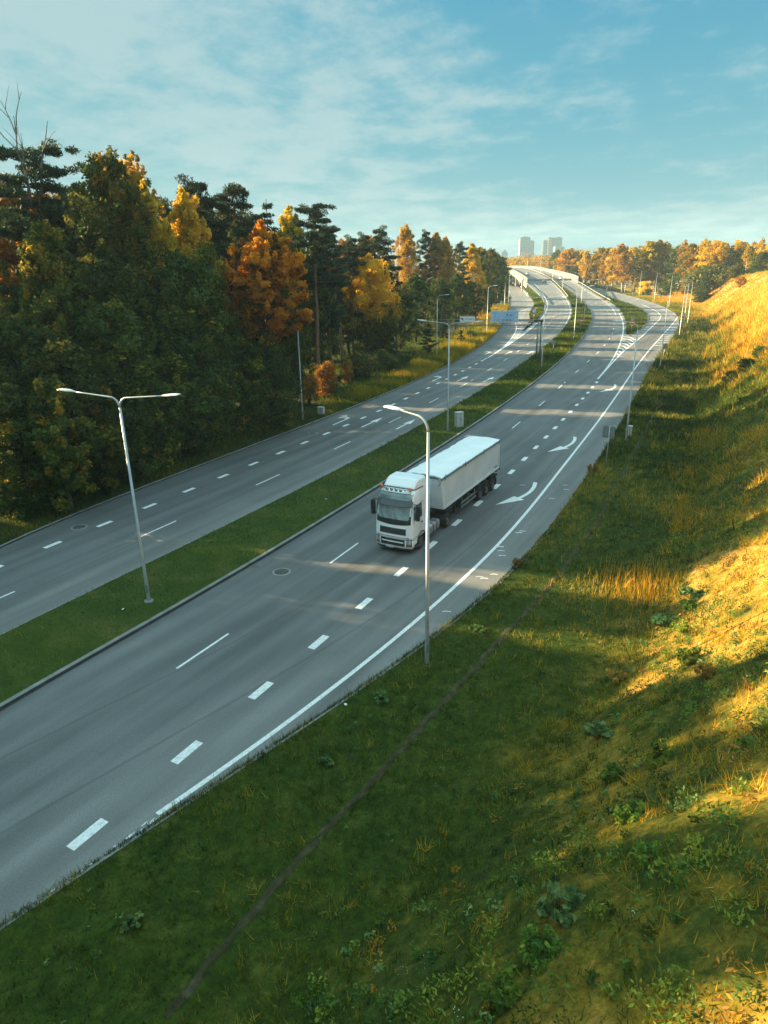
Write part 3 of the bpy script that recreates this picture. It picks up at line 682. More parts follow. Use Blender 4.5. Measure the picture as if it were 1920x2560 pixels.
# gores: outlines and chevrons
def gore(mb, La, Lb, Y0, Y1, n, zf, kind):
    """bars between two converging lines"""
    ya, yb = np.linspace(0, 1, n), None
    for t in ya:
        a = La.at(La.s_of(Y0[0]) + (La.s_of(Y1[0]) - La.s_of(Y0[0])) * t)
        b = Lb.at(Lb.s_of(Y0[1]) + (Lb.s_of(Y1[1]) - Lb.s_of(Y0[1])) * t)
        kind(mb, a, b, t)
zg = lambda y: float(main_z(y))
GLl, GLr = Line(LINES['goreLl']), Line(LINES['goreLr'])
GRl, GRr = Line(LINES['goreRl']), Line(LINES['goreRr'])
def outline_L(mb):
    stripe(mb, GLl.span(128.7, 254, 50), .22, lambda y: float(low_z(y)) + .003)
    stripe(mb, GLr.span(128.7, 360, 70), .22, main_z, .012)
    stripe(mb, CV['dashL'].span(121.5, 125.3, 3), .2, main_z)
    stripe(mb, [(19.4, 125.3), (20.7, 128.66)], .3, main_z)
    def chev(mb, a, b, t):
        m = a * .5 + b * .5 + np.array([.35, .94]) * np.hypot(*(b - a)) * .12
        stripe(mb, [a * .94 + b * .06, m], .34, zg); stripe(mb, [m, b * .94 + a * .06], .34, zg)
    gore(mb, GLl, GLr, (138, 146), (166, 172), 9, zg, chev)
    def combL(mb, a, b, t):
        w = 2.6
        d = (b - a) / np.hypot(*(b - a))
        stripe(mb, [a + d * .2, a + d * w], .5, lambda y: float(low_z(y)) + .004)
    gore(mb, GLl, GLr, (169, 174), (252, 254), 21, zg, combL)
    def combR(mb, a, b, t):
        d = (a - b) / np.hypot(*(b - a)) * .8 + np.array([-.35, -.9]) * .3
        stripe(mb, [b + d * .2, b + d * 2.4], .45, zg)
    gore(mb, GLl, GLr, (168, 174), (192, 199), 8, zg, combR)
mark('chevron_marking', outline_L, road_out)
def outline_R(mb):
    stripe(mb, GRl.span(103, 222, 50), .22, main_z)
    stripe(mb, [GRl.at(0.0) + np.array([-1.6, -3.6]), GRl.at(.2)], .24, main_z)
    stripe(mb, GRr.span(103, 260, 50), .22, lambda y: float(low_z(y)) + .003)
    def chev(mb, a, b, t):
        m = a * .5 + b * .5 + np.array([.5, .86]) * np.hypot(*(b - a)) * .16
        stripe(mb, [a * .94 + b * .06, m], .34, zg); stripe(mb, [m, b * .94 + a * .06], .34, zg)
    gore(mb, GRl, GRr, (127, 124), (156, 147), 8, zg, chev)
    def comb(mb, a, b, t):
        d = np.array([-.93, .36])
        stripe(mb, [b + d * .2, b + d * (3.1 - .4 * t)], .5, lambda y: float(low_z(y)) + .003)
    gore(mb, GRl, GRr, (156, 149), (215, 224), 19, zg, comb)
mark('chevron_marking', outline_R, road_in)
def hatch_R(mb):
    E = CV['edgeline']
    for t in np.linspace(0, 1, 17):
        p = E.at(E.s_of(138) + (E.s_of(203) - E.s_of(138)) * t)
        w = 4.2 - 1.4 * t
        d = np.array([.93, .12])
        stripe(mb, [p + d * .25, p + d * w], .5, zlow, .013)
mark('hatched_marking', hatch_R, road_in)
mark('edge_line', lambda mb: stripe(mb, Line([(p[0] + 1.5, p[1] + 4) for p in LINES['islRleft'] if 205 < p[1] < 520]).span(212, 515, 60) - np.array([2.2, 0]), .18, main_z, .02), road_out_far)
mark('edge_line', lambda mb: stripe(mb, np.array([p for p in CV['medL'].P if 180 < p[1] < 520]) - np.array([.6, 0]), .18, main_z, .02), road_out_far)

def frame_mark(u, v, ang=None):
    p = ground(u, v); return np.array([p.x, p.y])
def arrow(mb, shapes, o, d):
    """flat polygons in (along, right) metres, placed at o heading d"""
    d = np.array(d, float); d /= np.hypot(*d); r = np.array([d[1], -d[0]])
    for sh in shapes:
        vs = [(*(o + d * a + r * b), .0062) for a, b in sh]
        x = [q[0] for q in vs]; y = [q[1] for q in vs]
        area = sum(x[i] * y[(i + 1) % len(vs)] - x[(i + 1) % len(vs)] * y[i] for i in range(len(vs)))
        mb.add(vs, [tuple(range(len(vs))) if area > 0 else tuple(range(len(vs) - 1, -1, -1))])
STRAIGHT = [[(0, -.09), (2.9, -.09), (2.9, .09), (0, .09)], [(2.7, -.42), (5.1, 0), (2.7, .42), (2.9, .09), (2.9, -.09)]]
LEFTTURN = [[(0, -.1), (3.2, -.1), (3.2, .1), (0, .1)], [(3.2, .1), (3.2, -.1), (3.75, -.75), (4.35, -.62), (3.95, .1)], [(3.3, -1.2), (4.9, -.85), (3.75, -.35), (3.55, -.75)]]
def curved(mb, u0, v0, u1, v1, sag):
    """bent merging arrow: from the tail (u0, v0) to the tip (u1, v1)"""
    a, b = frame_mark(u0, v0), frame_mark(u1, v1)
    d = b - a; L = np.hypot(*d); d /= L; r = np.array([d[1], -d[0]])
    def P(t): return a + d * L * t + r * sag * 4 * t * (1 - t)
    pts = [P(t) for t in np.linspace(0, .68, 9)]
    stripe(mb, pts, .30, main_z)
    h = P(.64); e = b - h; el = np.hypot(*e); e /= el; q = np.array([e[1], -e[0]])
    mb.add([(*(h - q * .52), .0062), (*(h + q * .52), .0062), (*b, .0062)], [(0, 1, 2)])
for (u0, v0, u1, v1, o) in ((1338, 1206, 1239, 1262, 0), (1437, 1092, 1368, 1130, 0), (1537, 961, 1498, 980, 0)):
    mark('merge_arrow', lambda mb: curved(mb, u0, v0, u1, v1, -.75), road_in)
for (u, v, kind, dr) in ((831.5, 1063, LEFTTURN, (.42, .9)), (904, 1068, STRAIGHT, (.44, .9)), (990.5, 1073, STRAIGHT, (.44, .9)),
                         (1081, 952.5, LEFTTURN, (.42, .9)), (1142, 953.5, STRAIGHT, (.44, .9)), (1208, 955, STRAIGHT, (.46, .89)),
                         (1211.5, 886, LEFTTURN, (.44, .9)), (1261.5, 885.5, STRAIGHT, (.46, .89)), (1317, 885, STRAIGHT, (.46, .89))):
    mark('lane_arrow', lambda mb: arrow(mb, kind, frame_mark(u, v), dr), road_out)

# ------------------------------------------------------------------ the lorry: local +x forward, +y its left side, z up; front axle at x = 0
def build_lorry():
    T = thing('articulated_lorry', 'white articulated lorry with a tarp covered tipper trailer driving towards the camera', 'lorry',
              (1.16, 39.02, 0.008), math.atan2(-.877, -.482))
    def fx(z):
        """front face of the cab at height z"""
        return float(np.interp(z, [.30, .42, .95, 1.30, 1.75, 2.15, 3.10, 3.55, 3.78, 3.90, 3.97], [1.34, 1.42, 1.44, 1.42, 1.40, 1.36, 1.16, 1.04, .86, .52, .1]))
    def hw(z):
        return float(np.interp(z, [.3, .6, 2.0, 3.2, 3.7, 3.97], [1.20, 1.245, 1.25, 1.20, 1.12, .98]))
    def plan(z, inset=0.0, n=9):
        """outline of the cab at height z: rounded front, straight sides"""
        w = hw(z) - inset; f = fx(z) - inset; r = .24; bow = .10
        pts = []
        for k in range(n):
            a = PI / 2 * k / (n - 1)
            pts.append((f - bow - r + r * math.sin(a), -(w - r) - r * math.cos(a), z))
        for y in np.linspace(-(w - r) * .8, (w - r) * .8, 7):
            pts.append((f - bow * (y / w) ** 2, float(y), z))
        for k in range(n):
            a = PI / 2 * (1 - k / (n - 1))
            pts.append((f - bow - r + r * math.sin(a), (w - r) + r * math.cos(a), z))
        pts += [(-.98, w, z), (-.98, -w, z)]
        return pts
    def face(y, z, out=0.0):
        """point on the cab's front at (y, z), pushed out by out"""
        w = hw(z); r = .24; bow = .10; f = fx(z); ay = abs(y)
        if ay <= (w - r): x = f - bow * (y / w) ** 2
        else:
            k = min(1, (ay - (w - r)) / r); x = f - bow - r + r * math.sqrt(max(0, 1 - k * k))
        return (x + out, y, z)
    def patch(mb, y0, y1, z0, z1, out, mat=0, ny=14, nz=6, bowz=0.0):
        rows = []
        for zz in np.linspace(z0, z1, nz):
            row = []
            for yy in np.linspace(y0, y1, ny):
                z_ = zz + bowz * (1 - (2 * (yy - y0) / (y1 - y0) - 1) ** 2) * (1 if zz < (z0 + z1) / 2 else 0)
                row.append(face(float(yy), float(z_), out))
            rows.append(row)
        mb.slab(rows, max(.02, out), mat)
    # cab shell with the wheel arch cut out of its sides
    cab = MB()
    zs = [.95, 1.12, 1.35, 1.6, 1.9, 2.15, 2.5, 2.8, 3.1, 3.35, 3.55, 3.68, 3.78, 3.86, 3.91, 3.95]
    cab.loft([plan(z) for z in zs], 0)
    body = cab.build('cab', [M['lorry_white']], T)
    # panel above the wheel arch, in front of and behind it
    for s in (-1, 1):
        sk = MB()
        arc = [(.66 * math.cos(a), .52 + .66 * math.sin(a)) for a in np.linspace(math.radians(40), math.radians(178), 12)]
        prof = [(.98, .955)] + [(.98, .62), (.66, .62)] + arc[1:] + [(-.72, .42), (-.98, .42), (-.98, .955)]
        sk.prism([(p[0], min(p[1], .954) if i in (0, len(prof) - 1) else p[1]) for i, p in enumerate(prof)], s * 1.243, s * 1.20, 0)
        sk.build('side_skirt', [M['lorry_white']], T)
    for s in (-1, 1):
        ar = MB()
        for r0, r1 in ((.60, .68),):
            pr = [(r1 * math.cos(a), .52 + r1 * math.sin(a)) for a in np.linspace(math.radians(15), math.radians(172), 14)]
            pr += [(r0 * math.cos(a), .52 + r0 * math.sin(a)) for a in np.linspace(math.radians(172), math.radians(15), 14)]
            ar.prism(pr, s * 1.265, s * .85, 0)
        ar.build('wheel_arch', [M['grey_plastic']], T)
    # bumper with its lower lip
    bp = MB()
    bp.loft([plan(z, 0.0)[0:23] + [(.95, hw(z), z), (.95, -hw(z), z)] for z in (.44, .62, .8, .945)], 0)
    bp.build('bumper', [M['lorry_white']], T)
    lip = MB(); lip.loft([plan(z, .03)[0:23] + [(.8, hw(z) - .03, z), (.8, -hw(z) + .03, z)] for z in (.27, .36, .436)], 0)
    lip.build('bumper_lip', [M['grey_plastic']], T)
    g = MB(); patch(g, -.86, .86, 1.30, 1.64, .012, 0); gr_ = g.build('upper_grille', [M['black']], T)
    b = MB()
    for z in (1.36, 1.44, 1.52, 1.60): patch(b, -.84, .84, z - .012, z + .012, .028, 0, 12, 2)
    b.build('grille_bar', [M['grey_plastic']], gr_)
    tr = MB(); patch(tr, -.88, .88, 1.65, 1.68, .016, 0, 12, 2); patch(tr, -.9, .9, 1.27, 1.295, .014, 0, 12, 2); tr.build('grille_trim', [M['chrome']], gr_)
    g = MB(); patch(g, -.80, .80, .56, .98, .012, 0); lg = g.build('lower_grille', [M['black']], T)
    b = MB(); patch(b, -.72, .72, .77, .845, .03, 0, 12, 2); b.build('grille_bar', [M['lorry_white']], lg)
    sm = MB(); patch(sm, -1.08, 1.08, 1.10, 1.125, .008, 0, 14, 2); sm.build('panel_gap', [M['black']], T)
    for s in (-1, 1):
        h = MB()
        y0, y1 = (.90, 1.20) if s > 0 else (-1.20, -.90)
        patch(h, y0, y1, .55, 1.05, .014, 0, 7, 5)
        hl = h.build('headlight', [M['grey_plastic']], T)
        l = MB()
        patch(l, s * 1.05 - .11, s * 1.05 + .11, .70, 1.02, .024, 0, 7, 5)
        l.build('lamp_glass', [M['headlamp']], hl)
        c = MB(); patch(c, s * 1.05 - .13, s * 1.05 + .13, .56, .60, .024, 0, 6, 2); c.build('indicator', [M['amber']], hl)
    # windscreen, the pale panel above it, sun visor, wipers
    w = MB(); patch(w, -1.13, 1.13, 1.95, 3.22, .008, 0, 18, 6, -.10); ws = w.build('windscreen_surround', [M['black']], T)
    w = MB(); patch(w, -1.03, 1.03, 2.20, 3.18, .022, 0, 16, 6); w.build('glass', [M['screen']], ws)
    w = MB(); patch(w, -1.08, 1.08, 3.30, 3.70, .010, 0, 16, 4); pn = w.build('header_panel', [M['black']], T)
    w = MB(); patch(w, -1.04, 1.04, 3.325, 3.67, .02, 0, 16, 4); w.build('panel_face', [M['screen']], pn)
    v = MB()
    rows_t, rows_b = [], []
    for yy in np.linspace(-1.16, 1.16, 17):
        p = face(float(yy), 3.30, .03); q = face(float(yy), 3.05, .30 - .10 * (yy / 1.16) ** 2)
        rows_t.append(p); rows_b.append(q)
    v.grid([rows_b, rows_t]); v.grid([[(p[0] - .02, p[1], p[2] - .03) for p in rows_t], [(p[0] - .02, p[1], p[2] - .03) for p in rows_b]])
    v.grid([[(p[0] - .02, p[1], p[2] - .03) for p in rows_b], rows_b])
    v.build('sun_visor', [M['grey_plastic']], T)
    for y0, y1 in ((.75, .25), (-.15, -.65)):
        m = MB(); m.tube([face(y0, 2.06, .05), face(y1, 2.22, .05), face(y1 - .22, 2.55, .045)], [.018, .014, .01], 5); m.build('wiper', [M['black']], T)
    # doors with windows, handles; steps
    for s in (-1, 1):
        d = MB()
        def sq(x0, x1, z0, z1, out):
            return [[(x0, s * (hw(z) + out), z), (x1, s * (hw(z) + out), z)][::s] for z in np.linspace(z0, z1, 4)]
        d.grid([[(x, s * (hw(z) + .012), z) for x in (1.02, .6, .2, -.06)][::s] for z in np.linspace(2.15, 3.02, 4)])
        dw = d.build('side_window', [M['glass']], T)
        h = MB(); h.box((-.02, s * 1.262, 1.78), (.2, .03, .07)); h.build('door_handle', [M['black']], T)
        m = MB(); m.box((.10, s * 1.248, 1.9), (.012, .014, 1.7)); m.box((-.05, s * 1.244, 3.05), (.5, .014, .012)); m.build('door_seam', [M['grey_plastic']], T)
        m = MB(); m.box((.62, s * 1.14, .42), (.5, .22, .05)); m.box((.62, s * 1.12, .72), (.42, .18, .05)); m.build('step', [M['grey_plastic']], T)
    # mirrors on arms
    for s in (-1, 1):
        m = MB()
        m.box((1.02, s * 1.50, 2.78), (.20, .25, .62), 0, s * .25, 0, .92)
        m.box((1.02, s * 1.49, 2.32), (.20, .22, .25), 0, s * .25, 0, .92)
        m.tube([(1.0, s * 1.2, 3.15), (1.04, s * 1.38, 3.19), (1.02, s * 1.5, 3.08)], .035, 6)
        m.tube([(1.0, s * 1.22, 2.35), (1.03, s * 1.4, 2.24)], .03, 6)
        mr = m.build('wing_mirror', [M['black']], T, bevel=.03)
        q = MB(); q.box((.905, s * 1.53, 2.78), (.012, .19, .52), 0, s * .25); q.build('mirror_glass', [M['glass']], mr)
    m = MB(); m.box((face(.0, 3.1)[0] - .05, .72, 2.98), (.06, .32, .16)); m.build('front_mirror', [M['black']], T, bevel=.02)
    # roof: air deflector, lamp bar with four round lamps, two beacons, horns
    r = MB()
    sec = []
    for x, zt, w_ in ((.56, 3.97, .99), (.50, 4.03, 1.0), (.10, 4.34, 1.0), (.0, 4.38, 1.0), (-.12, 4.39, 1.01), (-.97, 4.37, 1.03)):
        zb = 3.80
        sec.append([(x, -w_ - .06, zb), (x, -w_, zt - .09), (x, -w_ + .10, zt), (x, 0, zt + .02), (x, w_ - .10, zt), (x, w_, zt - .09), (x, w_ + .06, zb)])
    r.loft(sec, 0, False)
    dfl = r.build('roof_deflector', [M['lorry_white']], T)
    sl = MB(); sl.tube([(-.5, -1.10, 3.86), (.50, -1.06, 3.90), (.63, -.92, 3.925), (.66, 0, 3.93), (.63, .92, 3.925), (.50, 1.06, 3.90), (-.5, 1.10, 3.86)], .028, 6); sl.build('dark_gap_strip', [M['black']], dfl)  # added black strip that draws the dark gap under the deflector
    for s in (-1, 1):
        f = MB(); f.prism([(-.98, 1.0), (-.98, 3.9), (-1.24, 3.75), (-1.24, 1.25)], s * 1.20, s * 1.16, 0); f.build('side_deflector', [M['lorry_white']], T)
    bar = MB(); bar.tube([(.80, -1.0, 3.90), (.98, -.8, 3.98), (1.02, 0, 3.99), (.98, .8, 3.98), (.80, 1.0, 3.90)], .025, 7)
    for y in (-.6, .6): bar.tube([(1.0, y, 3.97), (.86, y, 3.80)], .018, 5)
    lb = bar.build('lamp_bar', [M['chrome']], T)
    for y in (-.50, -.20, .10, .40):
        l = MB(); l.lathe([(0, -.05), (.07, -.04), (.10, .02), (.105, .06), (.09, .07), (0, .075)], (1.03, y, 3.93), 'X', 14)
        l.build('round_lamp', [M['chrome']], lb)
    for y in (-1.02, .86):
        bc = MB(); bc.lathe([(.085, 0), (.085, .04), (.06, .05)], (.78, y, 3.86), 'Z', 14)
        bo = bc.build('beacon', [M['black']], T)
        bg = MB(); bg.lathe([(.078, 0), (.082, .09), (.07, .15), (.03, .18), (0, .185)], (.78, y, 3.905), 'Z', 14); bg.build('beacon_dome', [M['amber']], bo)
    for y in (-.75, .62):
        hn = MB(); hn.tube([(.55, y, 3.95), (.85, y, 3.95), (.97, y, 3.95)], [.02, .03, .06], 8); hn.build('horn', [M['chrome']], T)
    # number plate
    p = MB(); p.box((face(0, .5)[0] + .02, -.18, .47), (.02, .52, .115)); pl = p.build('number_plate', [M['sign_white']], T)
    for grp in ((-.40, -.33, -.26), (-.15, -.08, -.01)):
        p = MB()
        for y in grp: p.box((face(0, .5)[0] + .032, y + .02, .47), (.004, .035, .065))
        p.build('plate_characters', [M['sign_black']], pl)
    # wheels
    def wheel(x, y, s, name='wheel', w=.31, R_=.51, front=False):
        t = MB()
        t.lathe([(.30, -w / 2), (R_ - .06, -w / 2), (R_ - .015, -w / 2 + .04), (R_, -w * .3), (R_, w * .3), (R_ - .015, w / 2 - .04), (R_ - .06, w / 2), (.30, w / 2)], (0, 0, 0), 'Y', 26)
        wo = link(name, t.mesh('tyre', [M['rubber']]), T, (x, y, R_))
        wo.name = name
        r = MB()
        o = s * w / 2
        if front:
            r.lathe([(.31, o * .98), (.295, o * .72), (.20, o * .80), (.14, o * 1.12), (.10, o * 1.16), (0, o * 1.16)], (0, 0, 0), 'Y', 22)
        else:
            r.lathe([(.31, o * .98), (.29, o * .70), (.22, o * .30), (.17, o * .28), (.15, o * .95), (.11, o * 1.05), (0, o * 1.05)], (0, 0, 0), 'Y', 22)
        r.build('rim', [M['rim']], wo)
        return wo
    for s in (-1, 1):
        wheel(0, s * 1.05, s, front=True)
        wheel(-4.0, s * 1.07, s); wheel(-4.0, s * .74, s)
        for x in (-9.95, -11.26, -12.57): wheel(x, s * 1.04, s, w=.38)
    # tractor chassis, tanks, mudguards, fifth wheel
    c = MB()
    for s in (-1, 1): c.box((-2.2, s * .42, .86), (5.6, .09, .26))
    c.box((-3.9, 0, .60), (.2, 1.7, .18)); c.box((0, 0, .50), (.2, 1.7, .15)); c.box((-3.6, 0, 1.06), (.9, 1.0, .10)); c.box((-1.6, 0, .95), (1.2, .9, .06))
    c.build('chassis', [M['chassis']], T)
    for s in (-1, 1):
        tk = MB(); secs = []
        for x in (-1.32, -1.34, -2.72, -2.74):
            k = .97 if x in (-1.32, -2.74) else 1.0
            secs.append([(x, s * .92 + .30 * k * math.copysign(abs(math.cos(a)) ** .4, math.cos(a)), .72 + .31 * k * math.copysign(abs(math.sin(a)) ** .4, math.sin(a))) for a in np.linspace(0, 2 * PI, 20, endpoint=False)])
        tk.loft(secs, 0); to = tk.build('fuel_tank', [M['tank']], T)
        st = MB()
        for x in (-1.75, -2.3): st.loft([[(xx, s * .92 + .312 * math.copysign(abs(math.cos(a)) ** .4, math.cos(a)), .72 + .322 * math.copysign(abs(math.sin(a)) ** .4, math.sin(a))) for a in np.linspace(0, 2 * PI, 20, endpoint=False)] for xx in (x - .04, x + .04)], 0)
        st.build('tank_strap', [M['black']], to)
        mg = MB()
        pr = [(-4.0 + .64 * math.cos(a), .52 + .64 * math.sin(a)) for a in np.linspace(math.radians(12), math.radians(168), 12)] + [(-4.0 + .60 * math.cos(a), .52 + .60 * math.sin(a)) for a in np.linspace(math.radians(168), math.radians(12), 12)]
        mg.prism(pr, s * 1.24, s * .56, 0); mg.build('mudguard', [M['black']], T)
    # ---------------- trailer: tipping tub, tapered in front
    X0, X1, ZB, ZT, HW = -2.72, -13.62, 1.52, 3.62, 1.27
    tub = MB()
    n = 2
    secs = [[(X0 + .10 - .02, -HW, ZT), (X0 - .42, -HW + .02, ZB), (X0 - .42, HW - .02, ZB), (X0 + .10 - .02, HW, ZT)],
            [(X1, -HW, ZT), (X1 + .03, -HW + .02, ZB), (X1 + .03, HW - .02, ZB), (X1, HW, ZT)]]
    tub.loft(secs, 0, False)
    tb = tub.build('tipper_body', [M['tub_white']], T)
    # corner posts, floor rail, fine ribs of the side planks
    rb = MB()
    for s in (-1, 1):
        rb.box(((X0 + X1) / 2 - .2, s * (HW + .008), ZB + .04), (X0 - X1 - .7, .06, .12))
        rb.box((X1 + .06, s * (HW + .012), (ZB + ZT) / 2), (.12, .05, ZT - ZB))
        rb.prism([(X0 - .42, ZB), (X0 + .08, ZT), (X0 - .20, ZT), (X0 - .74, ZB)], s * (HW + .03), s * (HW - .02))
    rb.box((X0 - .1, 0, 2.6), (.06, .08, 1.9)); rb.build('body_frame', [M['tub_white']], tb)
    for s in (-1, 1):
        pk = MB()
        for x in np.arange(X0 - .9, X1 + .3, -.42): pk.box((x, s * (HW - .004), (ZB + ZT) / 2 + .05), (.016, .02, ZT - ZB - .2))
        pk.build('side_seam', [M['tub_white']], tb)
    rl = MB()
    for s in (-1, 1):
        rl.box(((X0 + X1) / 2, s * (HW + .03), ZT + .01), (X0 - X1 + .1, .10, .14))
        for x in (X0 - .5, X0 - 3.9, X0 - 7.3, X1 + .3): rl.box((x, s * (HW + .09), ZT - .03), (.05, .05, .2)); rl.tube([(x, s * (HW + .06), ZT + .05), (x + .05, s * (HW + .1), ZT + .26)], .018, 5)
    rl.build('top_rail', [M['galvdark']], tb)
    # tarpaulin, slightly sagging between the hoops
    tp = MB(); rows = []
    for i, x in enumerate(np.linspace(X0 + .08, X1 - .04, 34)):
        row = []
        for y in np.linspace(-HW - .02, HW + .02, 15):
            hump = .05 * (1 - (y / HW) ** 2) + .05 * (1 - abs(y / HW))
            sag = -.035 * abs(math.sin(PI * (x - X0) / 1.8)) * (1 - (y / HW) ** 2)
            wr = .022 * math.sin(3.1 * x + 2.2 * y) * math.cos(1.7 * x - 3 * y)
            row.append((float(x), float(y), ZT + .085 + hump + sag + wr))
        rows.append(row)
    tp.grid(rows); tp.build('tarpaulin', [M['tarp']], tb)
    ro = MB(); ro.tube([(X0 + .06, y, ZT + .12 + .10 * (1 - (y / HW) ** 2) + .02 * math.sin(9 * y)) for y in np.linspace(-HW, HW, 12)], .055, 7)
    for y in np.linspace(-1.1, 1.1, 7): ro.tube([(X0 + .08, y, ZT + .16), (X0 + .10, y + .05, ZT - .12)], .014, 5)
    ro.tube([(X0 + .1, HW - .05, ZT + .1), (X0 + .16, HW + .05, ZT - .15), (X0 + .1, HW - .1, ZT - .4)], .03, 6)
    ro.build('tarp_roll', [M['galv']], tb)
    ld = MB()
    for y in (.30, .72): ld.tube([(X0 + .30, y, 1.6), (X0 + .28, y, 3.55)], .022, 6)
    for z in np.arange(1.75, 3.5, .3): ld.tube([(X0 + .29, .30, z), (X0 + .29, .72, z)], .016, 5)
    ld.box((X0 + .42, .3, 2.05), (.45, 1.5, .04)); ld.build('access_ladder', [M['galv']], T)
    tg = MB(); tg.box((X1 - .05, 0, (ZB + ZT) / 2), (.08, HW * 2 - .06, ZT - ZB - .1))
    for y in (-.8, 0, .8): tg.box((X1 - .11, y, (ZB + ZT) / 2), (.06, .08, ZT - ZB - .2))
    for s in (-1, 1): tg.tube([(X1 - .06, s * 1.2, ZT + .1), (X1 - .14, s * 1.22, ZT - .9), (X1 - .1, s * 1.2, ZB + .1)], .035, 6)
    tg.build('tailgate', [M['tub_white']], tb)
    tx = MB()
    for k, x in enumerate(np.arange(X1 + .95, X1 + .28, -.085)): tx.box((x, HW + .0125, ZB + .26), (.05, .004, .09))
    tx.build('small_lettering', [M['sign_black']], tb)
    cf = MB()
    for s in (-1, 1):
        cf.box((-8.6, s * .55, 1.22), (9.9, .14, .42))
        cf.box((-9.9, s * 1.0, 1.30), (.06, .5, .08))
    for x in (-9.95, -11.26, -12.57): cf.box((x, 0, .52), (.14, 1.8, .14))
    cf.box((X1 + .25, 0, .92), (.12, 2.3, .14)); cf.box((X1 + .1, 0, 1.25), (.1, 2.35, .12)); cf.box((-3.4, 0, 1.30), (1.4, 1.2, .20))
    cf.build('trailer_chassis', [M['chassis']], T)
    for s in (-1, 1):
        gd = MB()
        for z in (.62, .92): gd.box((-7.75, s * 1.19, z), (2.7, .03, .12))
        for x in (-6.6, -7.7, -8.9): gd.box((x, s * 1.16, .85), (.06, .05, .75))
        gd.build('side_guard', [M['galvdark']], T)
        lg_ = MB(); lg_.box((-5.95, s * .85, .82), (.14, .14, .85)); lg_.box((-5.95, s * .85, .36), (.32, .3, .05)); lg_.build('landing_leg', [M['chassis']], T)
        for x in (-9.95, -11.26, -12.57):
            mg = MB()
            pr = [(x + .63 * math.cos(a), .52 + .63 * math.sin(a)) for a in np.linspace(math.radians(22), math.radians(158), 10)] + [(x + .60 * math.cos(a), .52 + .60 * math.sin(a)) for a in np.linspace(math.radians(158), math.radians(22), 10)]
            mg.prism(pr, s * 1.25, s * .82, 0); mg.build('mudguard', [M['black']], T)
        rlp = MB(); rlp.box((X1 - .02, s * .95, .95), (.06, .45, .14)); rlp.build('rear_lamp', [M['chassis']], T)
        rlp = MB(); rlp.tube([(X1 + .05, s * 1.1, 1.3), (X1 - .12, s * 1.28, 1.36)], .03, 6); rlp.box((X1 - .14, s * 1.3, 1.4), (.07, .09, .13)); rlp.build('marker_arm', [M['chassis']], T)
        fl = MB(); fl.box((-13.28, s * 1.05, .55), (.02, .4, .5)); fl.build('mud_flap', [M['rubber']], T)
    bx = MB(); bx.box((-7.2, -.9, .75), (.9, .45, .5)); bx.build('tool_box', [M['chassis']], T)
    bx = MB(); bx.box((-6.5, .95, .8), (.35, .4, .45)); bx.build('tool_box', [M['chassis']], T)
    return T
lorry = build_lorry()

# ------------------------------------------------------------------ street lamps
def lamp_arm(mb, dx, dy, H, L, rise, r0=.055, bend=.55):
    """arm bending out of the pole top"""
    pts = []
    for t in np.linspace(0, 1, 6):
        a = t * PI / 2 * .82
        pts.append((dx * bend * (1 - math.cos(a)), dy * bend * (1 - math.cos(a)), H + bend * math.sin(a)))
    x0 = bend * (1 - math.cos(PI / 2 * .82)); z0 = H + bend * math.sin(PI / 2 * .82)
    for t in np.linspace(.25, 1, 4):
        pts.append((dx * (x0 + (L - x0) * t), dy * (x0 + (L - x0) * t), z0 + (H + rise - z0) * t))
    mb.tube(pts, [r0 * (1 - .35 * i / (len(pts) - 1)) for i in range(len(pts))], 8)
    return pts[-1]
def luminaire(parent, p, dx, dy, tilt):
    """flat LED head: tapered housing with a lens below"""
    m = MB(); q = MB()
    def W(a, b, c): return (p[0] + dx * a - dy * b, p[1] + dy * a + dx * b, p[2] + c + a * tilt)
    sec = []
    for a, w, h in ((-.12, .045, .05), (0, .06, .06), (.10, .10, .075), (.30, .15, .08), (.72, .16, .06), (.80, .13, .035)):
        sec.append([W(a, -w, 0), W(a, w, 0), W(a, w * .92, h * .6), W(a, w * .5, h), W(a, -w * .5, h), W(a, -w * .92, h * .6)])
    m.loft(sec, 0, False)
    lo = m.build('lamp_head', [M['lampbody']], parent)
    q.add([W(.32, -.11, -.008), W(.70, -.11, -.008), W(.70, .11, -.008), W(.32, .11, -.008), W(.32, -.11, .004), W(.70, -.11, .004), W(.70, .11, .004), W(.32, .11, .004)],
          [(3, 2, 1, 0), (0, 1, 5, 4), (1, 2, 6, 5), (2, 3, 7, 6), (3, 0, 4, 7)])
    q.build('lens', [M['lens']], lo)
def street_lamp(name, label, x, y, z, H, arms, L, rise, group, bend=.55, base=True):
    t = thing(name, label, 'street lamp', (x, y, z), 0, group)
    m = MB(); m.tube([(0, 0, -.3), (0, 0, .0), (0, 0, 1.2), (0, 0, 1.25), (0, 0, H)], [.10, .10, .095, .085, .058], 10); m.build('pole', [M['galv']], t)
    if y < 75:
        dd_ = MB(); dd_.box((.02, -.098, .75), (.10, .02, .42)); dd_.build('access_door', [M['galvdark']], t)
    if base:
        b = MB(); b.lathe([(.24, 0), (.24, .05), (.20, .07), (.10, .07)], (0, 0, 0), 'Z', 16); b.build('base_collar', [M['kerb']], t)
    for dx, dy in arms:
        k = math.hypot(dx, dy); dx, dy = dx / k, dy / k
        a = MB(); e = lamp_arm(a, dx, dy, H - .02, L, rise, bend=bend); ao = a.build('arm', [M['galv']], t)
        luminaire(ao, e, dx, dy, .10)
    return t
GD, GS, GF = 'double armed street lamps on the central reserve', 'single armed street lamps along the right edge', 'single armed street lamps along the forest edge'
def perp(x, y, curve, side):
    s = CV[curve].s_of(y); tn = CV[curve].tangent(np.array([s]))[0]
    return (side * tn[1], -side * tn[0])
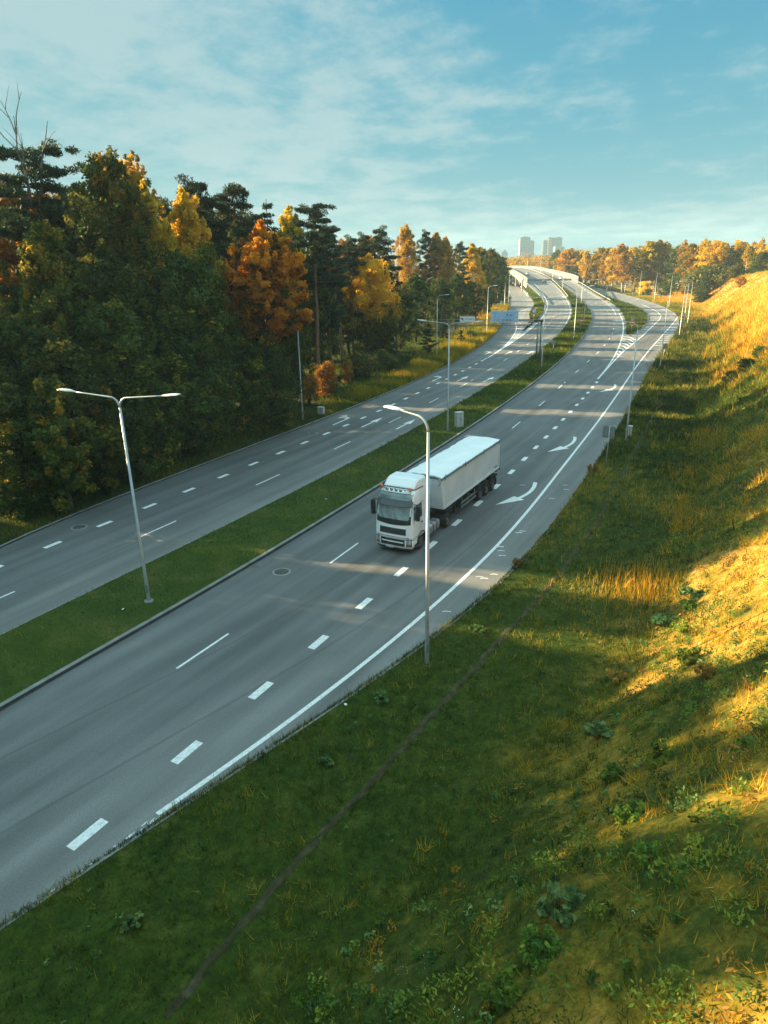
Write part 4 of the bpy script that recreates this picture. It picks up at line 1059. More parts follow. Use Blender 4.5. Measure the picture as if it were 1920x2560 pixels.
dbl = [(372.5, 1502.9, None, 'nearest double armed street lamp, on the grass reserve at the left of the photo'),
       (1118.9, 1076, None, 'double armed street lamp on the reserve beside the grey utility cabinet'),
       (1353.4, 919, None, 'double armed street lamp on the reserve right of the blue sign gantry'),
       (1434.5, 847, None, 'slim double armed street lamp on the reserve, just before the far red no entry sign'),
       (1460, 801, None, 'double armed street lamp on the reserve just beyond the red no entry sign'),
       (1452.8, 760, .6, 'distant double armed street lamp where the reserve narrows before the overpass')]
for i, (u, v, zz, lab) in enumerate(dbl):
    p = ground(u, v, .2 if zz is None else zz)
    a = perp(p.x, p.y, 'medL', 1)
    if i == 0: a = (.94, -.30)
    zb = float(main_z(p.y)) + .2
    if i >= 4: zb = float(main_z(p.y)) + .15
    street_lamp('street_lamp', lab, p.x, p.y, zb, 10.1, [a, (-a[0], -a[1])], 2.5, .66, GD, .5)
# further ones standing in the middle of the overpass
for k, (y, lab) in enumerate(((318, 'double armed street lamp beside the start of the overpass railing'), (366, 'double armed street lamp halfway up the overpass'), (415, 'double armed street lamp high on the overpass, near the crest'), (462, 'farthest double armed street lamp, on the crest of the overpass'))):
    x = float(CV['medL'].x(y)) + .25
    street_lamp('street_lamp', lab, x, y, float(main_z(y)) + .1, 9.95, [(1, -.2), (-1, .2)], 2.6, .62, GD, .5, False)
right = [(1067.3, 1656, 'nearest single armed street lamp, its pole standing in front of the white lorry'),
         (1564.7, 1100.2, 'single armed street lamp on the right verge with a small grey box at its foot'),
         (1649.6, 921.3, 'single armed street lamp on the right verge next to the round sign seen from behind'),
         (1697.9, 842.2, 'single armed street lamp at the outside of the bend, casting its shadow on sunlit grass'),
         (1719, 808, 'single armed street lamp at the foot of the sunlit bank, beyond the hatched road marking'),
         (1707.6, 823, 'thin single armed street lamp between two others at the foot of the sunlit bank'),
         (1672, 767.6, 'single armed street lamp in front of the near end of the yellow hill'),
         (1635.4, 752.4, 'single armed street lamp on the sunlit verge left of the yellow hill'),
         (1597.5, 742.3, 'single armed street lamp on the verge beside the orange bush'),
         (1561.5, 732, 'single armed street lamp against the row of roadside birches'),
         (1529.7, 726.4, 'single armed street lamp between birch trunks beyond the far slip road'),
         (1501, 720, 'farthest single armed street lamp along the right slip road')]
for i, (u, v, lab) in enumerate(right):
    p = ground(u, v, .06 if i < 4 else .4)
    a = perp(p.x, p.y, 'Rright', -1)
    street_lamp('street_lamp', lab, p.x, p.y, (.06 if i < 4 else float(low_z(p.y)) + .05), 10.25, [a], 1.3, .70, GS, .62, i > 0)
leftl = [(757, 1049.5, 'single armed street lamp in front of the orange maple'),
         (1091.8, 897, 'single armed street lamp on the left verge behind the dark roadside conifer'),
         (1216.8, 837.4, 'single armed street lamp on the left verge just left of the blue direction sign'),
         (1243, 770, 'single armed street lamp behind the blue direction sign, leftmost of the far group'),
         (1260.8, 769.5, 'single armed street lamp beside the blue disc sign inside the slip road bend'),
         (1271.6, 756, 'single armed street lamp at the outermost point of the far slip road bend'),
         (1263, 726, 'farthest single armed street lamp before the overpass, at the dark end of the forest')]
for i, (u, v, lab) in enumerate(leftl):
    z = .25 if i < 3 else .45
    p = ground(u, v, z)
    a = perp(p.x, p.y, 'Lleft', 1)
    street_lamp('street_lamp', lab, p.x, p.y, z - .05, 10.1, [a], 1.25, .66, GF, .62)

# ------------------------------------------------------------------ signs
def post(parent, h, r=.035, x=0, y=0, n=8, name='post', mat='galv'):
    m = MB(); m.tube([(x, y, -.3), (x, y, h)], r, n); return m.build(name, [M[mat]], parent)
def disc(mb, r, z, y0, y1, n=24, mat=0, x=0.0):
    vs = [(x + r * math.cos(2 * PI * k / n), y0, z + r * math.sin(2 * PI * k / n)) for k in range(n)] + [(x + r * math.cos(2 * PI * k / n), y1, z + r * math.sin(2 * PI * k / n)) for k in range(n)]
    fs = [tuple(range(n)), tuple(range(2 * n - 1, n - 1, -1))] + [(i, n + i, n + (i + 1) % n, (i + 1) % n) for i in range(n)]
    mb.add(vs, fs, mat)
def text_mesh(s, size, parent, name, loc, mat, bold=0.0, align='LEFT'):
    cu = bpy.data.curves.new('lettering', 'FONT'); cu.body = s; cu.size = size; cu.extrude = .006; cu.align_x = align; cu.offset = bold
    tmp = bpy.data.objects.new('lettering_tmp', cu); COL.objects.link(tmp)
    bpy.context.view_layer.update()
    me = bpy.data.meshes.new_from_object(tmp.evaluated_get(bpy.context.evaluated_depsgraph_get()))
    bpy.data.objects.remove(tmp); bpy.data.curves.remove(cu)
    me.name = name; me.materials.clear(); me.materials.append(M[mat])
    o = link(name, me, parent, loc); o.rotation_euler = (PI / 2, 0, 0)
    return o
# gantry: two masts on the reserve, a long arm over the outbound lanes with two boards (boards face -y in the local frame)
gp = ground(1340, 902.7, .2)
top = survey(1345, 806, gp.y)
GA = math.radians(-7.5)
G = thing('sign_gantry', 'cantilever sign gantry with two masts and a long arm over the outbound lanes', 'gantry', (gp.x, gp.y, .2), GA)
m = MB(); m.tube([(0, 0, -.4), (0, 0, top.z)], [.15, .12], 10); m.build('mast', [M['galvdark']], G)
m = MB(); m.tube([(.62, .5, -.4), (.55, .4, top.z)], [.15, .12], 10); m.build('mast', [M['galvdark']], G)
m = MB(); m.box((.1, .2, top.z + .02), (1.5, .5, .28)); m.build('mast_head', [M['chassis']], G)
zl = top.z - .25
m = MB()
for dz in (-.45, .45): m.tube([(.4, .1, zl + dz), (-15.8, .1, zl + dz + .15)], .075, 8)
for k in range(14): m.tube([(-1.1 * k, .1, zl - .45), (-1.1 * k - 1.1, .1, zl + .5)], .03, 6)
m.build('arm_truss', [M['galvdark']], G)
def local_x(u, v):
    p = survey(u, v, gp.y + 1.0); return (p.x - gp.x) / math.cos(GA)
bx0, bx1 = local_x(1226.9, 790), local_x(1294, 790)
zt, zb = survey(1260, 776.5, gp.y + .8).z - .2, survey(1260, 806, gp.y + .8).z - .2
bw, bh = bx1 - bx0, zt - zb
BS = thing('direction_sign', 'large blue direction sign hanging over the outbound lanes, with white arrows at both sides', 'road sign', (gp.x + math.cos(GA) * bx0, gp.y + math.sin(GA) * bx0, .2 + zb), GA)
BS.location.y -= .12
m = MB(); m.box((bw / 2, 0, bh / 2), (bw, .06, bh)); m.build('frame', [M['sign_white']], BS, bevel=.02)
m = MB(); m.box((bw / 2, -.033, bh / 2), (bw - .16, .01, bh - .16)); m.build('board', [M['sign_blue']], BS)
for x in (.34, bw - .38):
    m = MB(); m.add([(x - .045, -.042, .35), (x + .045, -.042, .35), (x + .045, -.042, bh - .75), (x - .045, -.042, bh - .75)], [(0, 1, 2, 3)])
    m.add([(x - .16, -.042, bh - .8), (x + .16, -.042, bh - .8), (x, -.042, bh - .42)], [(0, 1, 2)]); m.build('arrow', [M['sign_white']], BS)
text_mesh('KAUNAS', .27, BS, 'lettering', (1.15, -.042, bh - .42), 'sign_white', .004)
text_mesh('MARIJAMPOL\u0116', .25, BS, 'lettering', (.85, -.042, bh - .80), 'sign_white', .004)
text_mesh('VILNIUS', .25, BS, 'lettering', (1.35, -.042, bh - 1.16), 'sign_white', .004)
m = MB(); n_ = 20
m.add([(1.02 + .2 * k_ * math.cos(2 * PI * i / n_), -.042, bh - 1.08 + .13 * k_ * math.sin(2 * PI * i / n_)) for k_ in (1, .7) for i in range(n_)], [(i, (i + 1) % n_, n_ + (i + 1) % n_, n_ + i)[::-1] for i in range(n_)])
m.build('oval_symbol', [M['sign_white']], BS)
m = MB(); m.box((2.72, -.045, bh - .72), (.34, .012, .28)); m.box((2.1, -.045, bh - 1.53), (.36, .012, .26)); m.build('green_number_plate', [M['sign_green']], BS)
m = MB()
for x, z in ((3.3, bh - .72), (2.66, bh - 1.53), (3.22, bh - 1.53)): m.box((x, -.045, z), (.36, .012, .24))
m.build('red_number_plate', [M['sign_wine']], BS)
text_mesh('E67', .17, BS, 'lettering', (2.72, -.053, bh - .78), 'sign_white', .002, 'CENTER')
text_mesh('A5', .19, BS, 'lettering', (3.3, -.053, bh - .79), 'sign_white', .002, 'CENTER')
text_mesh('E85', .16, BS, 'lettering', (2.1, -.053, bh - 1.59), 'sign_white', .002, 'CENTER')
text_mesh('A1', .19, BS, 'lettering', (2.66, -.053, bh - 1.60), 'sign_white', .002, 'CENTER')
text_mesh('A4', .19, BS, 'lettering', (3.22, -.053, bh - 1.60), 'sign_white', .002, 'CENTER')
wx0, wx1 = local_x(1150.9, 797), local_x(1187.5, 797)
zt2, zb2 = survey(1169, 791, gp.y + 1.4).z - .2, survey(1169, 804.5, gp.y + 1.4).z - .2
WS = thing('direction_sign', 'small white direction sign with a black slanting arrow over the left turning lane', 'road sign', (gp.x + math.cos(GA) * wx0, gp.y + math.sin(GA) * wx0 - .12, .2 + zb2), GA)
w2, h2 = wx1 - wx0, zt2 - zb2
m = MB(); m.box((w2 / 2, 0, h2 / 2), (w2, .05, h2)); m.build('board', [M['sign_white']], WS)
m = MB(); c_ = (.42, h2 / 2)
def rot(a, b, an=math.radians(135)): return (c_[0] + a * math.cos(an) - b * math.sin(an), -.03, c_[1] + a * math.sin(an) + b * math.cos(an))
m.add([rot(-.30, -.055), rot(.02, -.055), rot(.02, .055), rot(-.30, .055)], [(0, 1, 2, 3)]); m.add([rot(0, -.19), rot(.32, 0), rot(0, .19)], [(0, 1, 2)]); m.build('arrow', [M['sign_black']], WS)
text_mesh('VYT. VALDUT', .24, WS, 'lettering', (.82, -.03, h2 / 2 - .10), 'sign_black', .003)

def round_sign(name, label, u, v, h, r, face, z=.15, rz=0.0, zadd=None):
    p = ground(u, v, z)
    t = thing(name, label, 'road sign', (p.x, p.y, z), rz)
    post(t, h + r * .5)
    m = MB(); disc(m, r, h, -.07, -.045); 
    if face == 'noentry':
        m.build('sign_plate', [M['sign_red']], t)
        q = MB(); q.box((0, -.078, h), (r * 1.4, .012, r * .34)); q.build('white_bar', [M['sign_white']], t)
        q = MB(); disc(q, r * 1.06, h, -.044, -.035); q.build('rim', [M['sign_white']], t)
    elif face == 'back':
        m.build('sign_plate', [M['sign_back']], t)
        q = MB()
        for dz in (-.15, .15): q.box((0, -.085, h + dz), (r * 1.1, .03, .05))
        q.build('bracket', [M['galv']], t)
    elif face == 'limit':
        m.build('sign_plate', [M['sign_red']], t)
        q = MB(); disc(q, r * .75, h, -.078, -.071); q.build('white_face', [M['sign_white']], t)
        q = MB(); disc(q, r * .28, h, -.084, -.079, 12); q.build('symbol', [M['sign_black']], t)
    elif face == 'blue':
        m.build('sign_plate', [M['sign_blue']], t)
        q = MB(); q.box((-r * .35, -.078, h), (r * .2, .012, r * .9)); q.box((r * .35, -.078, h), (r * .2, .012, r * .9)); q.box((0, -.078, h - r * .35), (r * .6, .012, r * .2)); q.build('symbol', [M['sign_white']], t)
    return t
ne = round_sign('no_entry_sign', 'red no entry sign on the central reserve before the overpass', 1450.9, 828, 2.45, .48, 'noentry', .2)
ne = round_sign('no_entry_sign', 'red no entry sign on the right traffic island, with a grey plate above it', 1577.8, 832.6, 2.35, .48, 'noentry', .2)
post(ne, 3.5); m = MB(); m.box((.02, -.06, 3.25), (.65, .03, .7)); m.build('plate_back', [M['sign_back']], ne)
round_sign('round_sign', 'round sign seen from behind on the right verge, beside the third lamp pole', 1657.3, 903.7, 2.5, .46, 'back', .06)
round_sign('round_sign', 'round grey sign seen from behind on the central reserve near the gantry masts', 1382.8, 876, 1.5, .46, 'back', .2)
round_sign('round_sign', 'small red ringed round sign on the left traffic island', 1338.8, 786, 1.9, .40, 'limit', .3)
round_sign('round_sign', 'blue disc sign on the dark verge inside the slip road bend', 1252.2, 768, 1.9, .42, 'blue', .5)
tt = round_sign('island_marker_sign', 'blue disc above a red and white triangle on the nose of the left traffic island', 1333.5, 806, 3.0, .46, 'blue', .15)
m = MB(); m.add([(-.55, -.06, 1.55), (.55, -.06, 1.55), (0, -.06, 2.5), (-.55, -.05, 1.55), (.55, -.05, 1.55), (0, -.05, 2.5)], [(0, 1, 2), (5, 4, 3), (0, 3, 4, 1), (1, 4, 5, 2), (2, 5, 3, 0)]); m.build('triangle', [M['sign_red']], tt)
m = MB(); m.add([(-.33, -.068, 1.66), (.33, -.068, 1.66), (0, -.068, 2.25)], [(0, 1, 2)]); m.build('triangle_face', [M['sign_white']], tt)
for k, (u, lab) in enumerate(((1325, 'left of two low dark marker blocks at the nose of the left traffic island'), (1343, 'right of two low dark marker blocks at the nose of the left traffic island'))):
    p = ground(u, 807, 0); t = thing('marker_block', lab, 'marker', (p.x, p.y, .01)); m = MB(); m.box((0, 0, .2), (1.0, .5, .4), 0, 0, 0, .8); m.build('block', [M['chassis']], t)
    m = MB(); m.box((0, -.23, .22), (.8, .03, .12)); m.build('reflector', [M['sign_back']], t)
p = ground(1240, 780, .4); t = thing('yield_sign', 'pale pinkish warning sign above the top edge of the blue direction sign', 'road sign', (p.x, p.y, .4)); post(t, 2.4)
m = MB(); m.add([(-.5, -.06, 2.3), (.5, -.06, 2.3), (0, -.06, 1.45), (-.5, -.05, 2.3), (.5, -.05, 2.3), (0, -.05, 1.45)], [(2, 1, 0), (3, 4, 5), (0, 1, 4, 3), (1, 2, 5, 4), (2, 0, 3, 5)]); m.build('triangle', [M['sign_red']], t)
m = MB(); m.add([(-.34, -.066, 2.2), (.34, -.066, 2.2), (0, -.066, 1.62)], [(2, 1, 0)]); m.build('triangle_face', [M['sign_white']], t)
# square plate seen from behind
p = ground(1514.3, 1169.7, .06)
t = thing('square_sign', 'square grey sign seen from behind on the right verge, before the second lamp', 'road sign', (p.x, p.y, .06), math.radians(-28)); post(t, 3.55, .04)
m = MB(); m.box((-.05, .05, 3.02), (.96, .02, .96)); m.build('sign_plate', [M['sign_back']], t)
m = MB()
for dz in (-.3, .3): m.box((0, .02, 3.02 + dz), (.9, .04, .05))
m.build('bracket', [M['galvdark']], t)
p = ground(1580, 742, .8); 
t = thing('square_sign', 'small square sign seen from behind on the grass by the orange bush', 'road sign', (p.x, p.y, .8)); post(t, 2.6); m = MB(); m.box((0, .05, 2.3), (1.0, .03, 1.0)); m.build('sign_plate', [M['sign_back']], t)
p = ground(1516, 733, .8)
t = thing('square_sign', 'thin faded sign on the narrow island of the far slip road', 'road sign', (p.x, p.y, .6)); post(t, 3.6); m = MB(); m.box((0, .05, 3.2), (1.0, .03, .8)); m.build('sign_plate', [M['sign_back']], t)
p = ground(1704.5, 826, .1); t = thing('square_sign', 'small sign plate seen from behind at the outside of the sunlit bend', 'road sign', (p.x, p.y, .1)); post(t, 3.3); m = MB(); m.box((.1, .05, 3.0), (.95, .03, .5)); m.build('sign_plate', [M['sign_back']], t); m = MB(); m.box((.1, .06, 1.95), (.6, .03, .9)); m.build('lower_plate', [M['sign_back']], t)
# utility cabinets
def cabinet(label, u, v, w, d, h, z, rz):
    p = ground(u, v, z); t = thing('utility_cabinet', label, 'cabinet', (p.x, p.y, z), rz)
    m = MB(); m.box((0, 0, h / 2), (w, d, h)); m.build('body', [M['cabinet']], t, bevel=.015)
    m = MB(); m.box((0, 0, h + .035), (w + .07, d + .07, .07)); m.build('lid', [M['cabinet']], t, bevel=.015)
    m = MB(); m.box((0, -d / 2 - .004, h / 2), (.018, .01, h - .1)); m.build('door_gap', [M['black']], t)
    m = MB(); m.box((.07, -d / 2 - .02, h * .55), (.03, .04, .14)); m.build('handle', [M['galvdark']], t)
    m = MB(); m.box((0, 0, -.05), (w + .04, d + .04, .16)); m.build('plinth', [M['kerb']], t)
cabinet('grey utility cabinet on the grass reserve behind the lorry', 1147, 1067, .82, .52, 1.5, .2, math.radians(25))
cabinet('small grey cabinet half hidden in the dark left verge, right of the lamp', 803, 1034, .75, .4, .7, .35, math.radians(-25))
cabinet('small grey box at the foot of the lamp on the right verge', 1573, 1090, .38, .35, .95, .06, math.radians(-25))
# cast iron covers in the road
for u, v, r, lab in ((704, 1429.5, .44, 'round cast iron manhole cover in the inbound lane in front of the lorry'), (198, 1318, .44, 'round rusty manhole cover in the outbound turning lane at the far left'), (782, 1083, .4, 'round pale manhole cover in the outbound turning lane ahead of the first lane arrows')):
    p = ground(u, v); t = thing('manhole_cover', lab, 'manhole cover', (p.x, p.y, .004))
    m = MB(); m.lathe([(r + .09, 0), (r + .08, .006), (r, .008), (r - .03, .004)], (0, 0, 0), 'Z', 28); m.build('collar', [M['asphalt_far']], t)
    m = MB(); m.lathe([(0, .009), (r - .03, .009), (r - .03, .002)][::-1], (0, 0, 0), 'Z', 28)
    for k in range(6):
        for j in range(2): m.box(((.14 + .17 * j) * math.cos(k * PI / 3 + j * .5), (.14 + .17 * j) * math.sin(k * PI / 3 + j * .5), .011), (.1, .03, .006), 0, k * PI / 3)
    m.build('cover', [M['iron']], t)
for u, v, lab in ((638, 1417, 'rectangular gully grate by the reserve kerb beside the manhole'), (140, 1314, 'small dark gully grate by the left kerb')):
    p = ground(u, v); t = thing('gully_grate', lab, 'drain', (p.x, p.y, .004), math.radians(60)); m = MB(); m.box((0, 0, .004), (.62, .42, .008)); m.build('frame', [M['kerb']], t)
    m = MB()
    for k in range(7): m.box((-.24 + .08 * k, 0, .010), (.045, .34, .008))
    m.build('grate', [M['iron']], t)
# litter on the grass
for u, v, z, lab in ((815, 1250, .2, 'white scrap of paper on the reserve grass left of the lorry'), (308, 1526, .2, 'small white litter on the reserve near the first lamp'), (864, 1765, .06, 'white scrap of litter at the road edge near the nearest lamp'), (1690, 964, .06, 'tiny white litter on the mown verge beyond the second lamp')):
    p = ground(u, v, z); t = MB(); rr_ = random.Random(u)
    t.add([(-.08, -.04, .01), (.01, -.06, .04), (.09, -.01, .02), (.04, .06, .04), (-.06, .04, .02), (0, 0, .06)], [(0, 1, 5), (1, 2, 5), (2, 3, 5), (3, 4, 5), (4, 0, 5)])
    o = t.build('litter', [M['litter']], None, (p.x, p.y, z + .06)); o.rotation_euler = (0, 0, rr_.uniform(0, 6)); tag(o, lab, 'litter')

# ------------------------------------------------------------------ overpass: noise barriers, rails, deck edge, piers
def wall_along(mb, pts, z0, z1, t=.12, mat=0):
    P = np.array(pts, float); d = np.gradient(P, axis=0); d /= np.hypot(d[:, 0], d[:, 1])[:, None]; nrm = np.stack([-d[:, 1], d[:, 0]], -1) * t / 2
    rows = []
    for p, q in zip(P, nrm):
        a, b = p + q, p - q; za, zb_ = z0(p[1]), z1(p[1])
        rows.append([(*a, za), (*a, zb_), (*b, zb_), (*b, za)])
    mb.loft(rows, mat, False)
def mz(dz): return lambda y: float(main_z(y)) + dz
def noise_barrier(label, pts, h0, h1, ya, yb):
    """h0 high at its near end (station ya), h1 from station yb on"""
    t = thing('noise_barrier', label, 'barrier', (0, 0, 0))
    H_ = lambda y: float(np.interp(y, [ya, yb], [h0, h1]))
    fr = lambda k: (lambda y: float(main_z(y)) + H_(y) * k)
    m = MB(); wall_along(m, pts, mz(-.1), fr(.26), .3); m.build('parapet', [M['concrete']], t)
    m = MB(); wall_along(m, pts, fr(.26), fr(.62), .06); m.build('glazing', [M['barrierglass']], t)
    m = MB(); wall_along(m, pts, fr(.62), fr(1), .10); m.build('panel', [M['barrier']], t)
    for p in pts[::2]:
        q = MB(); z = float(main_z(p[1])); h = H_(p[1]); q.box((p[0], p[1], z + h / 2 + .05), (.2, .2, h + .1)); q.build('post', [M['galv']], t)
    return t
noise_barrier('white noise barrier curving along the left edge of the overpass', Line(LINES['deckL'][1:]).span(352.19, 640, 76), 3.0, 1.6, 360, 430)
noise_barrier('white noise barrier along the right edge of the overpass', np.array([(p[0] + .5, p[1]) for p in Line(LINES['islRleft']).span(355, 670, 76)]), 3.2, 1.5, 365, 440)
def guard_rail(label, pts, dz=lambda y: float(main_z(y)), h=.75, mat='galv'):
    t = thing('guard_rail', label, 'guard rail', (0, 0, 0))
    m = MB(); wall_along(m, pts, lambda y: dz(y) + h - .32, lambda y: dz(y) + h, .09); m.build('rail', [M[mat]], t)
    for p in pts[::2]:
        q = MB(); q.box((p[0], p[1], dz(p[1]) + h / 2 - .15), (.12, .12, h)); q.build('post', [M[mat]], t)
guard_rail('pale steel guard rail along the right edge of the climbing road', np.array([(p[0] + .45, p[1]) for p in Line(LINES['islRleft']).span(268, 354, 26)]), h=1.0)
guard_rail('pale guard rail on the outbound side of the overpass median', Line(LINES['medL']).span(285, 560, 60) + np.array([.3, 0]), h=.95, mat='concrete')
guard_rail('dark railing on the inbound side of the overpass median', np.array(Line(LINES['medR']).span(318, 400, 24)) - np.array([.35, 0]), h=1.3, mat='chassis')
guard_rail('dark green railing on the left island slope before the overpass', np.array([(p[0] - .4, p[1]) for p in Line(LINES['islandLright']).span(262, 351, 24)]), h=1.1, mat='galvdark')
# deck edge and piers
ob = thing('overpass_bridge', 'pale concrete overpass bridge carrying the main road to the left over the slip road', 'bridge', (0, 0, 0))
m = MB(); P_ = Line(LINES['deckL'][1:]).span(352.19, 640, 60); wall_along(m, P_, mz(-1.9), mz(-.1), .5); m.build('deck_edge', [M['concrete']], ob)
m = MB()
A_ = Line(LINES['deckL'][1:]).at(np.linspace(2, 300, 40)); B_ = Line(LINES['islRleft']).span(372, 660, 40)
for k in range(len(A_) - 1):
    q0, q1, r0, r1 = A_[k], A_[k + 1], B_[k], B_[k + 1]
    m.add([(*q0, mz(-1.6)(q0[1])), (*q1, mz(-1.6)(q1[1])), (*r1, mz(-1.6)(r1[1])), (*r0, mz(-1.6)(r0[1]))], [(0, 3, 2, 1)])
m.build('deck_underside', [M['concrete']], ob)
for y in (402, 440, 478, 516):
    for f_ in (.12, .5, .88):
        a = float(Line(LINES['deckL']).x(y)); b = float(Line(LINES['islRleft']).x(y)); x = a + (b - a) * f_
        q = MB(); q.lathe([(.6, .5), (.6, float(main_z(y)) - 1.5)], (x, y, 0), 'Z', 12); q.build('pier', [M['concrete']], ob)
q = MB(); a = float(Line(LINES['deckL']).x(362)); q.box((a + 14, 372, 3.4), (28, 1.2, 6.4), 0, .05); q.build('abutment', [M['concrete']], ob)
# bare orange cone of soil below the abutment, concrete stair on the island slope
V = []; 
A = np.array([(84, 372), (82, 372), (80, 366), (75, 356), (71, 348)], float)[::-1]
B = np.array([(93, 420), (84, 405), (80, 392), (76.0, 382), (71.8, 356)], float)[::-1]
sheet('bare_slope', A, B, lambda y: main_z(y) - .3, lambda y: low_z(y) + .15, 4, M['bare_soil'])
st = thing('concrete_steps', 'flight of pale concrete steps on the left island slope below the overpass', 'steps', (0, 0, 0))
a, b = ground(1303, 722, .9), ground(1321, 740, .9)
m = MB()
for k in range(14):
    t_ = k / 13; m.box((a.x + (b.x - a.x) * t_ + .6, a.y + (b.y - a.y) * t_, 2.0 - t_ * 1.2), (1.6, 3.6, .5))
m.build('treads', [M['concrete']], st)
for s_ in (-.9, .9):
    m = MB(); m.tube([(a.x + .6 + s_, a.y, 3.1), (b.x + .6 + s_, b.y, 1.9)], .05, 6); m.build('handrail', [M['galv']], st)

# ------------------------------------------------------------------ cars
def car(label, x, y, z, heading, paint_, kind='saloon'):
    """local +x forward"""
    t = thing('car', label, 'car', (x, y, z), heading, 'cars on the road')
    Lh, W = (2.2, .88) if kind != 'van' else (2.4, .95)
    roof = 1.45 if kind == 'saloon' else (1.66 if kind == 'suv' else 2.0)
    b = MB()
    def sec(z_, f, r, w): return [(f - .18, -w * .8, z_), (f, -w * .4, z_), (f, w * .4, z_), (f - .18, w * .8, z_), (f - .55, w, z_), (r + .4, w, z_), (r + .05, w * .85, z_), (r, 0, z_), (r + .05, -w * .85, z_), (r + .4, -w, z_), (f - .55, -w, z_)]
    b.loft([sec(.28, Lh - .08, -Lh + .08, W * .96), sec(.5, Lh, -Lh, W), sec(.78, Lh - .05, -Lh, W), sec(.93, Lh - .35, -Lh + .06, W * .96)], 0)
    b.build('body', [M['car_' + paint_]], t)
    f0, r0 = (.95, -1.75) if kind == 'saloon' else (1.05, -2.08)
    f1, r1 = (.15, -1.1) if kind == 'saloon' else (.35, -1.75)
    c = MB(); c.loft([[(f0, -W * .8, .92), (f0, W * .8, .92), (r0, W * .84, .92), (r0, -W * .84, .92)], [(f1, -W * .64, roof), (f1, W * .64, roof), (r1, W * .66, roof), (r1, -W * .66, roof)]], 0, False)
    cb = c.build('cabin', [M['car_' + paint_]], t)
    g = MB()
    def on(tt, u_, side):
        w = W * (.8 + (.64 - .8) * tt); return w
    mid = lambda a, b_, k: a + (b_ - a) * k
    fz = lambda k: mid(.92, roof, k)
    def quad(p): g.add(p, [(0, 1, 2, 3)])
    ks, ke = .12, .9
    quad([(mid(f0, f1, ks) + .012, -W * mid(.74, .60, ks), fz(ks)), (mid(f0, f1, ks) + .012, W * mid(.74, .60, ks), fz(ks)), (mid(f0, f1, ke) + .012, W * mid(.74, .60, ke), fz(ke)), (mid(f0, f1, ke) + .012, -W * mid(.74, .60, ke), fz(ke))])
    quad([(mid(r0, r1, ks) - .012, W * mid(.76, .60, ks), fz(ks)), (mid(r0, r1, ks) - .012, -W * mid(.76, .60, ks), fz(ks)), (mid(r0, r1, ke) - .012, -W * mid(.76, .60, ke), fz(ke)), (mid(r0, r1, ke) - .012, W * mid(.76, .60, ke), fz(ke))])
    for s in (-1, 1):
        q = [(mid(f0, f1, ks) - .12, s * (W * mid(.81, .645, ks) + .012), fz(ks)), (mid(r0, r1, ks) + .15, s * (W * mid(.84, .665, ks) + .012), fz(ks)), (mid(r0, r1, ke) + .12, s * (W * mid(.84, .665, ke) + .012), fz(ke)), (mid(f0, f1, ke) - .08, s * (W * mid(.81, .645, ke) + .012), fz(ke))]
        quad(q if s < 0 else q[::-1])
    g.build('window', [M['glass']], cb)
    for s in (-1, 1):
        for xx in (Lh * .62, -Lh * .62):
            w = MB(); w.lathe([(.2, -.1), (.30, -.1), (.32, -.06), (.32, .06), (.30, .1), (.2, .1)], (0, 0, 0), 'Y', 14); wo = w.build('wheel', [M['rubber']], t, (xx, s * (W - .08), .32))
            w = MB(); w.lathe([(.2, s * .09), (.1, s * .07), (0, s * .07)], (0, 0, 0), 'Y', 12); w.build('rim', [M['rim']], wo)
        h = MB(); h.box((Lh - .13, s * W * .68, .70), (.16, .34, .14)); h.build('headlight', [M['headlamp']], t)
        h = MB(); h.box((-Lh + .02, s * W * .72, .78), (.08, .3, .16)); h.build('tail_light', [M['redlamp']], t)
        h = MB(); h.box((f0 - .25, s * (W + .08), .98), (.1, .16, .12)); h.build('wing_mirror', [M['black']], t)
    p = MB(); p.box((Lh - .0, 0, .5), (.02, .5, .11)); p.box((-Lh + .0, 0, .6), (.02, .5, .11)); p.build('number_plate', [M['sign_white']], t)
    return t
def place_car(u, v, zf, label, curve, away, paint_, kind):
    for Y in np.arange(150, 520, .25):            # first place along the sight line where the road is met
        p = survey(u, v, Y)
        if p.z <= float(zf(Y)): break
    z = float(zf(p.y))
    tn = CV[curve].tangent(np.array([CV[curve].s_of(p.y)]))[0] * (1 if away else -1)
    car(label, p.x, p.y, z + .012, math.atan2(tn[1], tn[0]), paint_, kind)
place_car(1318.8, 687, main_z, 'white car driving away near the crest of the overpass', 'medL', True, 'white', 'saloon')
place_car(1360.8, 706, main_z, 'grey car driving away up the overpass', 'medL', True, 'grey', 'saloon')
place_car(1402.5, 699, main_z, 'white van coming down the inbound side of the overpass', 'medR', False, 'white', 'suv')
place_car(1282, 716.5, low_z, 'black car on the left slip road under the overpass', 'Lleft', True, 'black', 'suv')
place_car(1476.5, 721.5, low_z, 'dark car with pale headlights on the right slip road behind the guard rail', 'Rright', False, 'navy', 'saloon')

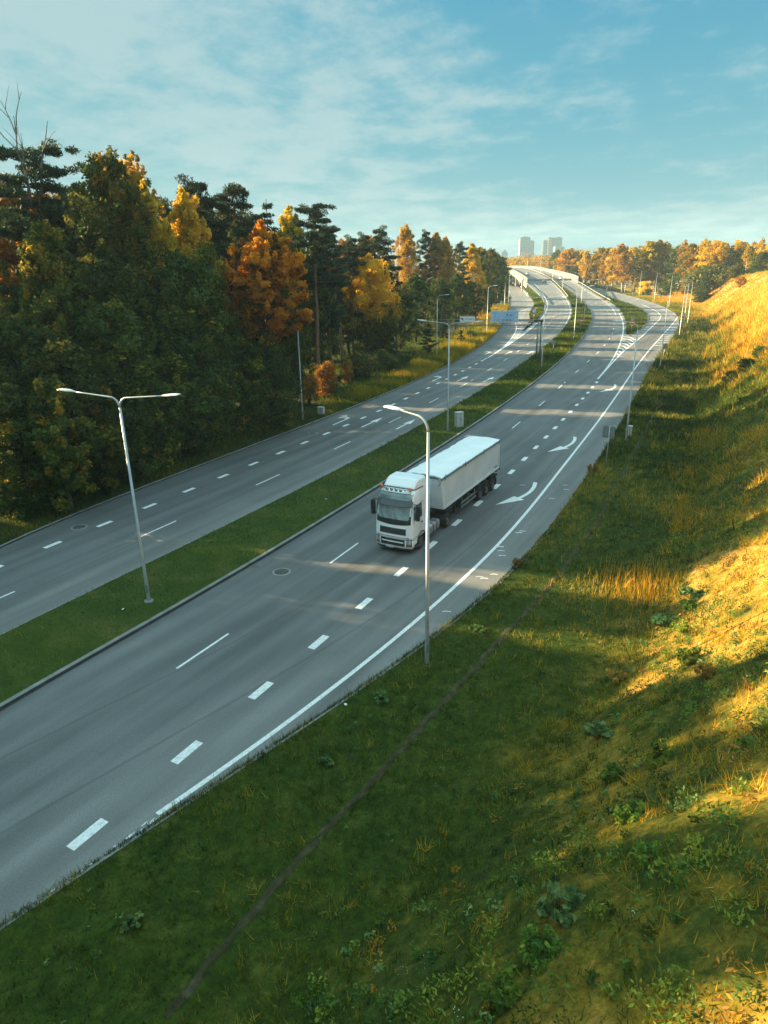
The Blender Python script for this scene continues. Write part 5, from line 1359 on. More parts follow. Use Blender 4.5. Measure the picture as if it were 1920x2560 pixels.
# ------------------------------------------------------------------ trees: a trunk with limbs + a crown of leaf-sized faces spread through its volume
def leaves(C, Rx, n_per, size, rng, tint, aspect=.55, flat=0.0, up=0.0, tjit=.12, shell=.45):
    """C (k,3) clump centres, Rx (k,3) radii -> rhombic leaves; tint (k,)"""
    k = len(C); n = k * n_per
    d = rng.normal(size=(n, 3)); d /= np.linalg.norm(d, axis=1)[:, None]
    r = rng.random(n) ** shell
    P = np.repeat(C, n_per, 0) + d * r[:, None] * np.repeat(Rx, n_per, 0)
    a = rng.normal(size=(n, 3)); a[:, 2] = a[:, 2] * (1 - flat) + up
    a /= np.linalg.norm(a, axis=1)[:, None] + 1e-9
    b = np.cross(a, rng.normal(size=(n, 3))); b /= np.linalg.norm(b, axis=1)[:, None] + 1e-9
    s = size * rng.uniform(.6, 1.3, n)[:, None]
    V = np.stack([P - a * s, P - b * s * aspect, P + a * s, P + b * s * aspect], 1).reshape(-1, 3)
    F = np.arange(n * 4).reshape(-1, 4)
    T = np.clip(np.repeat(tint, n_per) + rng.normal(0, tjit, n), 0, 1)
    return V, F, T
def pack(name, parts, mat):
    V, F, T, o = [], [], [], 0
    for v, f, t in parts:
        V.append(v); F.append(f + o); T.append(t); o += len(v)
    return np_mesh(name, np.concatenate(V), np.concatenate(F), mat, {'tint': ('FACE', np.concatenate(T))})
def bend_trunk(h, r, rng, lean=.02, n=9, wig=.02):
    pts = []; x = y = 0.0
    dx, dy = rng.normal(0, lean, 2)
    for i in range(n):
        t = i / (n - 1); pts.append((dx * h * t + rng.normal(0, wig) * (t > 0), dy * h * t + rng.normal(0, wig) * (t > 0), h * t - (.4 if i == 0 else 0)))
    return pts, [max(.03, r * (1 - .85 * t) * (1.35 if t == 0 else 1)) for t in np.linspace(0, 1, n)]
def along(pts, t):
    P = np.array(pts); f = t * (len(P) - 1); i = min(int(f), len(P) - 2); return P[i] + (P[i + 1] - P[i]) * (f - i)

def broadleaf(seed, h, w, base, leaf, npl, nlimb, mat, barkm, tint=(.3, .2), tintfn=None, droop=0.0, top=.5, clump=1.15, sub=5, shape=1.0, flatten=.8):
    """rounded or ovoid crown between base and h; w = crown width"""
    rng = np.random.default_rng(seed)
    tr = MB(); tp, rad = bend_trunk(h * .93, .012 * h + .06, rng); tr.tube(tp, rad, 8)
    C, R_, T = [], [], []
    for i in range(nlimb):
        f = (i + rng.random()) / nlimb
        z = base + (h - base) * (f ** .85)
        u = (z - base) / (h - base)
        env = w / 2 * (math.sin(PI * min(1, (u * (1 - .12) + .12)) ** shape) ** .7 if u < 1 else .1) * rng.uniform(.60, 1.18)
        az = i * 2.4 + rng.normal(0, .35)
        z0 = max(base * .7, z - env * .55)
        p0 = along(tp, min(.97, z0 / (h * .93)))
        e = np.array([tp[-1][0] * u + env * math.cos(az), tp[-1][1] * u + env * math.sin(az), min(h, z + env * .12 - droop * env * .3)])
        m1 = p0 * .55 + e * .45 + np.array([0, 0, env * .10])
        tr.tube([p0, m1, e], [max(.03, .005 * h + .02 * env), .035, .012], 5)
        for j in range(sub):
            k = rng.uniform(.35, 1.05); q = p0 * (1 - k) ** 2 + m1 * 2 * k * (1 - k) + e * k * k if k < 1 else e
            q = q + rng.normal(0, .45, 3) * np.array([1, 1, .8]) * clump
            c = clump * rng.uniform(.55, 1.1) * (.6 + .4 * min(1, env / 2.5))
            if droop: q[2] -= droop * c * .9
            C.append(q); R_.append((c, c, c * (flatten + droop * 1.1)))
            base_t = tintfn(u, az, rng) if tintfn else rng.normal(*tint)
            T.append(base_t)
    # feathery sprigs that break the outline
    for j in range(int(nlimb * 1.6)):
        az = rng.uniform(0, 6.28); u = rng.uniform(.12, 1.0) ** .7
        env = w / 2 * (math.sin(PI * min(1, (u * .88 + .12)) ** shape) ** .7) * rng.uniform(.85, 1.12)
        q = np.array([tp[-1][0] * u + env * math.cos(az), tp[-1][1] * u + env * math.sin(az), base + (h - base) * u + rng.uniform(0, .6)])
        C.append(q); c = clump * rng.uniform(.22, .42); R_.append((c, c, c * 1.9)); T.append(tintfn(u, az, rng) if tintfn else rng.normal(*tint))
    for j in range(int(nlimb * .5)):
        q = along(tp, rng.uniform(.72, 1.0)) + np.append(rng.normal(0, .35, 2), rng.uniform(0, h * .06)); c = clump * rng.uniform(.4, .75)
        C.append(q); R_.append((c * .8, c * .8, c * 1.2)); T.append(tintfn(1, 0, rng) if tintfn else rng.normal(*tint))
    cr = pack('crown', [leaves(np.array(C), np.array(R_), npl, leaf, rng, np.array(T), up=-.3 if droop else 0)], M[mat])
    return tr.mesh('trunk', [M[barkm]]), cr

def pine(seed, h, w, base, barkm='pinebark', nl=15, dead_low=True, npl=120):
    """Scots pine: long bare stem, flat-topped plates of needles on crooked limbs"""
    rng = np.random.default_rng(seed)
    tr = MB(); tp, rad = bend_trunk(h * .97, .010 * h + .07, rng, .025, 10, .10); tr.tube(tp, rad, 9)
    C, R_, T = [], [], []
    for i in range(nl):
        f = (i + .5 + rng.uniform(-.3, .3)) / nl
        z = base + (h * .96 - base) * f
        L = w / 2 * (1.0 - .62 * f ** 1.6) * rng.uniform(.55, 1.15) * (.75 + .25 * min(1, f * 4))
        az = i * 2.39 + rng.normal(0, .4)
        p0 = along(tp, min(.99, z / (h * .97)))
        dirv = np.array([math.cos(az), math.sin(az), 0]); pr = np.array([-dirv[1], dirv[0], 0])
        m1 = p0 + dirv * L * .5 + pr * rng.normal(0, .12) * L + np.array([0, 0, L * rng.uniform(-.05, .18)])
        e = p0 + dirv * L + pr * rng.normal(0, .15) * L + np.array([0, 0, L * rng.uniform(.02, .30)])
        tr.tube([p0, m1, e], [.05 + .012 * L, .05, .02], 5)
        for j in range(5 + int(L * 1.5)):
            k = rng.uniform(.42, 1.08)
            q = p0 * (1 - k) + e * k + (m1 - (p0 + e) / 2) * 2 * k * (1 - k) * 1.0 + np.append(rng.normal(0, .42, 2) * min(1.2, .4 + L * .25), rng.uniform(0, .35))
            c = rng.uniform(.45, .95) * (.65 + .1 * L)
            C.append(q); R_.append((c * 1.15, c * 1.15, c * .48)); T.append(rng.normal(.38, .16))
    for j in range(9):
        q = along(tp, rng.uniform(.9, 1.0)) + np.append(rng.normal(0, .55, 2), rng.uniform(-.2, .5)); C.append(q); R_.append((.75, .75, .5)); T.append(rng.normal(.45, .15))
    if dead_low:
        for i in range(8):
            z = rng.uniform(base * .45, base); az = rng.uniform(0, 6.28); p0 = along(tp, z / (h * .97)); L = rng.uniform(.5, 1.8)
            tr.tube([p0, p0 + np.array([math.cos(az) * L, math.sin(az) * L, rng.uniform(-.3, .25)])], [.03, .008], 4)
    cr = pack('crown', [leaves(np.array(C), np.array(R_), npl, .20, rng, np.array(T), aspect=.24, up=.55, shell=.5)], M['pine'])
    return tr.mesh('trunk', [M[barkm]]), cr

def spruce(seed, h, w, npl=46, mat='spruce', base=.05):
    rng = np.random.default_rng(seed)
    tr = MB(); tp, rad = bend_trunk(h, .011 * h + .04, rng, .008); tr.tube(tp, rad, 7)
    C, R_, T = [], [], []
    rings = int(8 + h * .9)
    for i in range(rings):
        f = (i + rng.uniform(0, .6)) / rings
        z = h * (base + (1 - base) * f); L = w / 2 * (1 - f) ** .85 * rng.uniform(.85, 1.1) + .12
        nb = max(4, int(9 * (1 - f) + 3))
        for b in range(nb):
            az = 2 * PI * b / nb + rng.uniform(0, .6); l = L * rng.uniform(.7, 1.1)
            for j in range(max(1, int(l / .6))):
                k = (j + 1) / max(1, int(l / .6))
                C.append((tp[-1][0] * f + math.cos(az) * l * k, tp[-1][1] * f + math.sin(az) * l * k, z - l * k * .28 + rng.normal(0, .08)))
                R_.append((.48, .48, .22)); T.append(rng.normal(.35 + .3 * k * rng.random(), .15))
    cr = pack('crown', [leaves(np.array(C), np.array(R_), npl, .15 + .006 * h, rng, np.array(T), aspect=.3, up=-.15)], M[mat])
    return tr.mesh('trunk', [M['bark']]), cr

def shrub(seed, h, w, mat, npl=40, leaf=.12, ncl=46, tint=(.45, .2), barkm='bark', taper=.5):
    rng = np.random.default_rng(seed)
    tr = MB(); C, R_, T = [], [], []
    for i in range(8):
        az = i * 2.4; e = np.array([math.cos(az) * w * .3 * rng.uniform(.4, 1), math.sin(az) * w * .3 * rng.uniform(.4, 1), h * rng.uniform(.6, .95)])
        tr.tube([(e[0] * .1, e[1] * .1, -.15), e * np.array([.6, .6, .55]), e], [.03 + .008 * h, .02 + .004 * h, .006], 5)
    for i in range(ncl):
        a = rng.uniform(0, 2 * PI); z = rng.random() ** .8; rr_ = math.sqrt(rng.random()) * w / 2 * (1 - taper * z) * min(1, .55 + z * 1.5)
        c = w * .13 * rng.uniform(.6, 1.25)
        C.append((rr_ * math.cos(a), rr_ * math.sin(a), .12 * h + z * h * .82)); R_.append((c, c, c * .9)); T.append(rng.normal(*tint))
    cr = pack('crown', [leaves(np.array(C), np.array(R_), npl, leaf, rng, np.array(T))], M[mat])
    return tr.mesh('stems', [M[barkm]]), cr

PROTO = {}
def proto(key, fn, *a, **k):
    PROTO[key] = fn(*a, **k)
def green_gold(u, az, rng): return np.clip(rng.normal(.34, .12) + (.35 if rng.random() < .16 + .25 * u else 0), 0, 1)
def gold_top(u, az, rng): return np.clip(.02 + 1.05 * max(0, u - .38) / .30 + rng.normal(0, .10), 0, 1)
def maple_t(u, az, rng): return np.clip(rng.normal(.30 + .42 * u, .26), 0, 1)
proto('pine_a', pine, 1, 24, 10.0, 7.0, nl=30, npl=130)
proto('pine_b', pine, 2, 24, 7.0, 13.0, nl=19)
proto('pine_c', pine, 3, 24, 5.5, 15.0, nl=12)
proto('pine_d', pine, 4, 22, 7.0, 7.5, nl=26)
proto('pine_young', pine, 5, 12, 6.0, 2.5, nl=20, dead_low=False)
proto('spruce_a', spruce, 6, 20, 6.0, 30)
proto('spruce_b', spruce, 7, 8, 3.6, 34)
proto('aspen_a', broadleaf, 8, 22, 7.5, 3.0, 0.156, 93, 44, 'aspen', 'bark', tintfn=green_gold, clump=1.05)
proto('aspen_b', broadleaf, 9, 20, 6.0, 2.0, 0.156, 90, 38, 'aspen', 'bark', tintfn=green_gold, clump=1.0)
proto('dark_a', broadleaf, 10, 16, 7.5, 1.0, 0.164, 87, 44, 'green', 'bark', tint=(.38, .2), clump=1.15)
proto('dark_b', broadleaf, 11, 12, 6.5, .5, 0.156, 78, 38, 'green', 'bark', tint=(.42, .22), clump=1.1)
proto('dark_c', broadleaf, 12, 18, 7.0, 2.0, 0.164, 84, 44, 'green', 'bark', tint=(.35, .2), clump=1.15)
proto('birch_a', broadleaf, 13, 22, 6.0, 5.5, 0.145, 101, 40, 'birch', 'birchbark', tint=(.55, .18), droop=.8, clump=.8, sub=6)
proto('birch_b', broadleaf, 14, 21, 5.0, 4.5, 0.145, 96, 38, 'birch', 'birchbark', tint=(.45, .22), droop=.8, clump=.75, sub=6)
proto('birch_thin', broadleaf, 15, 23, 4.2, 9.0, .16, 34, 26, 'birch', 'birchbark', tint=(.42, .22), droop=.7, clump=.62, sub=5)
proto('maple', broadleaf, 16, 19, 9.2, 8.5, 0.187, 80, 54, 'maple', 'bark', tintfn=maple_t, clump=.85, sub=7, flatten=.5)
proto('golden', broadleaf, 17, 14, 9.6, 1.2, 0.162, 119, 52, 'yellow', 'bark', tintfn=gold_top, clump=1.2, sub=6)
proto('yellow_round', broadleaf, 18, 19, 11, 3.5, 0.204, 91, 48, 'yellow', 'bark', tint=(.66, .16), clump=1.25, sub=6)
proto('orange_tree', broadleaf, 19, 17, 8, 4, .22, 60, 40, 'rust', 'bark', tint=(.66, .2), clump=1.1)
proto('mixed_gold', broadleaf, 20, 20, 7.5, 4.0, 0.178, 80, 42, 'yellow', 'bark', tint=(.42, .2), clump=1.1)
proto('shrub_green', shrub, 21, 3.0, 3.6, 'green', 60, .12, 60)
proto('shrub_olive', shrub, 22, 2.6, 4.2, 'scrub', 60, .12, 60)
proto('shrub_rust', shrub, 23, 4.2, 4.0, 'rust', 60, .13, 56, (.55, .22))
proto('shrub_gold', shrub, 24, 5.0, 4.6, 'yellow', 60, .14, 60, (.7, .15))
proto('sapling', broadleaf, 25, 7, 3.0, .6, .13, 46, 26, 'aspen', 'bark', tintfn=green_gold, clump=.6)

LABELS_USED = {}
def plant(key, name, label, x, y, z, h=None, ref=None, wk=1.0, cat='tree', group=None, rz=None):
    tm, cm = PROTO[key]
    t = thing(name, label, cat, (x, y, z), RNG.uniform(0, 6.28) if rz is None else rz, group)
    k = 1.0 if h is None else h / ref
    t.scale = (k * wk, k * wk, k)
    link('trunk' if tm.name.startswith('trunk') else 'stems', tm, t)
    link('crown', cm, t)
    return t
REFH = dict(pine_a=24, pine_b=24, pine_c=24, pine_d=22, pine_young=12, spruce_a=20, spruce_b=8, aspen_a=22, aspen_b=20, dark_a=16, dark_b=12, dark_c=18, birch_a=22, birch_b=21, birch_thin=23, maple=19, golden=14, yellow_round=19, orange_tree=17, mixed_gold=20, shrub_green=3, shrub_olive=2.6, shrub_rust=4.2, shrub_gold=5, sapling=7)
NAMES = dict(pine='pine_tree', spruce='spruce_tree', aspen='aspen_tree', dark='leafy_tree', birch='birch_tree', maple='maple_tree', golden='autumn_tree', yellow='autumn_tree', orange='autumn_tree', mixed='autumn_tree', shrub='shrub', sapling='young_tree')
def stand(key, label, u, v, Y, wk=1.0, group=None, zf=left_z, cat='tree', dz=0.0):
    """a tree whose top shows at (u, v) and that stands Y metres away"""
    p = survey(u, v, Y); z = zf(p.x, Y)
    return plant(key, NAMES[key.split('_')[0]], label, p.x, Y, z, p.z - z + dz, REFH[key], wk, cat, group)
GL_ = 'trees of the forest on the left'
# --- the skyline of the forest on the left, from the left edge of the photo to the overpass
t = stand('pine_a', 'tall pine with two bare dead forks above its dark crown, at the left edge', 62, 342, 62, 1.05, GL_)
db = MB(); rg = np.random.default_rng(3)
k_ = t.scale[2]; hh = 24.0
def fork(p, d, L, r, depth):
    pts = [p]; q = np.array(p, float); d = np.array(d, float)
    for i in range(5):
        d = d + rg.normal(0, .10, 3) + np.array([0, 0, .05]); d /= np.linalg.norm(d); q = q + d * L / 5; pts.append(tuple(q))
    db.tube(pts, [r * (1 - .16 * i) for i in range(6)], 5)
    if depth:
        for i in range(2 if depth < 2 else 3):
            s = pts[rg.integers(1, 5)]; fork(s, d * .75 + rg.normal(0, .45, 3), L * rg.uniform(.4, .65), r * .5, depth - 1)
fork((-.4, 0, hh * .80), (-.10, 0, 1), 6.2, .12, 2); fork((.3, .1, hh * .82), (.16, 0, 1), 5.6, .10, 1); fork((-.4, 0, hh * .95), (-.75, .1, .6), 2.8, .06, 1)
t.rotation_euler.z = 0.2
db.build('dead_fork', [M['deadwood']], t)
LIGHT = [(34.0, 3.0), (48.0, 2.6), (79.6, 2.6), (88.0, 1.8), (96.6, 2.6), (110, 3.0), (150, 40)]
SKY = [
 ('aspen_a', 'tall green and gold aspen right of the dead-topped pine', 230, 388, 57, 1.0),
 ('birch_thin', 'slender birch with see-through top between the aspen and the gold mass', 300, 408, 66, 1.0),
 ('birch_thin', 'slender airy birch just left of the dark pine, thin twigs against the sky', 355, 404, 68, 1.0),
 ('aspen_b', 'green aspen with golden patches at the far left, under the dead-topped pine', 112, 570, 53, .9),
 ('birch_a', 'golden birch glowing behind the green aspen', 290, 470, 66, .95),
 ('birch_b', 'broad golden birch below the slender airy birches', 352, 474, 66, 1.05),
 ('birch_a', 'golden birch in front of the dark broad pine', 425, 494, 69, 1.0),
 ('orange_tree', 'orange leaved tree glowing behind the trunk of the dead-topped pine', 20, 470, 72, 1.2),
 ('pine_d', 'dark broad pine left of the leaning bare-stemmed pine', 470, 434, 76, 1.1),
 ('pine_b', 'leaning pine with long pinkish bare stem and tufted top', 572, 446, 78, 1.0),
 ('pine_d', 'dark pine right of the leaning bare-stemmed pine', 618, 520, 84, 1.05),
 ('spruce_a', 'pointed dark conifer between the two tall bare-stemmed pines', 662, 498, 88, .95),
 ('birch_b', 'pale yellow birch top left of the tall pine with the straight bare stem', 714, 528, 98, 1.1),
 ('pine_b', 'tall pine with a straight bare stem standing out right of the orange maple', 774, 500, 88, 1.15),
 ('pine_d', 'dark pine just right of the straight bare-stemmed pine', 812, 560, 96, 1.0),
 ('pine_c', 'small dark pine with a bare spike on the skyline', 846, 555, 108, 1.0),
 ('pine_d', 'dark rounded pine on the skyline left of the orange topped tree', 872, 585, 112, .9),
 ('orange_tree', 'orange topped tree on the skyline behind the golden round tree', 862, 606, 124, 1.0),
 ('pine_d', 'dark pine on the skyline above the golden round tree', 905, 578, 122, .9),
 ('pine_d', 'dark pine with sunlit top left of the bare dead stem', 955, 562, 118, 1.0),
 ('orange_tree', 'rusty tree peeping out left of the dark pine with the sunlit top', 925, 600, 126, 1.0),
 ('birch_a', 'large golden birch right of the bare dead stem', 1028, 568, 176, 1.15),
 ('pine_d', 'dark green pine between two golden birches', 1062, 572, 180, .8),
 ('birch_b', 'golden birch with a drooping crown in the middle of the birch row', 1088, 588, 180, 1.35),
 ('birch_a', 'golden birch second from the right in the birch row', 1128, 598, 180, 1.25),
 ('pine_d', 'dark pine behind the golden birch row', 1150, 602, 186, 1.0),
 ('birch_b', 'rightmost golden birch, pale, in front of the green end of the forest', 1184, 614, 194, 1.45),
 ('aspen_b', 'olive green tree right of the golden birch row', 1206, 622, 204, 1.2),
 ('aspen_a', 'olive green tree near the right end of the forest', 1228, 624, 226, 1.1),
 ('dark_c', 'last dark leafy tree at the right end of the forest', 1246, 640, 256, 1.3),
 ('dark_a', 'dark leafy tree at the far end of the forest beside the overpass', 1256, 664, 290, 1.2),
 ('dark_c', 'dark leafy tree left of the last tree of the forest', 1232, 640, 240, 1.2),
 ('dark_a', 'dark tree bulging towards the far slip road', 1244, 668, 262, 1.2),
]
for kx, lab, u, v, Y, wk in SKY:
    def block(Y_):
        p_ = survey(u, v, Y_); q_ = .287 * p_.x + .958 * Y_; return sum(max(0, 3.0 + w / 2 - abs(q_ - g)) for g, w in LIGHT)
    Y = min((Y + e for e in (0, -1, 1, -2, 2, -3, 3, 4, -4)), key=lambda t_: block(t_) + abs(t_ - Y) * .05)
    stand(kx, lab, u, v, Y, wk, GL_)
stand('maple', 'large orange maple glowing in the dark forest', 652, 584, 71, .95, GL_)
stand('golden', 'round tree with a golden top and green skirt in front of the dark pines', 922, 655, 112, .88, GL_)
# bare dead stem
p = survey(996, 592, 120); z = left_z(p.x, 120)
t = thing('dead_tree', 'bare grey dead stem standing between the dark pine and the golden birch', 'tree', (p.x, 120, z), 0)
m = MB(); H_ = p.z - z; m.tube([(-.6, 0, -.3), (-.2, 0, H_ * .5), (0, 0, H_)], [.16, .11, .02], 7)
for i in range(9):
    zz = H_ * RNG.uniform(.5, .97); a = RNG.uniform(0, 6.28); L_ = RNG.uniform(.3, 1.0); x0 = -.2 + .2 * (zz / H_ - .5) * 2
    m.tube([(x0, 0, zz), (x0 + math.cos(a) * L_, math.sin(a) * L_, zz + .2)], [.025, .006], 4)
m.build('trunk', [M['deadwood']], t)
# --- the dark lower storey of the forest edge
LOW = [
 ('dark_a', 'dark leafy tree at the left edge of the photo, low in the shade', 10, 790, 50, 1.1),
 ('dark_c', 'dark leafy tree under the dead-topped pine', 80, 690, 55, 1.0),
 ('dark_a', 'dark green tree with yellow flecks below the tall aspen', 180, 650, 55, 1.0),
 ('aspen_b', 'greenish gold tree glowing low at the left, beside the pine trunk', 128, 640, 58, .8),
 ('dark_c', 'dark leafy tree below the golden birches at the left', 262, 640, 57, .95),
 ('dark_c', 'dark leafy tree below the broad golden birch', 360, 665, 60, 1.1),
 ('dark_a', 'dark leafy tree left of the orange maple', 452, 640, 65, 1.05),
 ('aspen_b', 'olive tree filling the gap left of the maple', 512, 610, 66, .9),
 ('dark_b', 'dark tree low between the first lamp and the maple', 420, 760, 62, 1.2),
 ('dark_a', 'dark leafy tree behind the arm of the nearest double lamp', 240, 760, 53, 1.1),
 ('dark_b', 'dark bushy tree at the forest edge behind the nearest double lamp', 330, 820, 57, 1.3),
 ('dark_b', 'dark bushy tree at the forest edge left of the nearest double lamp', 130, 850, 49, 1.2),
 ('dark_b', 'dark bushy tree at the forest edge, lowest at the left edge of the photo', 12, 985, 45, 1.0),
 ('dark_b', 'dark bushy tree at the forest edge below the olive tree', 480, 840, 62, 1.2),
 ('dark_b', 'dark bushy tree under the orange maple', 600, 850, 68, 1.1),
 ('dark_b', 'dark bushy tree hiding the foot of the orange maple', 665, 845, 69, 1.1),
 ('dark_a', 'dark leafy tree under the right half of the maple', 690, 760, 78, 1.1),
 ('dark_c', 'dark leafy tree behind the straight bare pine stem', 760, 640, 96, 1.2),
 ('dark_a', 'dark leafy tree between the maple and the golden round tree', 825, 700, 122, 1.0),
 ('dark_c', 'dark tree behind the golden round tree', 900, 640, 128, 1.2),
 ('dark_a', 'dark tree right of the golden round tree', 1000, 720, 132, 1.2),
 ('dark_c', 'dark tree under the large golden birch', 1040, 690, 144, 1.3),
 ('dark_a', 'dark tree under the drooping golden birch', 1095, 700, 156, 1.3),
 ('dark_c', 'dark tree under the right part of the birch row', 1140, 690, 172, 1.3),
 ('dark_a', 'dark tree under the rightmost golden birch', 1180, 705, 186, 1.3),
 ('dark_c', 'dark tree above the first bend of the slip road', 1212, 690, 208, 1.3),
 ('spruce_a', 'slim grey green spruce standing in front of the dark forest behind the lamp', 1110, 742, 150, .8),
 ('spruce_a', 'slim dark spruce right of the golden round tree', 968, 700, 124, .8),
]
for kx, lab, u, v, Y, wk in LOW: stand(kx, lab, u, v, Y, wk, GL_)
# --- deeper rows: they close the forest and shade the road; light slips through a few notches between the crowns
rgx = np.random.default_rng(77)
deep = [('dark_c', 'leafy', 7.4), ('pine_d', 'pine', 7.6), ('dark_a', 'leafy', 8.0), ('aspen_a', 'aspen', 7.8), ('pine_a', 'pine', 10.6)]
DEEP_LABEL = dict(leafy='dark leafy tree deep in the forest, only glimpsed between the front trees', pine='pine deep in the forest behind the front row', aspen='green gold tree deep in the forest behind the front row')
OUT_LABEL = dict(leafy='leafy tree of the forest beyond the left edge of the photo', pine='pine of the forest beyond the left edge of the photo', aspen='aspen of the forest beyond the left edge of the photo')
NOTCH = [(-14, 0), (34.6, 1.7), (48.0, 2.6), (79.6, 2.6), (88.0, 1.8), (96.6, 2.6), (110, 3.0), (123, 3.0)]   # (place across the sun, width)
SKYLINE = ((0, 470), (100, 470), (160, 500), (240, 450), (300, 470), (420, 490), (480, 500), (600, 540), (700, 580), (800, 570), (900, 620), (1000, 630), (1100, 635), (1260, 665))
def cap_height(x, y, h):
    """deeper trees stay below the crowns of the front row"""
    z0 = left_z(x, y)
    for hh in np.arange(h, 8, -.5):
        c = Vector((x, y, z0 + hh - CAM_H)); w = c.dot(C_F)
        if w < 2: return h
        u, v = 960 + CAM_F * c.dot(C_R) / w, 1280 - CAM_F * c.dot(C_U) / w
        if u < -170 or u > 1300 or v > np.interp(u, [p[0] for p in SKYLINE], [p[1] for p in SKYLINE]): return hh
    return 8.0
def q_to_xy(q, x): return x, (q - .287 * x) / .958
for (qa, wa), (qb, wb) in zip(NOTCH[:-1], NOTCH[1:]):
    a, b = qa + wa / 2, qb - wb / 2; n_ = max(1, round((b - a) / 5.6)); w_ = (b - a) / n_
    for r_ in range((4 if qb < 40 else 3) if qa < 100 else 2):
        for i in range(n_):
            q = a + (i + .5) * w_
            kx, lb, cw = deep[rgx.integers(0, 5)]
            if qb < 50 and lb == 'pine': kx, lb, cw = deep[(0, 2)[i % 2]]       # the near rows are dense broadleaf trees
            s = LL.s_of(min(250, max(-10, q + 10))); d = (17, 30, 44, 24)[r_] + rgx.uniform(-2.5, 2.5)
            if 95 < q < 150: d += 13
            x0 = left_point(np.array([s]), np.array([d]))[0][0]
            x, y = q_to_xy(q, x0)
            hid = y > 46 - .1 * (x + 30)
            hh_ = rgx.uniform(22, 25) if q > 60 else (rgx.uniform(24, 26) if q > 38 else (rgx.uniform(16.6, 17.4) if q > 20.5 else (rgx.uniform(22, 22.8) if q > 14 else rgx.uniform(26.5, 27.5))))
            hh_ = cap_height(x, y, hh_)
            k_w = w_ * 1.08 / cw * (REFH[kx] / hh_)
            outside = x < -.60 * y - 4
            plant(kx, NAMES[kx.split('_')[0]], OUT_LABEL[lb] if outside else DEEP_LABEL[lb], x, y, left_z(x, y), hh_, REFH[kx], min(1.35, max(.45, k_w * (1.15 if qb < 40 and .6 < i < n_ - 1.4 else 1))), 'tree', ('forest beyond the left edge: ' if outside else 'trees deep in the left forest: ') + lb)
# --- clearing and verge on the left: shrubs and young conifers
CL = [
 ('shrub_rust', 'orange brown bush at the road edge right of the first forest lamp', 815, 905, 86, 1.0), ('shrub_rust', 'smaller russet bush behind the first forest lamp', 770, 935, 82, .9),
 ('shrub_gold', 'small yellow lit bush left of the first forest lamp', 645, 925, 74, .8), ('shrub_olive', 'olive bush on the dark slope of the clearing', 900, 880, 100, 1.1),
 ('shrub_olive', 'broad olive bush in the middle of the clearing', 950, 875, 108, 1.3), ('shrub_green', 'dark bush at the road side in the clearing', 985, 900, 104, 1.1),
 ('shrub_green', 'dark green bush between the olive bushes and the dark conifer', 1010, 885, 110, 1.1), ('pine_young', 'dark rounded conifer on the clearing left of the second forest lamp', 1068, 820, 120, 1.0),
 ('pine_young', 'dark conifer bush behind the arm of the middle double lamp', 1152, 825, 138, .9), ('shrub_green', 'low dark bush right of the second forest lamp', 1110, 868, 128, 1.0),
 ('shrub_olive', 'pale olive bush under the white direction sign', 1180, 828, 148, .9), ('shrub_rust', 'low rusty bush in the clearing below the golden tree', 868, 900, 94, .7),
 ('sapling', 'young aspen at the forest edge behind the nearest double lamp', 215, 940, 50, 1.0), ('sapling', 'young thin tree at the dark forest edge left of the first lamp', 120, 960, 46, 1.0), ('sapling', 'young tree at the dark forest edge right of the nearest lamp pole', 420, 900, 59, 1.0),
 ('shrub_green', 'dark weed bush at the road edge at the left border of the photo', 20, 1205, 44, .9), ('shrub_green', 'dark bush on the verge behind the nearest double lamp', 290, 1130, 52, .9), ('shrub_green', 'dark bush on the verge below the yellow bush', 560, 1020, 66, .9),
 ('shrub_olive', 'grassy olive bush by the far bend of the slip road', 1228, 790, 205, 1.2), ('shrub_olive', 'olive bush behind the blue direction sign', 1252, 772, 235, 1.2),
]
for kx, lab, u, v, Y, wk in CL: stand(kx, lab, u, v, Y, wk, None, cat='bush' if 'shrub' in kx or 'pine_young' in kx else 'tree')
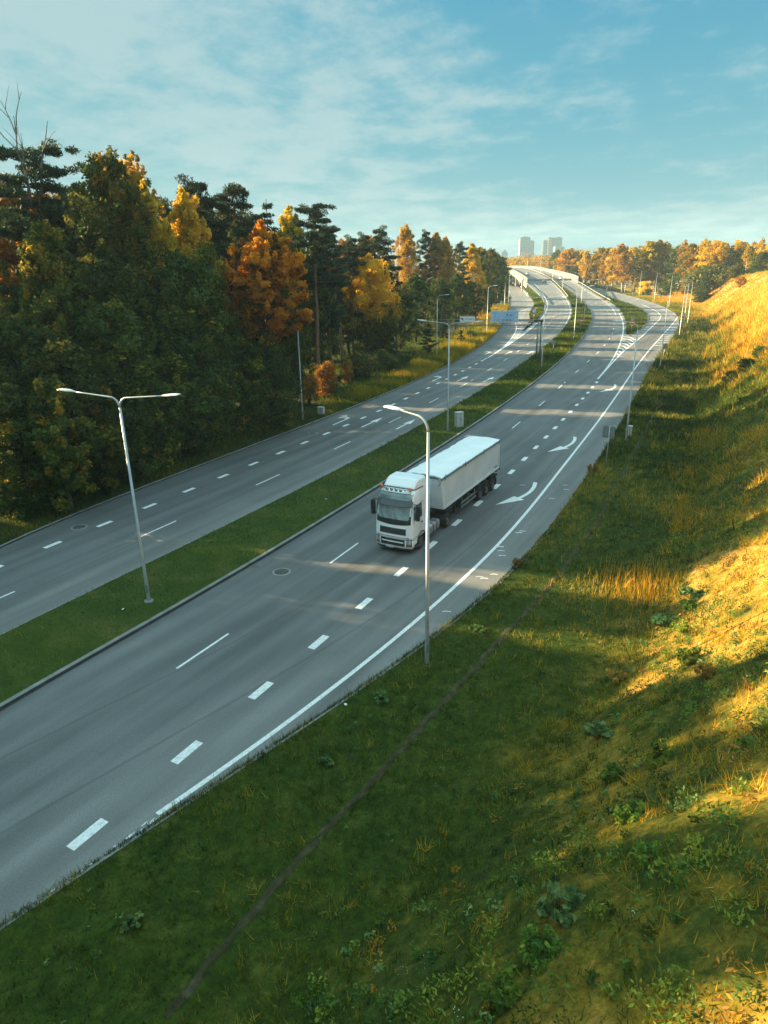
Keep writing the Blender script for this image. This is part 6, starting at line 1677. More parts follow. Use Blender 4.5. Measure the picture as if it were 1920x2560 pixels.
# --- right: wood beyond the far slip road and behind the hill
GRT = 'trees of the wood on the right'
def rz_(x, y): return bank_zat(x, y)
RT = [
 ('yellow_round', 'large round golden tree behind the right noise barrier', 1425, 625, 420, 1.15), ('dark_c', 'dark green tree right of the large round golden tree', 1452, 640, 430, 1.2),
 ('birch_a', 'pale orange birch above the end of the right noise barrier', 1472, 630, 395, 1.3), ('mixed_gold', 'green and gold tree left of the white-stemmed birch', 1500, 622, 390, 1.1),
 ('birch_b', 'birch with a pale white stem showing through its orange crown', 1521, 624, 365, 1.4), ('birch_a', 'orange birch right of the white-stemmed birch', 1540, 622, 360, 1.3),
 ('birch_a', 'broad golden birch on the right roadside', 1568, 612, 345, 1.5), ('pine_d', 'dark conifer between golden birches on the right roadside', 1597, 622, 350, 1.0),
 ('mixed_gold', 'golden green tree behind the orange bush', 1622, 606, 345, 1.3), ('birch_b', 'tall golden birch left of the yellow hill', 1652, 603, 345, 1.6),
 ('birch_a', 'golden birch behind the lamp before the yellow hill', 1678, 607, 345, 1.5), ('dark_c', 'dark tree left above the near end of the yellow hill', 1694, 620, 335, 1.1),
 ('birch_thin', 'thin pale birch top above the yellow hill', 1710, 603, 330, 1.4), ('mixed_gold', 'green gold tree above the crest of the yellow hill', 1732, 612, 320, 1.2),
 ('birch_a', 'orange gold birch above the crest of the hill', 1750, 602, 318, 1.4), ('birch_thin', 'pale thin birch right of the orange gold birch', 1772, 600, 315, 1.5),
 ('yellow_round', 'orange topped tree on the right skyline', 1794, 606, 308, 1.1), ('spruce_a', 'small dark spruce in front of the orange topped tree', 1812, 640, 290, 1.0),
 ('spruce_a', 'dark spruce on the right skyline', 1830, 612, 300, 1.2), ('yellow_round', 'yellow topped tree on the right skyline', 1852, 606, 305, .9),
 ('dark_c', 'dark green tree behind the bare birch', 1870, 616, 300, 1.2), ('birch_thin', 'nearly bare white birch at the right end of the skyline', 1876, 612, 270, 1.2),
 ('birch_thin', 'tall thin tree with a bare top at the right edge of the photo', 1905, 596, 290, 1.1), ('dark_a', 'dark green tree at the right edge of the photo', 1912, 630, 280, 1.3),
 ('yellow_round', 'orange yellow tree cut by the right edge of the photo', 1925, 620, 295, .9), ('mixed_gold', 'small gold tree in front of the dark spruces', 1785, 640, 296, .9),
 ('mixed_gold', 'gold green tree behind the barrier lamps', 1405, 652, 450, 1.2), ('dark_a', 'dark tree low behind the right noise barrier', 1440, 668, 405, 1.1),
 ('mixed_gold', 'low golden tree behind the far slip road', 1488, 655, 405, 1.0), ('dark_a', 'dark green tree in the shade behind the right birches', 1610, 650, 365, 1.2), ('dark_c', 'dark green tree in the shade left of the hill foot', 1668, 640, 360, 1.2), ('dark_c', 'dark green tree between gold trees above the hill', 1742, 640, 330, 1.1),
]
for kx, lab, u, v, Y, wk in RT: stand(kx, lab, u, v, Y, wk * 1.22, GRT, rz_)
rgx = np.random.default_rng(5)
for i in range(40):
    u = 1390 + 535 * i / 39 + rgx.uniform(-8, 8); Y = (470 - (u - 1400) * .22) + rgx.uniform(0, 25)
    kx = ['mixed_gold', 'birch_a', 'dark_c', 'birch_b', 'yellow_round'][rgx.integers(0, 5)]
    stand(kx, 'autumn tree in the second row of the wood on the right, mostly hidden', u, 628 - (u - 1400) * .035 + rgx.uniform(-4, 8), Y, 1.3, 'second row of the right wood', rz_)
stand('shrub_gold', 'orange yellow bush on the verge beyond the yellow hill', 1612, 703, 318, 1.5, None, rz_, 'bush')
stand('shrub_green', 'dark green bush in front of the orange bush', 1622, 722, 312, 1.2, None, rz_, 'bush')
for i, (u, v, Y, kx, lab) in enumerate(((1668, 700, 300, 'shrub_green', 'green shrub at the left foot of the hill'), (1690, 690, 290, 'pine_young', 'young pine at the left foot of the hill'), (1722, 672, 285, 'shrub_green', 'green shrub where the hill crest begins'),
    (1740, 668, 268, 'shrub_rust', 'reddish shrub on the left end of the hill crest'), (1764, 666, 250, 'shrub_olive', 'olive shrub on the hill crest with a dark conifer before it'), (1766, 680, 240, 'spruce_b', 'small dark conifer on the hill crest'),
    (1800, 664, 250, 'pine_young', 'yellow green young pine on the hill crest left of the spruces'), (1822, 666, 245, 'pine_young', 'young pine on the hill crest below the dark spruce'), (1842, 664, 240, 'shrub_olive', 'pale green shrub on the hill crest'), (1860, 668, 236, 'pine_young', 'young pine on the hill crest below the bare birch'),
    (1880, 672, 232, 'pine_young', 'broad young pine right of the bare birch on the hill crest'), (1900, 676, 226, 'shrub_olive', 'pale green shrub at the right end of the hill crest'), (1916, 684, 220, 'pine_young', 'young pine on the hill crest at the right edge'), (1854, 690, 216, 'shrub_rust', 'low reddish shrub just below the crest'), (1886, 712, 200, 'shrub_rust', 'small red leaved bush on the upper slope'))):
    stand(kx, lab, u, v, Y, 1.25, None, rz_, 'bush')
# big dark bush on the bank slope
p = survey(1850, 945, 88)
for (u, v, Y, wk, lab) in ((1830, 968, 82, 1.0, 'dark green bush on the bank, lower part of the thicket'), (1868, 938, 84, 1.1, 'dark green bush on the bank, middle of the thicket'), (1905, 912, 86, 1.1, 'dark green bush on the bank, upper end of the thicket')):
    q = survey(u, v, Y); z = bank_zat(q.x, Y)
    plant('shrub_green', 'shrub', lab, q.x, Y, z - .1, 1.7, 3.0, wk * 1.5, 'bush')

# --- the wood far behind the overpass: one mass
rgf = np.random.default_rng(8)
C, R_, T = [], [], []
for i in range(420):
    u = rgf.uniform(1180, 1440); Y = rgf.uniform(560, 950)
    p = survey(u, rgf.uniform(646, 660) - (u - 1265) * .07, Y)
    top_ = min(p.z, 26); 
    for j in range(5):
        C.append((p.x + rgf.normal(0, 2.0), Y + rgf.normal(0, 2), top_ - rgf.uniform(0, 11))); R_.append((3.2, 3.2, 3.4)); T.append(rgf.normal(.5, .22))
fw_ = pack('far_wood', [leaves(np.array(C), np.array(R_), 34, .62, rgf, np.array(T))], M['mixed'] if 'mixed' in M else M['yellow'])
o = link('far_wood', fw_); tag(o, 'autumn wood far behind the overpass', 'wood', kind='stuff')

# ------------------------------------------------------------------ distant town and hills
def hills(name, Y, u0, u1, prof, mat):
    rows = []
    us = np.linspace(u0, u1, 120)
    for u in us:
        v = np.interp(u, [q[0] for q in prof], [q[1] for q in prof]) + 1.2 * math.sin(u * .13) + .9 * math.sin(u * .37)
        t_ = survey(u, v, Y)
        rows.append([(t_.x * .86, Y * .86, -2), (t_.x * .93, Y * .93, t_.z * .55), (t_.x, Y, t_.z), (t_.x * 1.1, Y * 1.1, -5)])
    m = MB(); m.grid([r[::-1] for r in rows]); tag(m.build(name, [mat]), kind='structure')
M['hill'] = soilmat('far_hill_wood', [(.3, (.05, .07, .05)), (.55, (.09, .10, .06)), (.75, (.17, .13, .06))], .02)
hills('hills', 2600, 900, 2100, [(900, 652), (1200, 648), (1265, 643), (1310, 640), (1340, 638), (1380, 640), (1410, 624), (1440, 621), (1500, 621), (1560, 618), (1700, 614), (2100, 610)], M['hill'])
M['tower_pale'] = paint('tower_pale_render', (.08, .11, .13), .7, 0, .06, .05); M['tower_grey'] = paint('tower_blue_glass', (.03, .06, .09), .3, 0, .1, .05)
M['tower_red'] = paint('tower_red_cladding', (.40, .08, .10), .6, 0, .05); M['tower_orange'] = paint('tower_orange_panel', (.36, .20, .13), .7, 0, .05); M['tower_white'] = paint('tower_white', (.18, .20, .22), .7, 0, .05)
def tower(label, Y, parts, base=-2.0):
    """parts: (u0, u1, v_top, v_bottom, material, depth, rows, kind)"""
    p0 = survey(parts[0][0], 646, Y); t = thing('tower_block', label, 'tower block', (p0.x, Y, base))
    for k, (u0, u1, vt, vb, mat, dep, rows, off) in enumerate(parts):
        a, b = survey(u0, vt, Y), survey(u1, vt, Y); zb = base if vb is None else survey(u0, vb, Y).z
        w = b.x - a.x; h = a.z - zb; cx = (a.x + b.x) / 2 - p0.x
        m = MB(); m.box((cx, dep / 2 + off, zb - base + h / 2), (w, dep, h)); wo = m.build('wall', [M[mat]], t)
        m = MB(); m.box((cx, dep / 2 + off, a.z - base + .8), (w * .5, dep * .5, 1.6)); m.build('roof_plant', [M['tower_grey']], wo)
        if rows:
            g = MB()
            for r in range(rows): g.box((cx, off - .05, zb - base + h * (r + .5) / rows), (w * .86, .3, h / rows * .42))
            g.build('window_band', [M['tower_grey'] if mat != 'tower_grey' else M['tower_pale']], wo)
            g = MB()
            for r in range(rows): g.box((cx - w / 2 - .05, dep / 2 + off, zb - base + h * (r + .5) / rows), (.3, dep * .7, h / rows * .42))
            g.build('window_band', [M['tower_grey'] if mat != 'tower_grey' else M['tower_pale']], wo)
    return t
tower('tall glazed tower block with a dark red base, left of the two big towers', 2000, [(1303, 1326, 593, None, 'tower_grey', 22, 14, 0), (1327, 1337, 602, None, 'tower_pale', 18, 14, 4), (1303.5, 1328, 630, 645, 'tower_red', 3, 0, -3), (1301, 1303, 596, None, 'tower_white', 20, 0, 1)])
tower('pale tower block with an orange stripe, right of the two big towers', 2050, [(1371, 1405, 595.5, None, 'tower_pale', 24, 16, 0), (1360, 1370.6, 601, None, 'tower_pale', 18, 14, 5), (1370.6, 1379, 594, None, 'tower_orange', 4, 12, -4), (1390, 1405.5, 594, None, 'tower_grey', 10, 14, -2)])
tower('low white block beside the right tower', 1900, [(1388, 1404, 616.5, None, 'tower_white', 20, 0, 0), (1404, 1412, 618, None, 'tower_grey', 16, 6, 2)])
tower('small grey high-rise at the far left of the town', 2100, [(1254, 1264, 630, None, 'tower_pale', 18, 10, 0), (1259, 1265, 625.5, None, 'tower_grey', 10, 10, -2), (1264, 1270, 631, None, 'tower_pale', 14, 9, 2)])
t = thing('radio_mast', 'thin mast on the horizon between the small high-rise and the glazed tower', 'mast', (survey(1282, 640, 1900).x, 1900, 0)); m = MB(); m.tube([(0, 0, 0), (0, 0, survey(1282, 625, 1900).z)], [.8, .3], 5); m.build('shaft', [M['galvdark']], t)
m = MB(); m.box((0, 0, survey(1282, 630, 1900).z), (3, .5, .5)); m.build('crossbar', [M['galvdark']], t)

# ------------------------------------------------------------------ grass and weeds
def blades(name, P, h, w, mat, tint, rng, lean=.35, label=None):
    """one tapered blade per point P (n,3): a bent pair of triangles"""
    n = len(P); az = rng.uniform(0, 2 * PI, n); la = rng.uniform(0, 2 * PI, n); ln = np.abs(rng.normal(0, lean, n))
    s = np.stack([np.cos(az), np.sin(az), np.zeros(n)], -1) * (w / 2)[:, None]
    d = np.stack([np.cos(la) * ln, np.sin(la) * ln, np.ones(n)], -1); d /= np.linalg.norm(d, axis=1)[:, None]
    tip = P + d * h[:, None]; tip[:, :2] += (np.stack([np.cos(la), np.sin(la)], -1) * (h * ln * .4)[:, None])
    b = P - np.array([0, 0, .03])
    V = np.stack([b - s, b + s, tip], 1).reshape(-1, 3)
    o = link(name, np_mesh(name, V, np.arange(n * 3).reshape(-1, 3), M[mat], {'tint': ('FACE', np.clip(tint, 0, 1))}))
    return tag(o, label, 'grass', kind='stuff')
rg = np.random.default_rng(42)
def verge_samples(n, s_lo, s_hi, d_lo, d_hi, power=2.0):
    """station packed towards the camera"""
    s = s_lo + (s_hi - s_lo) * rg.random(n) ** power
    return s, rg.uniform(d_lo, d_hi, n)
SC2 = RR.s_of(200)
# mown strip
s, d = verge_samples(240000, 10.0, SC2, .05, 8.6, 1.9)
ct = rg.integers(0, len(s), 16000); ci = ct[rg.integers(0, len(ct), len(s))]; inn = rg.random(len(s)) < .45
fr_ = np.clip((10 + s[ci]) / 60, .5, 2.5)
s, d = np.where(inn, s[ci] + rg.normal(0, .09, len(s)) * fr_, s), np.where(inn, np.maximum(.05, d[ci] + rg.normal(0, .09, len(s)) * fr_), d)
mt_h, mt_t = np.where(inn, rg.uniform(.8, 2.2, len(s))[ci], .8), np.where(inn, rg.normal(.05, .22, len(s))[ci], 0)
edge = rg.random(len(s)) < .11
d = np.where(edge, rg.uniform(-.13, .30, len(s)) * vnoise(s, s * 0, 1.3, 66), d)
P = bank_point(s, np.maximum(d, -.3)); 
far = np.hypot(P[:, 0], P[:, 1])
pd = polydist(P[:, :2], TRAILS[0]); keep = pd > .15 * (.3 + rg.random(len(s)))
P, d, far, mt_h, mt_t = P[keep], d[keep], far[keep], mt_h[keep], mt_t[keep]
n1, n2 = vnoise(P[:, 0], P[:, 1], 3.2, 31), vnoise(P[:, 0], P[:, 1], .9, 32)
n3 = vnoise(P[:, 0], P[:, 1], 9.0, 33)
tint = .40 + (n1 - .5) * .75 + (n2 - .5) * .6 + (n3 - .5) * .5 + rg.normal(0, .16, len(P)) + mt_t + np.clip(d - 6, 0, 3) * .06
blades('mown_grass', P, rg.uniform(.05, .13, len(P)) * (1 + .9 * n2) * mt_h * np.clip(far / 40, 1, 3), np.clip(.027 * far / 22, .027, .14), 'lawn', tint, rg, .6, 'short green grass on the mown verge beside the road')
# bank: dense ragged dry grass
s, d = verge_samples(420000, 6.0, SC2, 7.0, 30, 2.3)
n1 = None
# blades gather in tufts
ct = rg.integers(0, len(s), 26000); ci = ct[rg.integers(0, len(ct), len(s))]; inn = rg.random(len(s)) < .62
fr_ = np.clip((10 + s[ci]) / 60, .5, 2.5)
ts, td = s[ci] + rg.normal(0, .10, len(s)) * fr_, np.maximum(7.0, d[ci] + rg.normal(0, .10, len(s)) * fr_)
tuft_h = rg.uniform(.5, 1.7, len(s))[ci]; tuft_t = rg.normal(0, .20, len(s))[ci]
s, d = np.where(inn, ts, s), np.where(inn, td, d)
P = bank_point(s, d); far = np.hypot(P[:, 0], P[:, 1])
a1, a2 = vnoise(P[:, 0], P[:, 1], 6.5, 51), vnoise(P[:, 0], P[:, 1], 1.6, 52)
bare = vnoise(P[:, 0], P[:, 1], 4.0, 53) * .6 + vnoise(P[:, 0], P[:, 1], 1.3, 54) * .4
keep = rg.random(len(P)) < np.clip(1.5 - (bare - np.where(d > 12, .36, .46)) * 5.5, .10, 1)
keep |= inn & (rg.random(len(P)) < np.where((d > 12) & (bare > .5), .3, .7))
P, d, far, a1, a2, inn, tuft_h, tuft_t = P[keep], d[keep], far[keep], a1[keep], a2[keep], inn[keep], tuft_h[keep], tuft_t[keep]
tint = .21 + .30 * sunlit_dry_tint(P[:, 0], P[:, 1]) * np.clip((d - 8) / 3, 0, 1) + (a1 - .5) * .7 + (a2 - .5) * .55 + np.clip(d - 10, 0, 8) * .07 + rg.normal(0, .15, len(P)) + np.where(inn, tuft_t, 0)
hgt = rg.uniform(.12, .42, len(P)) * (.5 + 1.2 * a2) * np.where(inn, tuft_h, .7) * np.clip(far / 45, 1, 2.6)
hgt = np.minimum(hgt, .10 + .014 * far)
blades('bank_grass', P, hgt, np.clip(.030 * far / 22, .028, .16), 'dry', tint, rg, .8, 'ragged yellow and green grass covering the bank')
# hill beyond
s = RR.s_of(190) + (RR.s_of(330) - RR.s_of(190)) * rg.random(60000); d = rg.uniform(.3, 46, 60000)
P = bank_point(s, d); a1 = vnoise(P[:, 0], P[:, 1], 9, 61)
blades('hill_grass', P, rg.uniform(.25, .6, len(P)), rg.uniform(.12, .25, len(P)), 'dry', .36 + (a1 - .5) * .5 + np.clip(d - 3, 0, 8) * .03 + rg.normal(0, .10, len(P)), rg, .5, 'yellow grass on the hill beyond the bend')
# reserve and islands
def ruled_samples(Vg, n, power):
    a, b, _ = Vg.shape
    i = (rg.random(n) ** power) * (a - 1.001); j = rg.uniform(.12, b - 1.15, n)
    i0, j0 = i.astype(int), j.astype(int); fi, fj = (i - i0)[:, None], (j - j0)[:, None]
    return (Vg[i0, j0] * (1 - fi) + Vg[i0 + 1, j0] * fi) * (1 - fj) + (Vg[i0, j0 + 1] * (1 - fi) + Vg[i0 + 1, j0 + 1] * fi) * fj
for nm, Vg, n, pw, lab in (('reserve_grass', MEDV, 95000, 1.0, 'short green grass on the central reserve'), ('island_grass', ISLLV, 9000, 1.0, 'short grass on the left traffic island'), ('island_grass', ISLRV, 14000, 1.0, 'short grass on the right traffic island')):
    P = ruled_samples(Vg, n, pw); far = np.hypot(P[:, 0], P[:, 1])
    n1, n2 = vnoise(P[:, 0], P[:, 1], 3.4, 71), vnoise(P[:, 0], P[:, 1], 1.0, 72)
    blades(nm, P, rg.uniform(.06, .15, len(P)) * (1 + n2) * np.clip(far / 45, 1, 3), np.clip(.018 * far / 26, .018, .14), 'lawn', .36 + (n1 - .5) * .6 + (n2 - .5) * .35 + rg.normal(0, .13, len(P)), rg, .6, lab)
# left verge: tall dry grass along the kerb, longer and paler by the clearing
s = LL.s_of(30) + (LL.s_of(260) - LL.s_of(30)) * rg.random(90000) ** 1.15; d = np.abs(rg.normal(0, 2.6, len(s))) + .1
P = left_point(s, d); far = np.hypot(P[:, 0], P[:, 1])
gold = np.clip((P[:, 1] - 72) / 30, 0, 1); a1 = vnoise(P[:, 0], P[:, 1], 3, 81)
blades('verge_grass', P, rg.uniform(.25, .75, len(P)) * (.5 + .6 * gold) * (.6 + .8 * a1) * np.clip(far / 70, 1, 1.8), np.clip(.02 * far / 30, .02, .12), 'dry', .10 + .26 * gold * (.5 + a1) + (a1 - .5) * .3 + rg.normal(0, .12, len(P)), rg, .35, 'tall dry grass along the forest side kerb')
s = LL.s_of(82) + (LL.s_of(160) - LL.s_of(82)) * rg.random(40000); d = rg.uniform(2, 26, len(s))
P = left_point(s, d); a1 = vnoise(P[:, 0], P[:, 1], 4, 83)
blades('clearing_grass', P, rg.uniform(.2, .6, len(P)) * (.5 + a1), rg.uniform(.05, .12, len(P)), 'dry', .07 + (a1 - .5) * .4 + rg.normal(0, .10, len(P)), rg, .45, 'rough grass in the clearing of the forest')  # dull tint stands in for shade over the clearing

# weeds on the bank: small leafy clumps, as ground cover
def weed_cover(name, n, s_hi, d_lo, d_hi, mat, size, radius, npl, label, seed, tint=(.45, .25), power=1.8, thr=.0):
    r = np.random.default_rng(seed)
    s = 12 + (s_hi - 12) * r.random(n) ** power; d = r.uniform(d_lo, d_hi, n)
    P = bank_point(s, d); k = vnoise(P[:, 0], P[:, 1], 5.0, seed) > thr; P = P[k]
    far = np.hypot(P[:, 0], P[:, 1]); sc = np.clip(far / 26, 1, 2.4)
    rad = radius * r.uniform(.4, 1.3, len(P)) * sc
    P[:, 2] += rad * .55
    o = link(name, pack(name, [leaves(P, np.stack([rad, rad, rad * .8], -1), npl, size, r, r.normal(tint[0], tint[1], len(P)), aspect=.4, up=.35)], M[mat]))
    tag(o, label, 'weeds', kind='stuff')
weed_cover('green_weeds', 3200, RR.s_of(110), 7.6, 21, 'goldenrod', .055, .36, 54, 'green leafy weeds scattered over the bank', 91, tint=(.35, .3), thr=.40)
weed_cover('dark_weeds', 2200, RR.s_of(80), 7.4, 22, 'green', .05, .30, 44, 'dark green weeds on the bank', 95, tint=(.45, .3), thr=.46)
weed_cover('dry_weeds', 1900, RR.s_of(120), 8.5, 25, 'dryweed', .06, .26, 34, 'brown dry weeds scattered over the bank', 92, thr=.45)
weed_cover('red_weeds', 420, RR.s_of(70), 8, 20, 'rust', .05, .20, 30, 'reddish withered weeds among the grass of the bank', 96, tint=(.7, .2), thr=.4)
weed_cover('broad_weeds', 420, RR.s_of(60), 7.5, 17, 'burdock', .075, .26, 22, 'broad leaved weeds among the grass of the bank', 97, tint=(.55, .3), thr=.4)
weed_cover('low_weeds', 500, RR.s_of(60), .6, 7.5, 'burdock', .05, .12, 14, 'small broad-leaved weeds in the mown grass', 93, thr=.4)
weed_cover('white_flowers', 130, RR.s_of(34), 8.5, 15, 'litter', .018, .18, 10, 'tiny white flowers among the weeds in the foreground', 94, thr=.5, power=1.2)
# tall tufts standing in the light at the foot of the bank
def tuft_cloud(name, centres, label, mat='dry', hh=(.5, 1.0), tint=.62, n=520, rad=1.5):
    PP, HH, TT = [], [], []
    for (u, v, zz) in centres:
        c = ground(u, v, zz); k = n
        q = np.stack([c.x + rg.normal(0, rad, k), c.y + rg.normal(0, rad, k)], -1)
        z = np.array([bank_zat(c.x, c.y)] * k)
        PP.append(np.concatenate([q, z[:, None]], -1)); HH.append(rg.uniform(.25, hh[1], k) * rg.uniform(.5, 1, k)); TT.append(rg.normal(tint, .2, k))
    P = np.concatenate(PP); blades(name, P, np.concatenate(HH), np.full(len(P), .035), mat, np.concatenate(TT), rg, .22, label)
tuft_cloud('tall_dry_grass', [(1600, 1475, .2), (1650, 1470, .5), (1690, 1460, .8), (1620, 1445, .3), (1730, 1285, .6), (1760, 1270, .9), (1790, 1100, 1), (1815, 1085, 1.4), (1740, 1180, .4)], 'tall orange dry grass at the foot of the bank in the sunlight')
# single plants one can tell apart
def weed_plant(name, label, kind, u, v, z, h, w, seed, mat, leaf, npl, ncl, tint, cat='plant', aspect=.4, group=None):
    c = ground(u, v, z); zz = bank_zat(c.x, c.y)
    for _ in range(8):
        c = ground(u, v, zz); zz = .5 * zz + .5 * bank_zat(c.x, c.y)
    r = np.random.default_rng(seed)
    t = thing(name, label, cat, (c.x, c.y, zz), 0, group)
    C, R_, T = [], [], []; st = MB()
    for i in range(ncl):
        a = r.uniform(0, 6.28); q = math.sqrt(r.random()) * w / 2; zt = h * r.uniform(.45, 1) * (1 - .35 * q / (w / 2))
        e = (q * math.cos(a), q * math.sin(a), zt); st.tube([(e[0] * .3, e[1] * .3, -.05), (e[0] * .7, e[1] * .7, zt * .6), e], [.012, .01, .004], 4)
        for k in ((.55, 1.0) if kind == 'tuft' else (.9,)):
            C.append((e[0] * (.6 + .4 * k), e[1] * (.6 + .4 * k), zt * k)); R_.append((w * .13, w * .13, h * .16)); T.append(r.normal(*tint))
    st.build('stems', [M['bark']], t)
    link('leaves', pack('leaves', [leaves(np.array(C), np.array(R_), int(npl * 1.7), leaf * .68, r, np.array(T), aspect=aspect, up=.4 if kind == 'tuft' else .1)], M[mat]), t)
W_ = [
 ('weed_bush', 'bright green rounded weed bush in the sun, level with the nearest lamp foot', 'tuft', 1722, 1660, 1.0, .75, .85, 'goldenrod', .10, 36, 16, (.62, .15)),
 ('weed_bush', 'yellow green weed bush on the bank above the bright rounded one', 'tuft', 1718, 1585, 1.0, .6, .95, 'goldenrod', .09, 32, 16, (.75, .15)),
 ('weed_bush', 'dark green weed bush on the bank beside the large leaved plants', 'tuft', 1725, 1530, 1.0, .65, 1.0, 'goldenrod', .09, 32, 16, (.3, .15)),
 ('broadleaf_weed', 'large leaved weed at the top of the dark weed patch', 'broad', 1730, 1495, 1.0, .5, 1.1, 'burdock', .16, 10, 16, (.7, .2)),
 ('broadleaf_weed', 'bluish large leaved weed left of the dark weed bush', 'broad', 1665, 1562, .8, .5, 1.2, 'burdock', .15, 10, 18, (.35, .2)),
 ('broadleaf_weed', 'pale large leaved plant in the dark grass of the bank', 'broad', 1505, 1850, .6, .55, 1.1, 'burdock', .17, 9, 20, (.65, .2)),
 ('weed_bush', 'yellow green feathery weed right of the pale large leaved plant', 'tuft', 1640, 1915, 1.2, .7, .8, 'goldenrod', .10, 36, 15, (.7, .15)),
 ('weed_bush', 'dark feathery weed below the pale large leaved plant', 'tuft', 1540, 1960, 1.0, .6, .8, 'goldenrod', .09, 32, 14, (.4, .15)),
 ('weed_bush', 'green weed bush in the lower middle of the bank', 'tuft', 1568, 2050, 1.4, .6, .7, 'goldenrod', .09, 34, 14, (.5, .15)),
 ('broadleaf_weed', 'large pale leaved plant in the foreground of the bank', 'broad', 1402, 2290, 1.0, .5, .95, 'burdock', .15, 9, 22, (.7, .2)),
 ('weed_bush', 'dark green weed bush in the foreground left of the white flowers', 'tuft', 1335, 2380, 1.0, .6, .8, 'goldenrod', .08, 36, 15, (.35, .15)),
 ('weed_bush', 'lowest green weed bush in the foreground', 'tuft', 1245, 2505, .8, .6, .7, 'goldenrod', .08, 36, 14, (.6, .15)),
 ('weed_bush', 'green weed bush right of the large pale leaved plant', 'tuft', 1622, 2165, 1.8, .5, .7, 'goldenrod', .08, 34, 14, (.55, .15)),
 ('broadleaf_weed', 'broad leaved weed in the mown verge below the nearest lamp', 'broad', 955, 1750, .06, .3, .7, 'burdock', .11, 8, 14, (.55, .2)),
 ('broadleaf_weed', 'broad leaved weed in the mown verge right of the nearest lamp foot', 'broad', 1192, 1578, .06, .28, .8, 'burdock', .10, 8, 14, (.45, .2)),
 ('broadleaf_weed', 'low broad leaved weed in the mown verge in the lower left', 'broad', 815, 1910, .06, .28, .7, 'burdock', .10, 8, 14, (.4, .2)),
 ('broadleaf_weed', 'low broad leaved weed in the dark verge at the bottom left', 'broad', 330, 2310, .06, .25, .6, 'burdock', .08, 8, 14, (.5, .2)),
 ('weed_bush', 'dry brown weed tuft at the road edge beside the square sign', 'tuft', 1478, 1178, .06, .8, .9, 'dryweed', .09, 24, 14, (.3, .15)),
 ('weed_bush', 'brown weed tuft at the road edge by the strip of sunlight', 'tuft', 1292, 1412, .06, .5, .5, 'dryweed', .07, 20, 10, (.3, .15)),
 ('weed_bush', 'reddish dry weed on the sunlit slope', 'tuft', 1765, 1690, 1.2, .4, .8, 'dryweed', .10, 22, 12, (.4, .2)),
 ('weed_bush', 'reddish brown plant at the edge of the sunlight on the bank', 'broad', 1540, 1700, .6, .4, .9, 'dryweed', .13, 9, 14, (.5, .2)),
]
for i, (nm, lab, kd, u, v, z, h, w, mat, lf_, npl, ncl, tn) in enumerate(W_):
    weed_plant(nm, lab, kd, u, v, z, h, w, 200 + i, mat, lf_, npl, ncl, tn, aspect=.75 if kd == 'broad' else .35)

# ------------------------------------------------------------------ light, sky, air
SUN_EL, SUN_AZ = math.radians(17.0), (-.957, .289)      # low afternoon sun from the left, slightly ahead of the camera
SUN_ROT = math.atan2(SUN_AZ[0], SUN_AZ[1])
sun = bpy.data.lights.new('Sun', 'SUN'); sun.energy = 5.0; sun.angle = math.radians(.53); sun.color = (1.0, .74, .40)
so = bpy.data.objects.new('Sun', sun); COL.objects.link(so); so.location = (-60, 20, 60)
dv = Vector((-SUN_AZ[0] * math.cos(SUN_EL), -SUN_AZ[1] * math.cos(SUN_EL), -math.sin(SUN_EL)))
so.rotation_euler = dv.to_track_quat('-Z', 'Y').to_euler()
wd = bpy.data.worlds.new('World'); SC.world = wd; wd.use_nodes = True
nt = wd.node_tree; nt.nodes.clear()
def wn(kind, **kw):
    n = nt.nodes.new('ShaderNode' + kind)
    for k, v in kw.items(): setattr(n, k, v)
    return n
sky = wn('TexSky', sky_type='NISHITA', sun_disc=False, sun_elevation=SUN_EL, sun_rotation=SUN_ROT, altitude=120, air_density=1.0, dust_density=1.6, ozone_density=2.5)
# the graded sky of the photo: each channel of the Nishita sky is compressed, red most
srgb = wn('SeparateColor'); nt.links.new(sky.outputs[0], srgb.inputs[0])
def press(o, A, B, pw):
    m = lambda op, x, y: mth(op, x, y)
    q = m('POWER', o, pw); return m('MULTIPLY', m('DIVIDE', q, m('ADD', q, B)), A)
def mth(op, a, b):
    n = wn('Math', operation=op)
    for s, v in ((n.inputs[0], a), (n.inputs[1], b)):
        if isinstance(v, (int, float)): s.default_value = v
        else: nt.links.new(v, s)
    return n.outputs[0]
tint = wn('CombineColor')
nt.links.new(press(srgb.outputs[0], 1.3, 7.5, 2.4), tint.inputs[0]); nt.links.new(press(srgb.outputs[1], 2.75, 2.4, 1.5), tint.inputs[1]); nt.links.new(press(srgb.outputs[2], 2.78, .6, 1.0), tint.inputs[2])
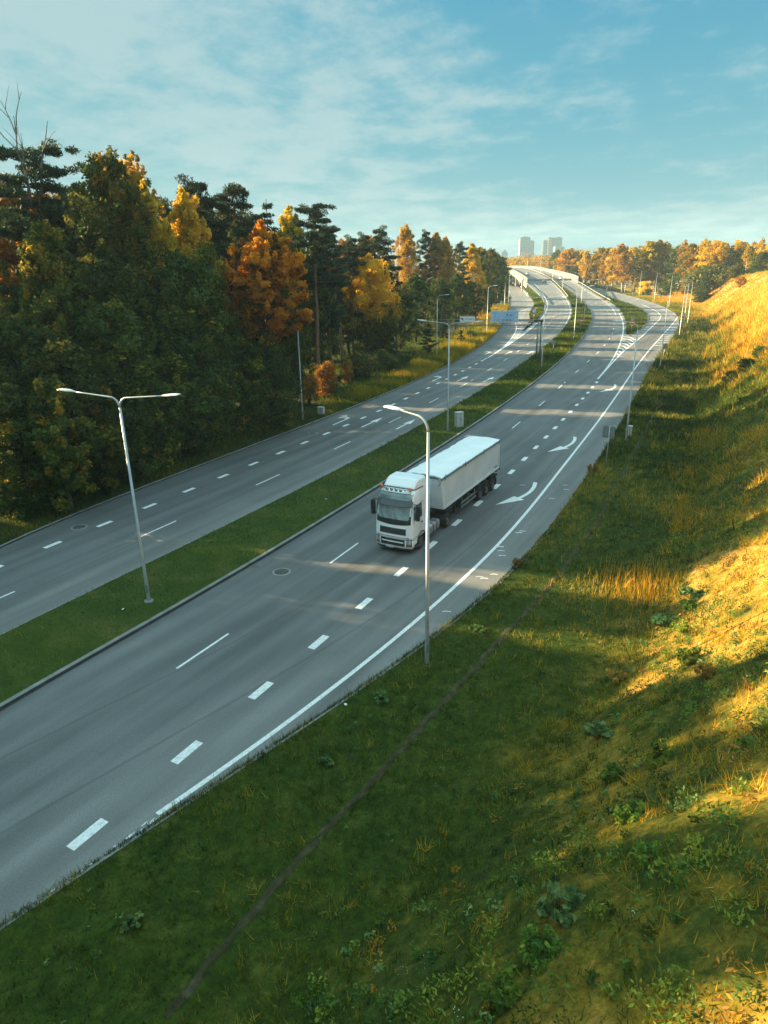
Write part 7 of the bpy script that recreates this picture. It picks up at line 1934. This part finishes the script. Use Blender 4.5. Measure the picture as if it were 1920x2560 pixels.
# thin broken cloud sheet: noise on the plane of the cloud layer
geo = wn('TexCoord'); sep = wn('SeparateXYZ'); nt.links.new(geo.outputs['Generated'], sep.inputs[0])
def mth(op, a, b):
    n = wn('Math', operation=op)
    for s, v in ((n.inputs[0], a), (n.inputs[1], b)):
        if isinstance(v, (int, float)): s.default_value = v
        else: nt.links.new(v, s)
    return n.outputs[0]
zz = mth('MAXIMUM', sep.outputs[2], 0.0); zz = mth('ADD', zz, .10)
cx, cy = mth('DIVIDE', sep.outputs[0], zz), mth('DIVIDE', sep.outputs[1], zz)
cmb = wn('CombineXYZ'); nt.links.new(cx, cmb.inputs[0]); nt.links.new(cy, cmb.inputs[1])
def cnoise(scale, detail, rough, loc, sx=1.0, sy=1.0, rot=0.0):
    mp = wn('Mapping'); mp.inputs['Location'].default_value = loc; mp.inputs['Scale'].default_value = (sx, sy, 1); mp.inputs['Rotation'].default_value = (0, 0, rot)
    nt.links.new(cmb.outputs[0], mp.inputs['Vector'])
    n = wn('TexNoise'); n.inputs['Scale'].default_value = scale; n.inputs['Detail'].default_value = detail; n.inputs['Roughness'].default_value = rough
    nt.links.new(mp.outputs[0], n.inputs['Vector']); return n.outputs['Fac']
n1 = cnoise(.55, 3, .5, (3.1, 1.7, 0)); n2 = cnoise(2.6, 9, .66, (1.2, 4.0, 0), 1.0, .75, .5)
left = mth('MULTIPLY', sep.outputs[0], -.10)
dens = mth('ADD', mth('ADD', mth('MULTIPLY', n1, .50), mth('MULTIPLY', n2, .62)), left)
mr = wn('MapRange', interpolation_type='SMOOTHSTEP'); mr.inputs[1].default_value = .47; mr.inputs[2].default_value = .68; mr.inputs[3].default_value = .06; mr.inputs[4].default_value = .8; nt.links.new(dens, mr.inputs[0])
high = wn('MapRange', interpolation_type='SMOOTHSTEP'); high.inputs[1].default_value = .36; high.inputs[2].default_value = .72; nt.links.new(sep.outputs[2], high.inputs[0])   # unseen bright cloud overhead, added as fill light for the shaded road
cfac = mth('MAXIMUM', mr.outputs[0], mth('MULTIPLY', high.outputs[0], .8))
ccol = wn('MixRGB'); nt.links.new(high.outputs[0], ccol.inputs[0]); ccol.inputs[1].default_value = (2.1, 2.85, 2.95, 1); ccol.inputs[2].default_value = (4.7, 7.2, 7.5, 1)
cl = wn('MixRGB'); nt.links.new(cfac, cl.inputs[0]); nt.links.new(tint.outputs[0], cl.inputs[1]); nt.links.new(ccol.outputs[0], cl.inputs[2])
bg = wn('Background'); bg.inputs['Strength'].default_value = .050; nt.links.new(cl.outputs[0], bg.inputs['Color'])
wo = wn('OutputWorld'); nt.links.new(bg.outputs[0], wo.inputs['Surface'])
# air
hz = bpy.data.materials.new('haze'); hz.use_nodes = True; t_ = hz.node_tree; t_.nodes.clear()
pv = t_.nodes.new('ShaderNodeVolumePrincipled'); pv.inputs['Color'].default_value = (.55, .82, 1.0, 1); pv.inputs['Density'].default_value = HAZE; pv.inputs['Anisotropy'].default_value = 0.0
ou = t_.nodes.new('ShaderNodeOutputMaterial'); t_.links.new(pv.outputs[0], ou.inputs['Volume'])
m = MB(); m.box((0, 1400, 49.0), (3200, 3300, 106.0)); o = m.build('haze', [hz]); tag(o, 'thin pale haze that fades the far town', 'haze', kind='stuff')
SC.view_settings.view_transform = 'Standard'; SC.view_settings.look = 'None'; SC.view_settings.gamma = 1.0
SC.view_settings.exposure = EXPO; SC.view_settings.use_curve_mapping = False
SC.render.engine = 'CYCLES'
SC.cycles.max_bounces = 6; SC.cycles.diffuse_bounces = 3; SC.cycles.glossy_bounces = 3; SC.cycles.transmission_bounces = 3; SC.cycles.volume_bounces = 1; SC.cycles.transparent_max_bounces = 4
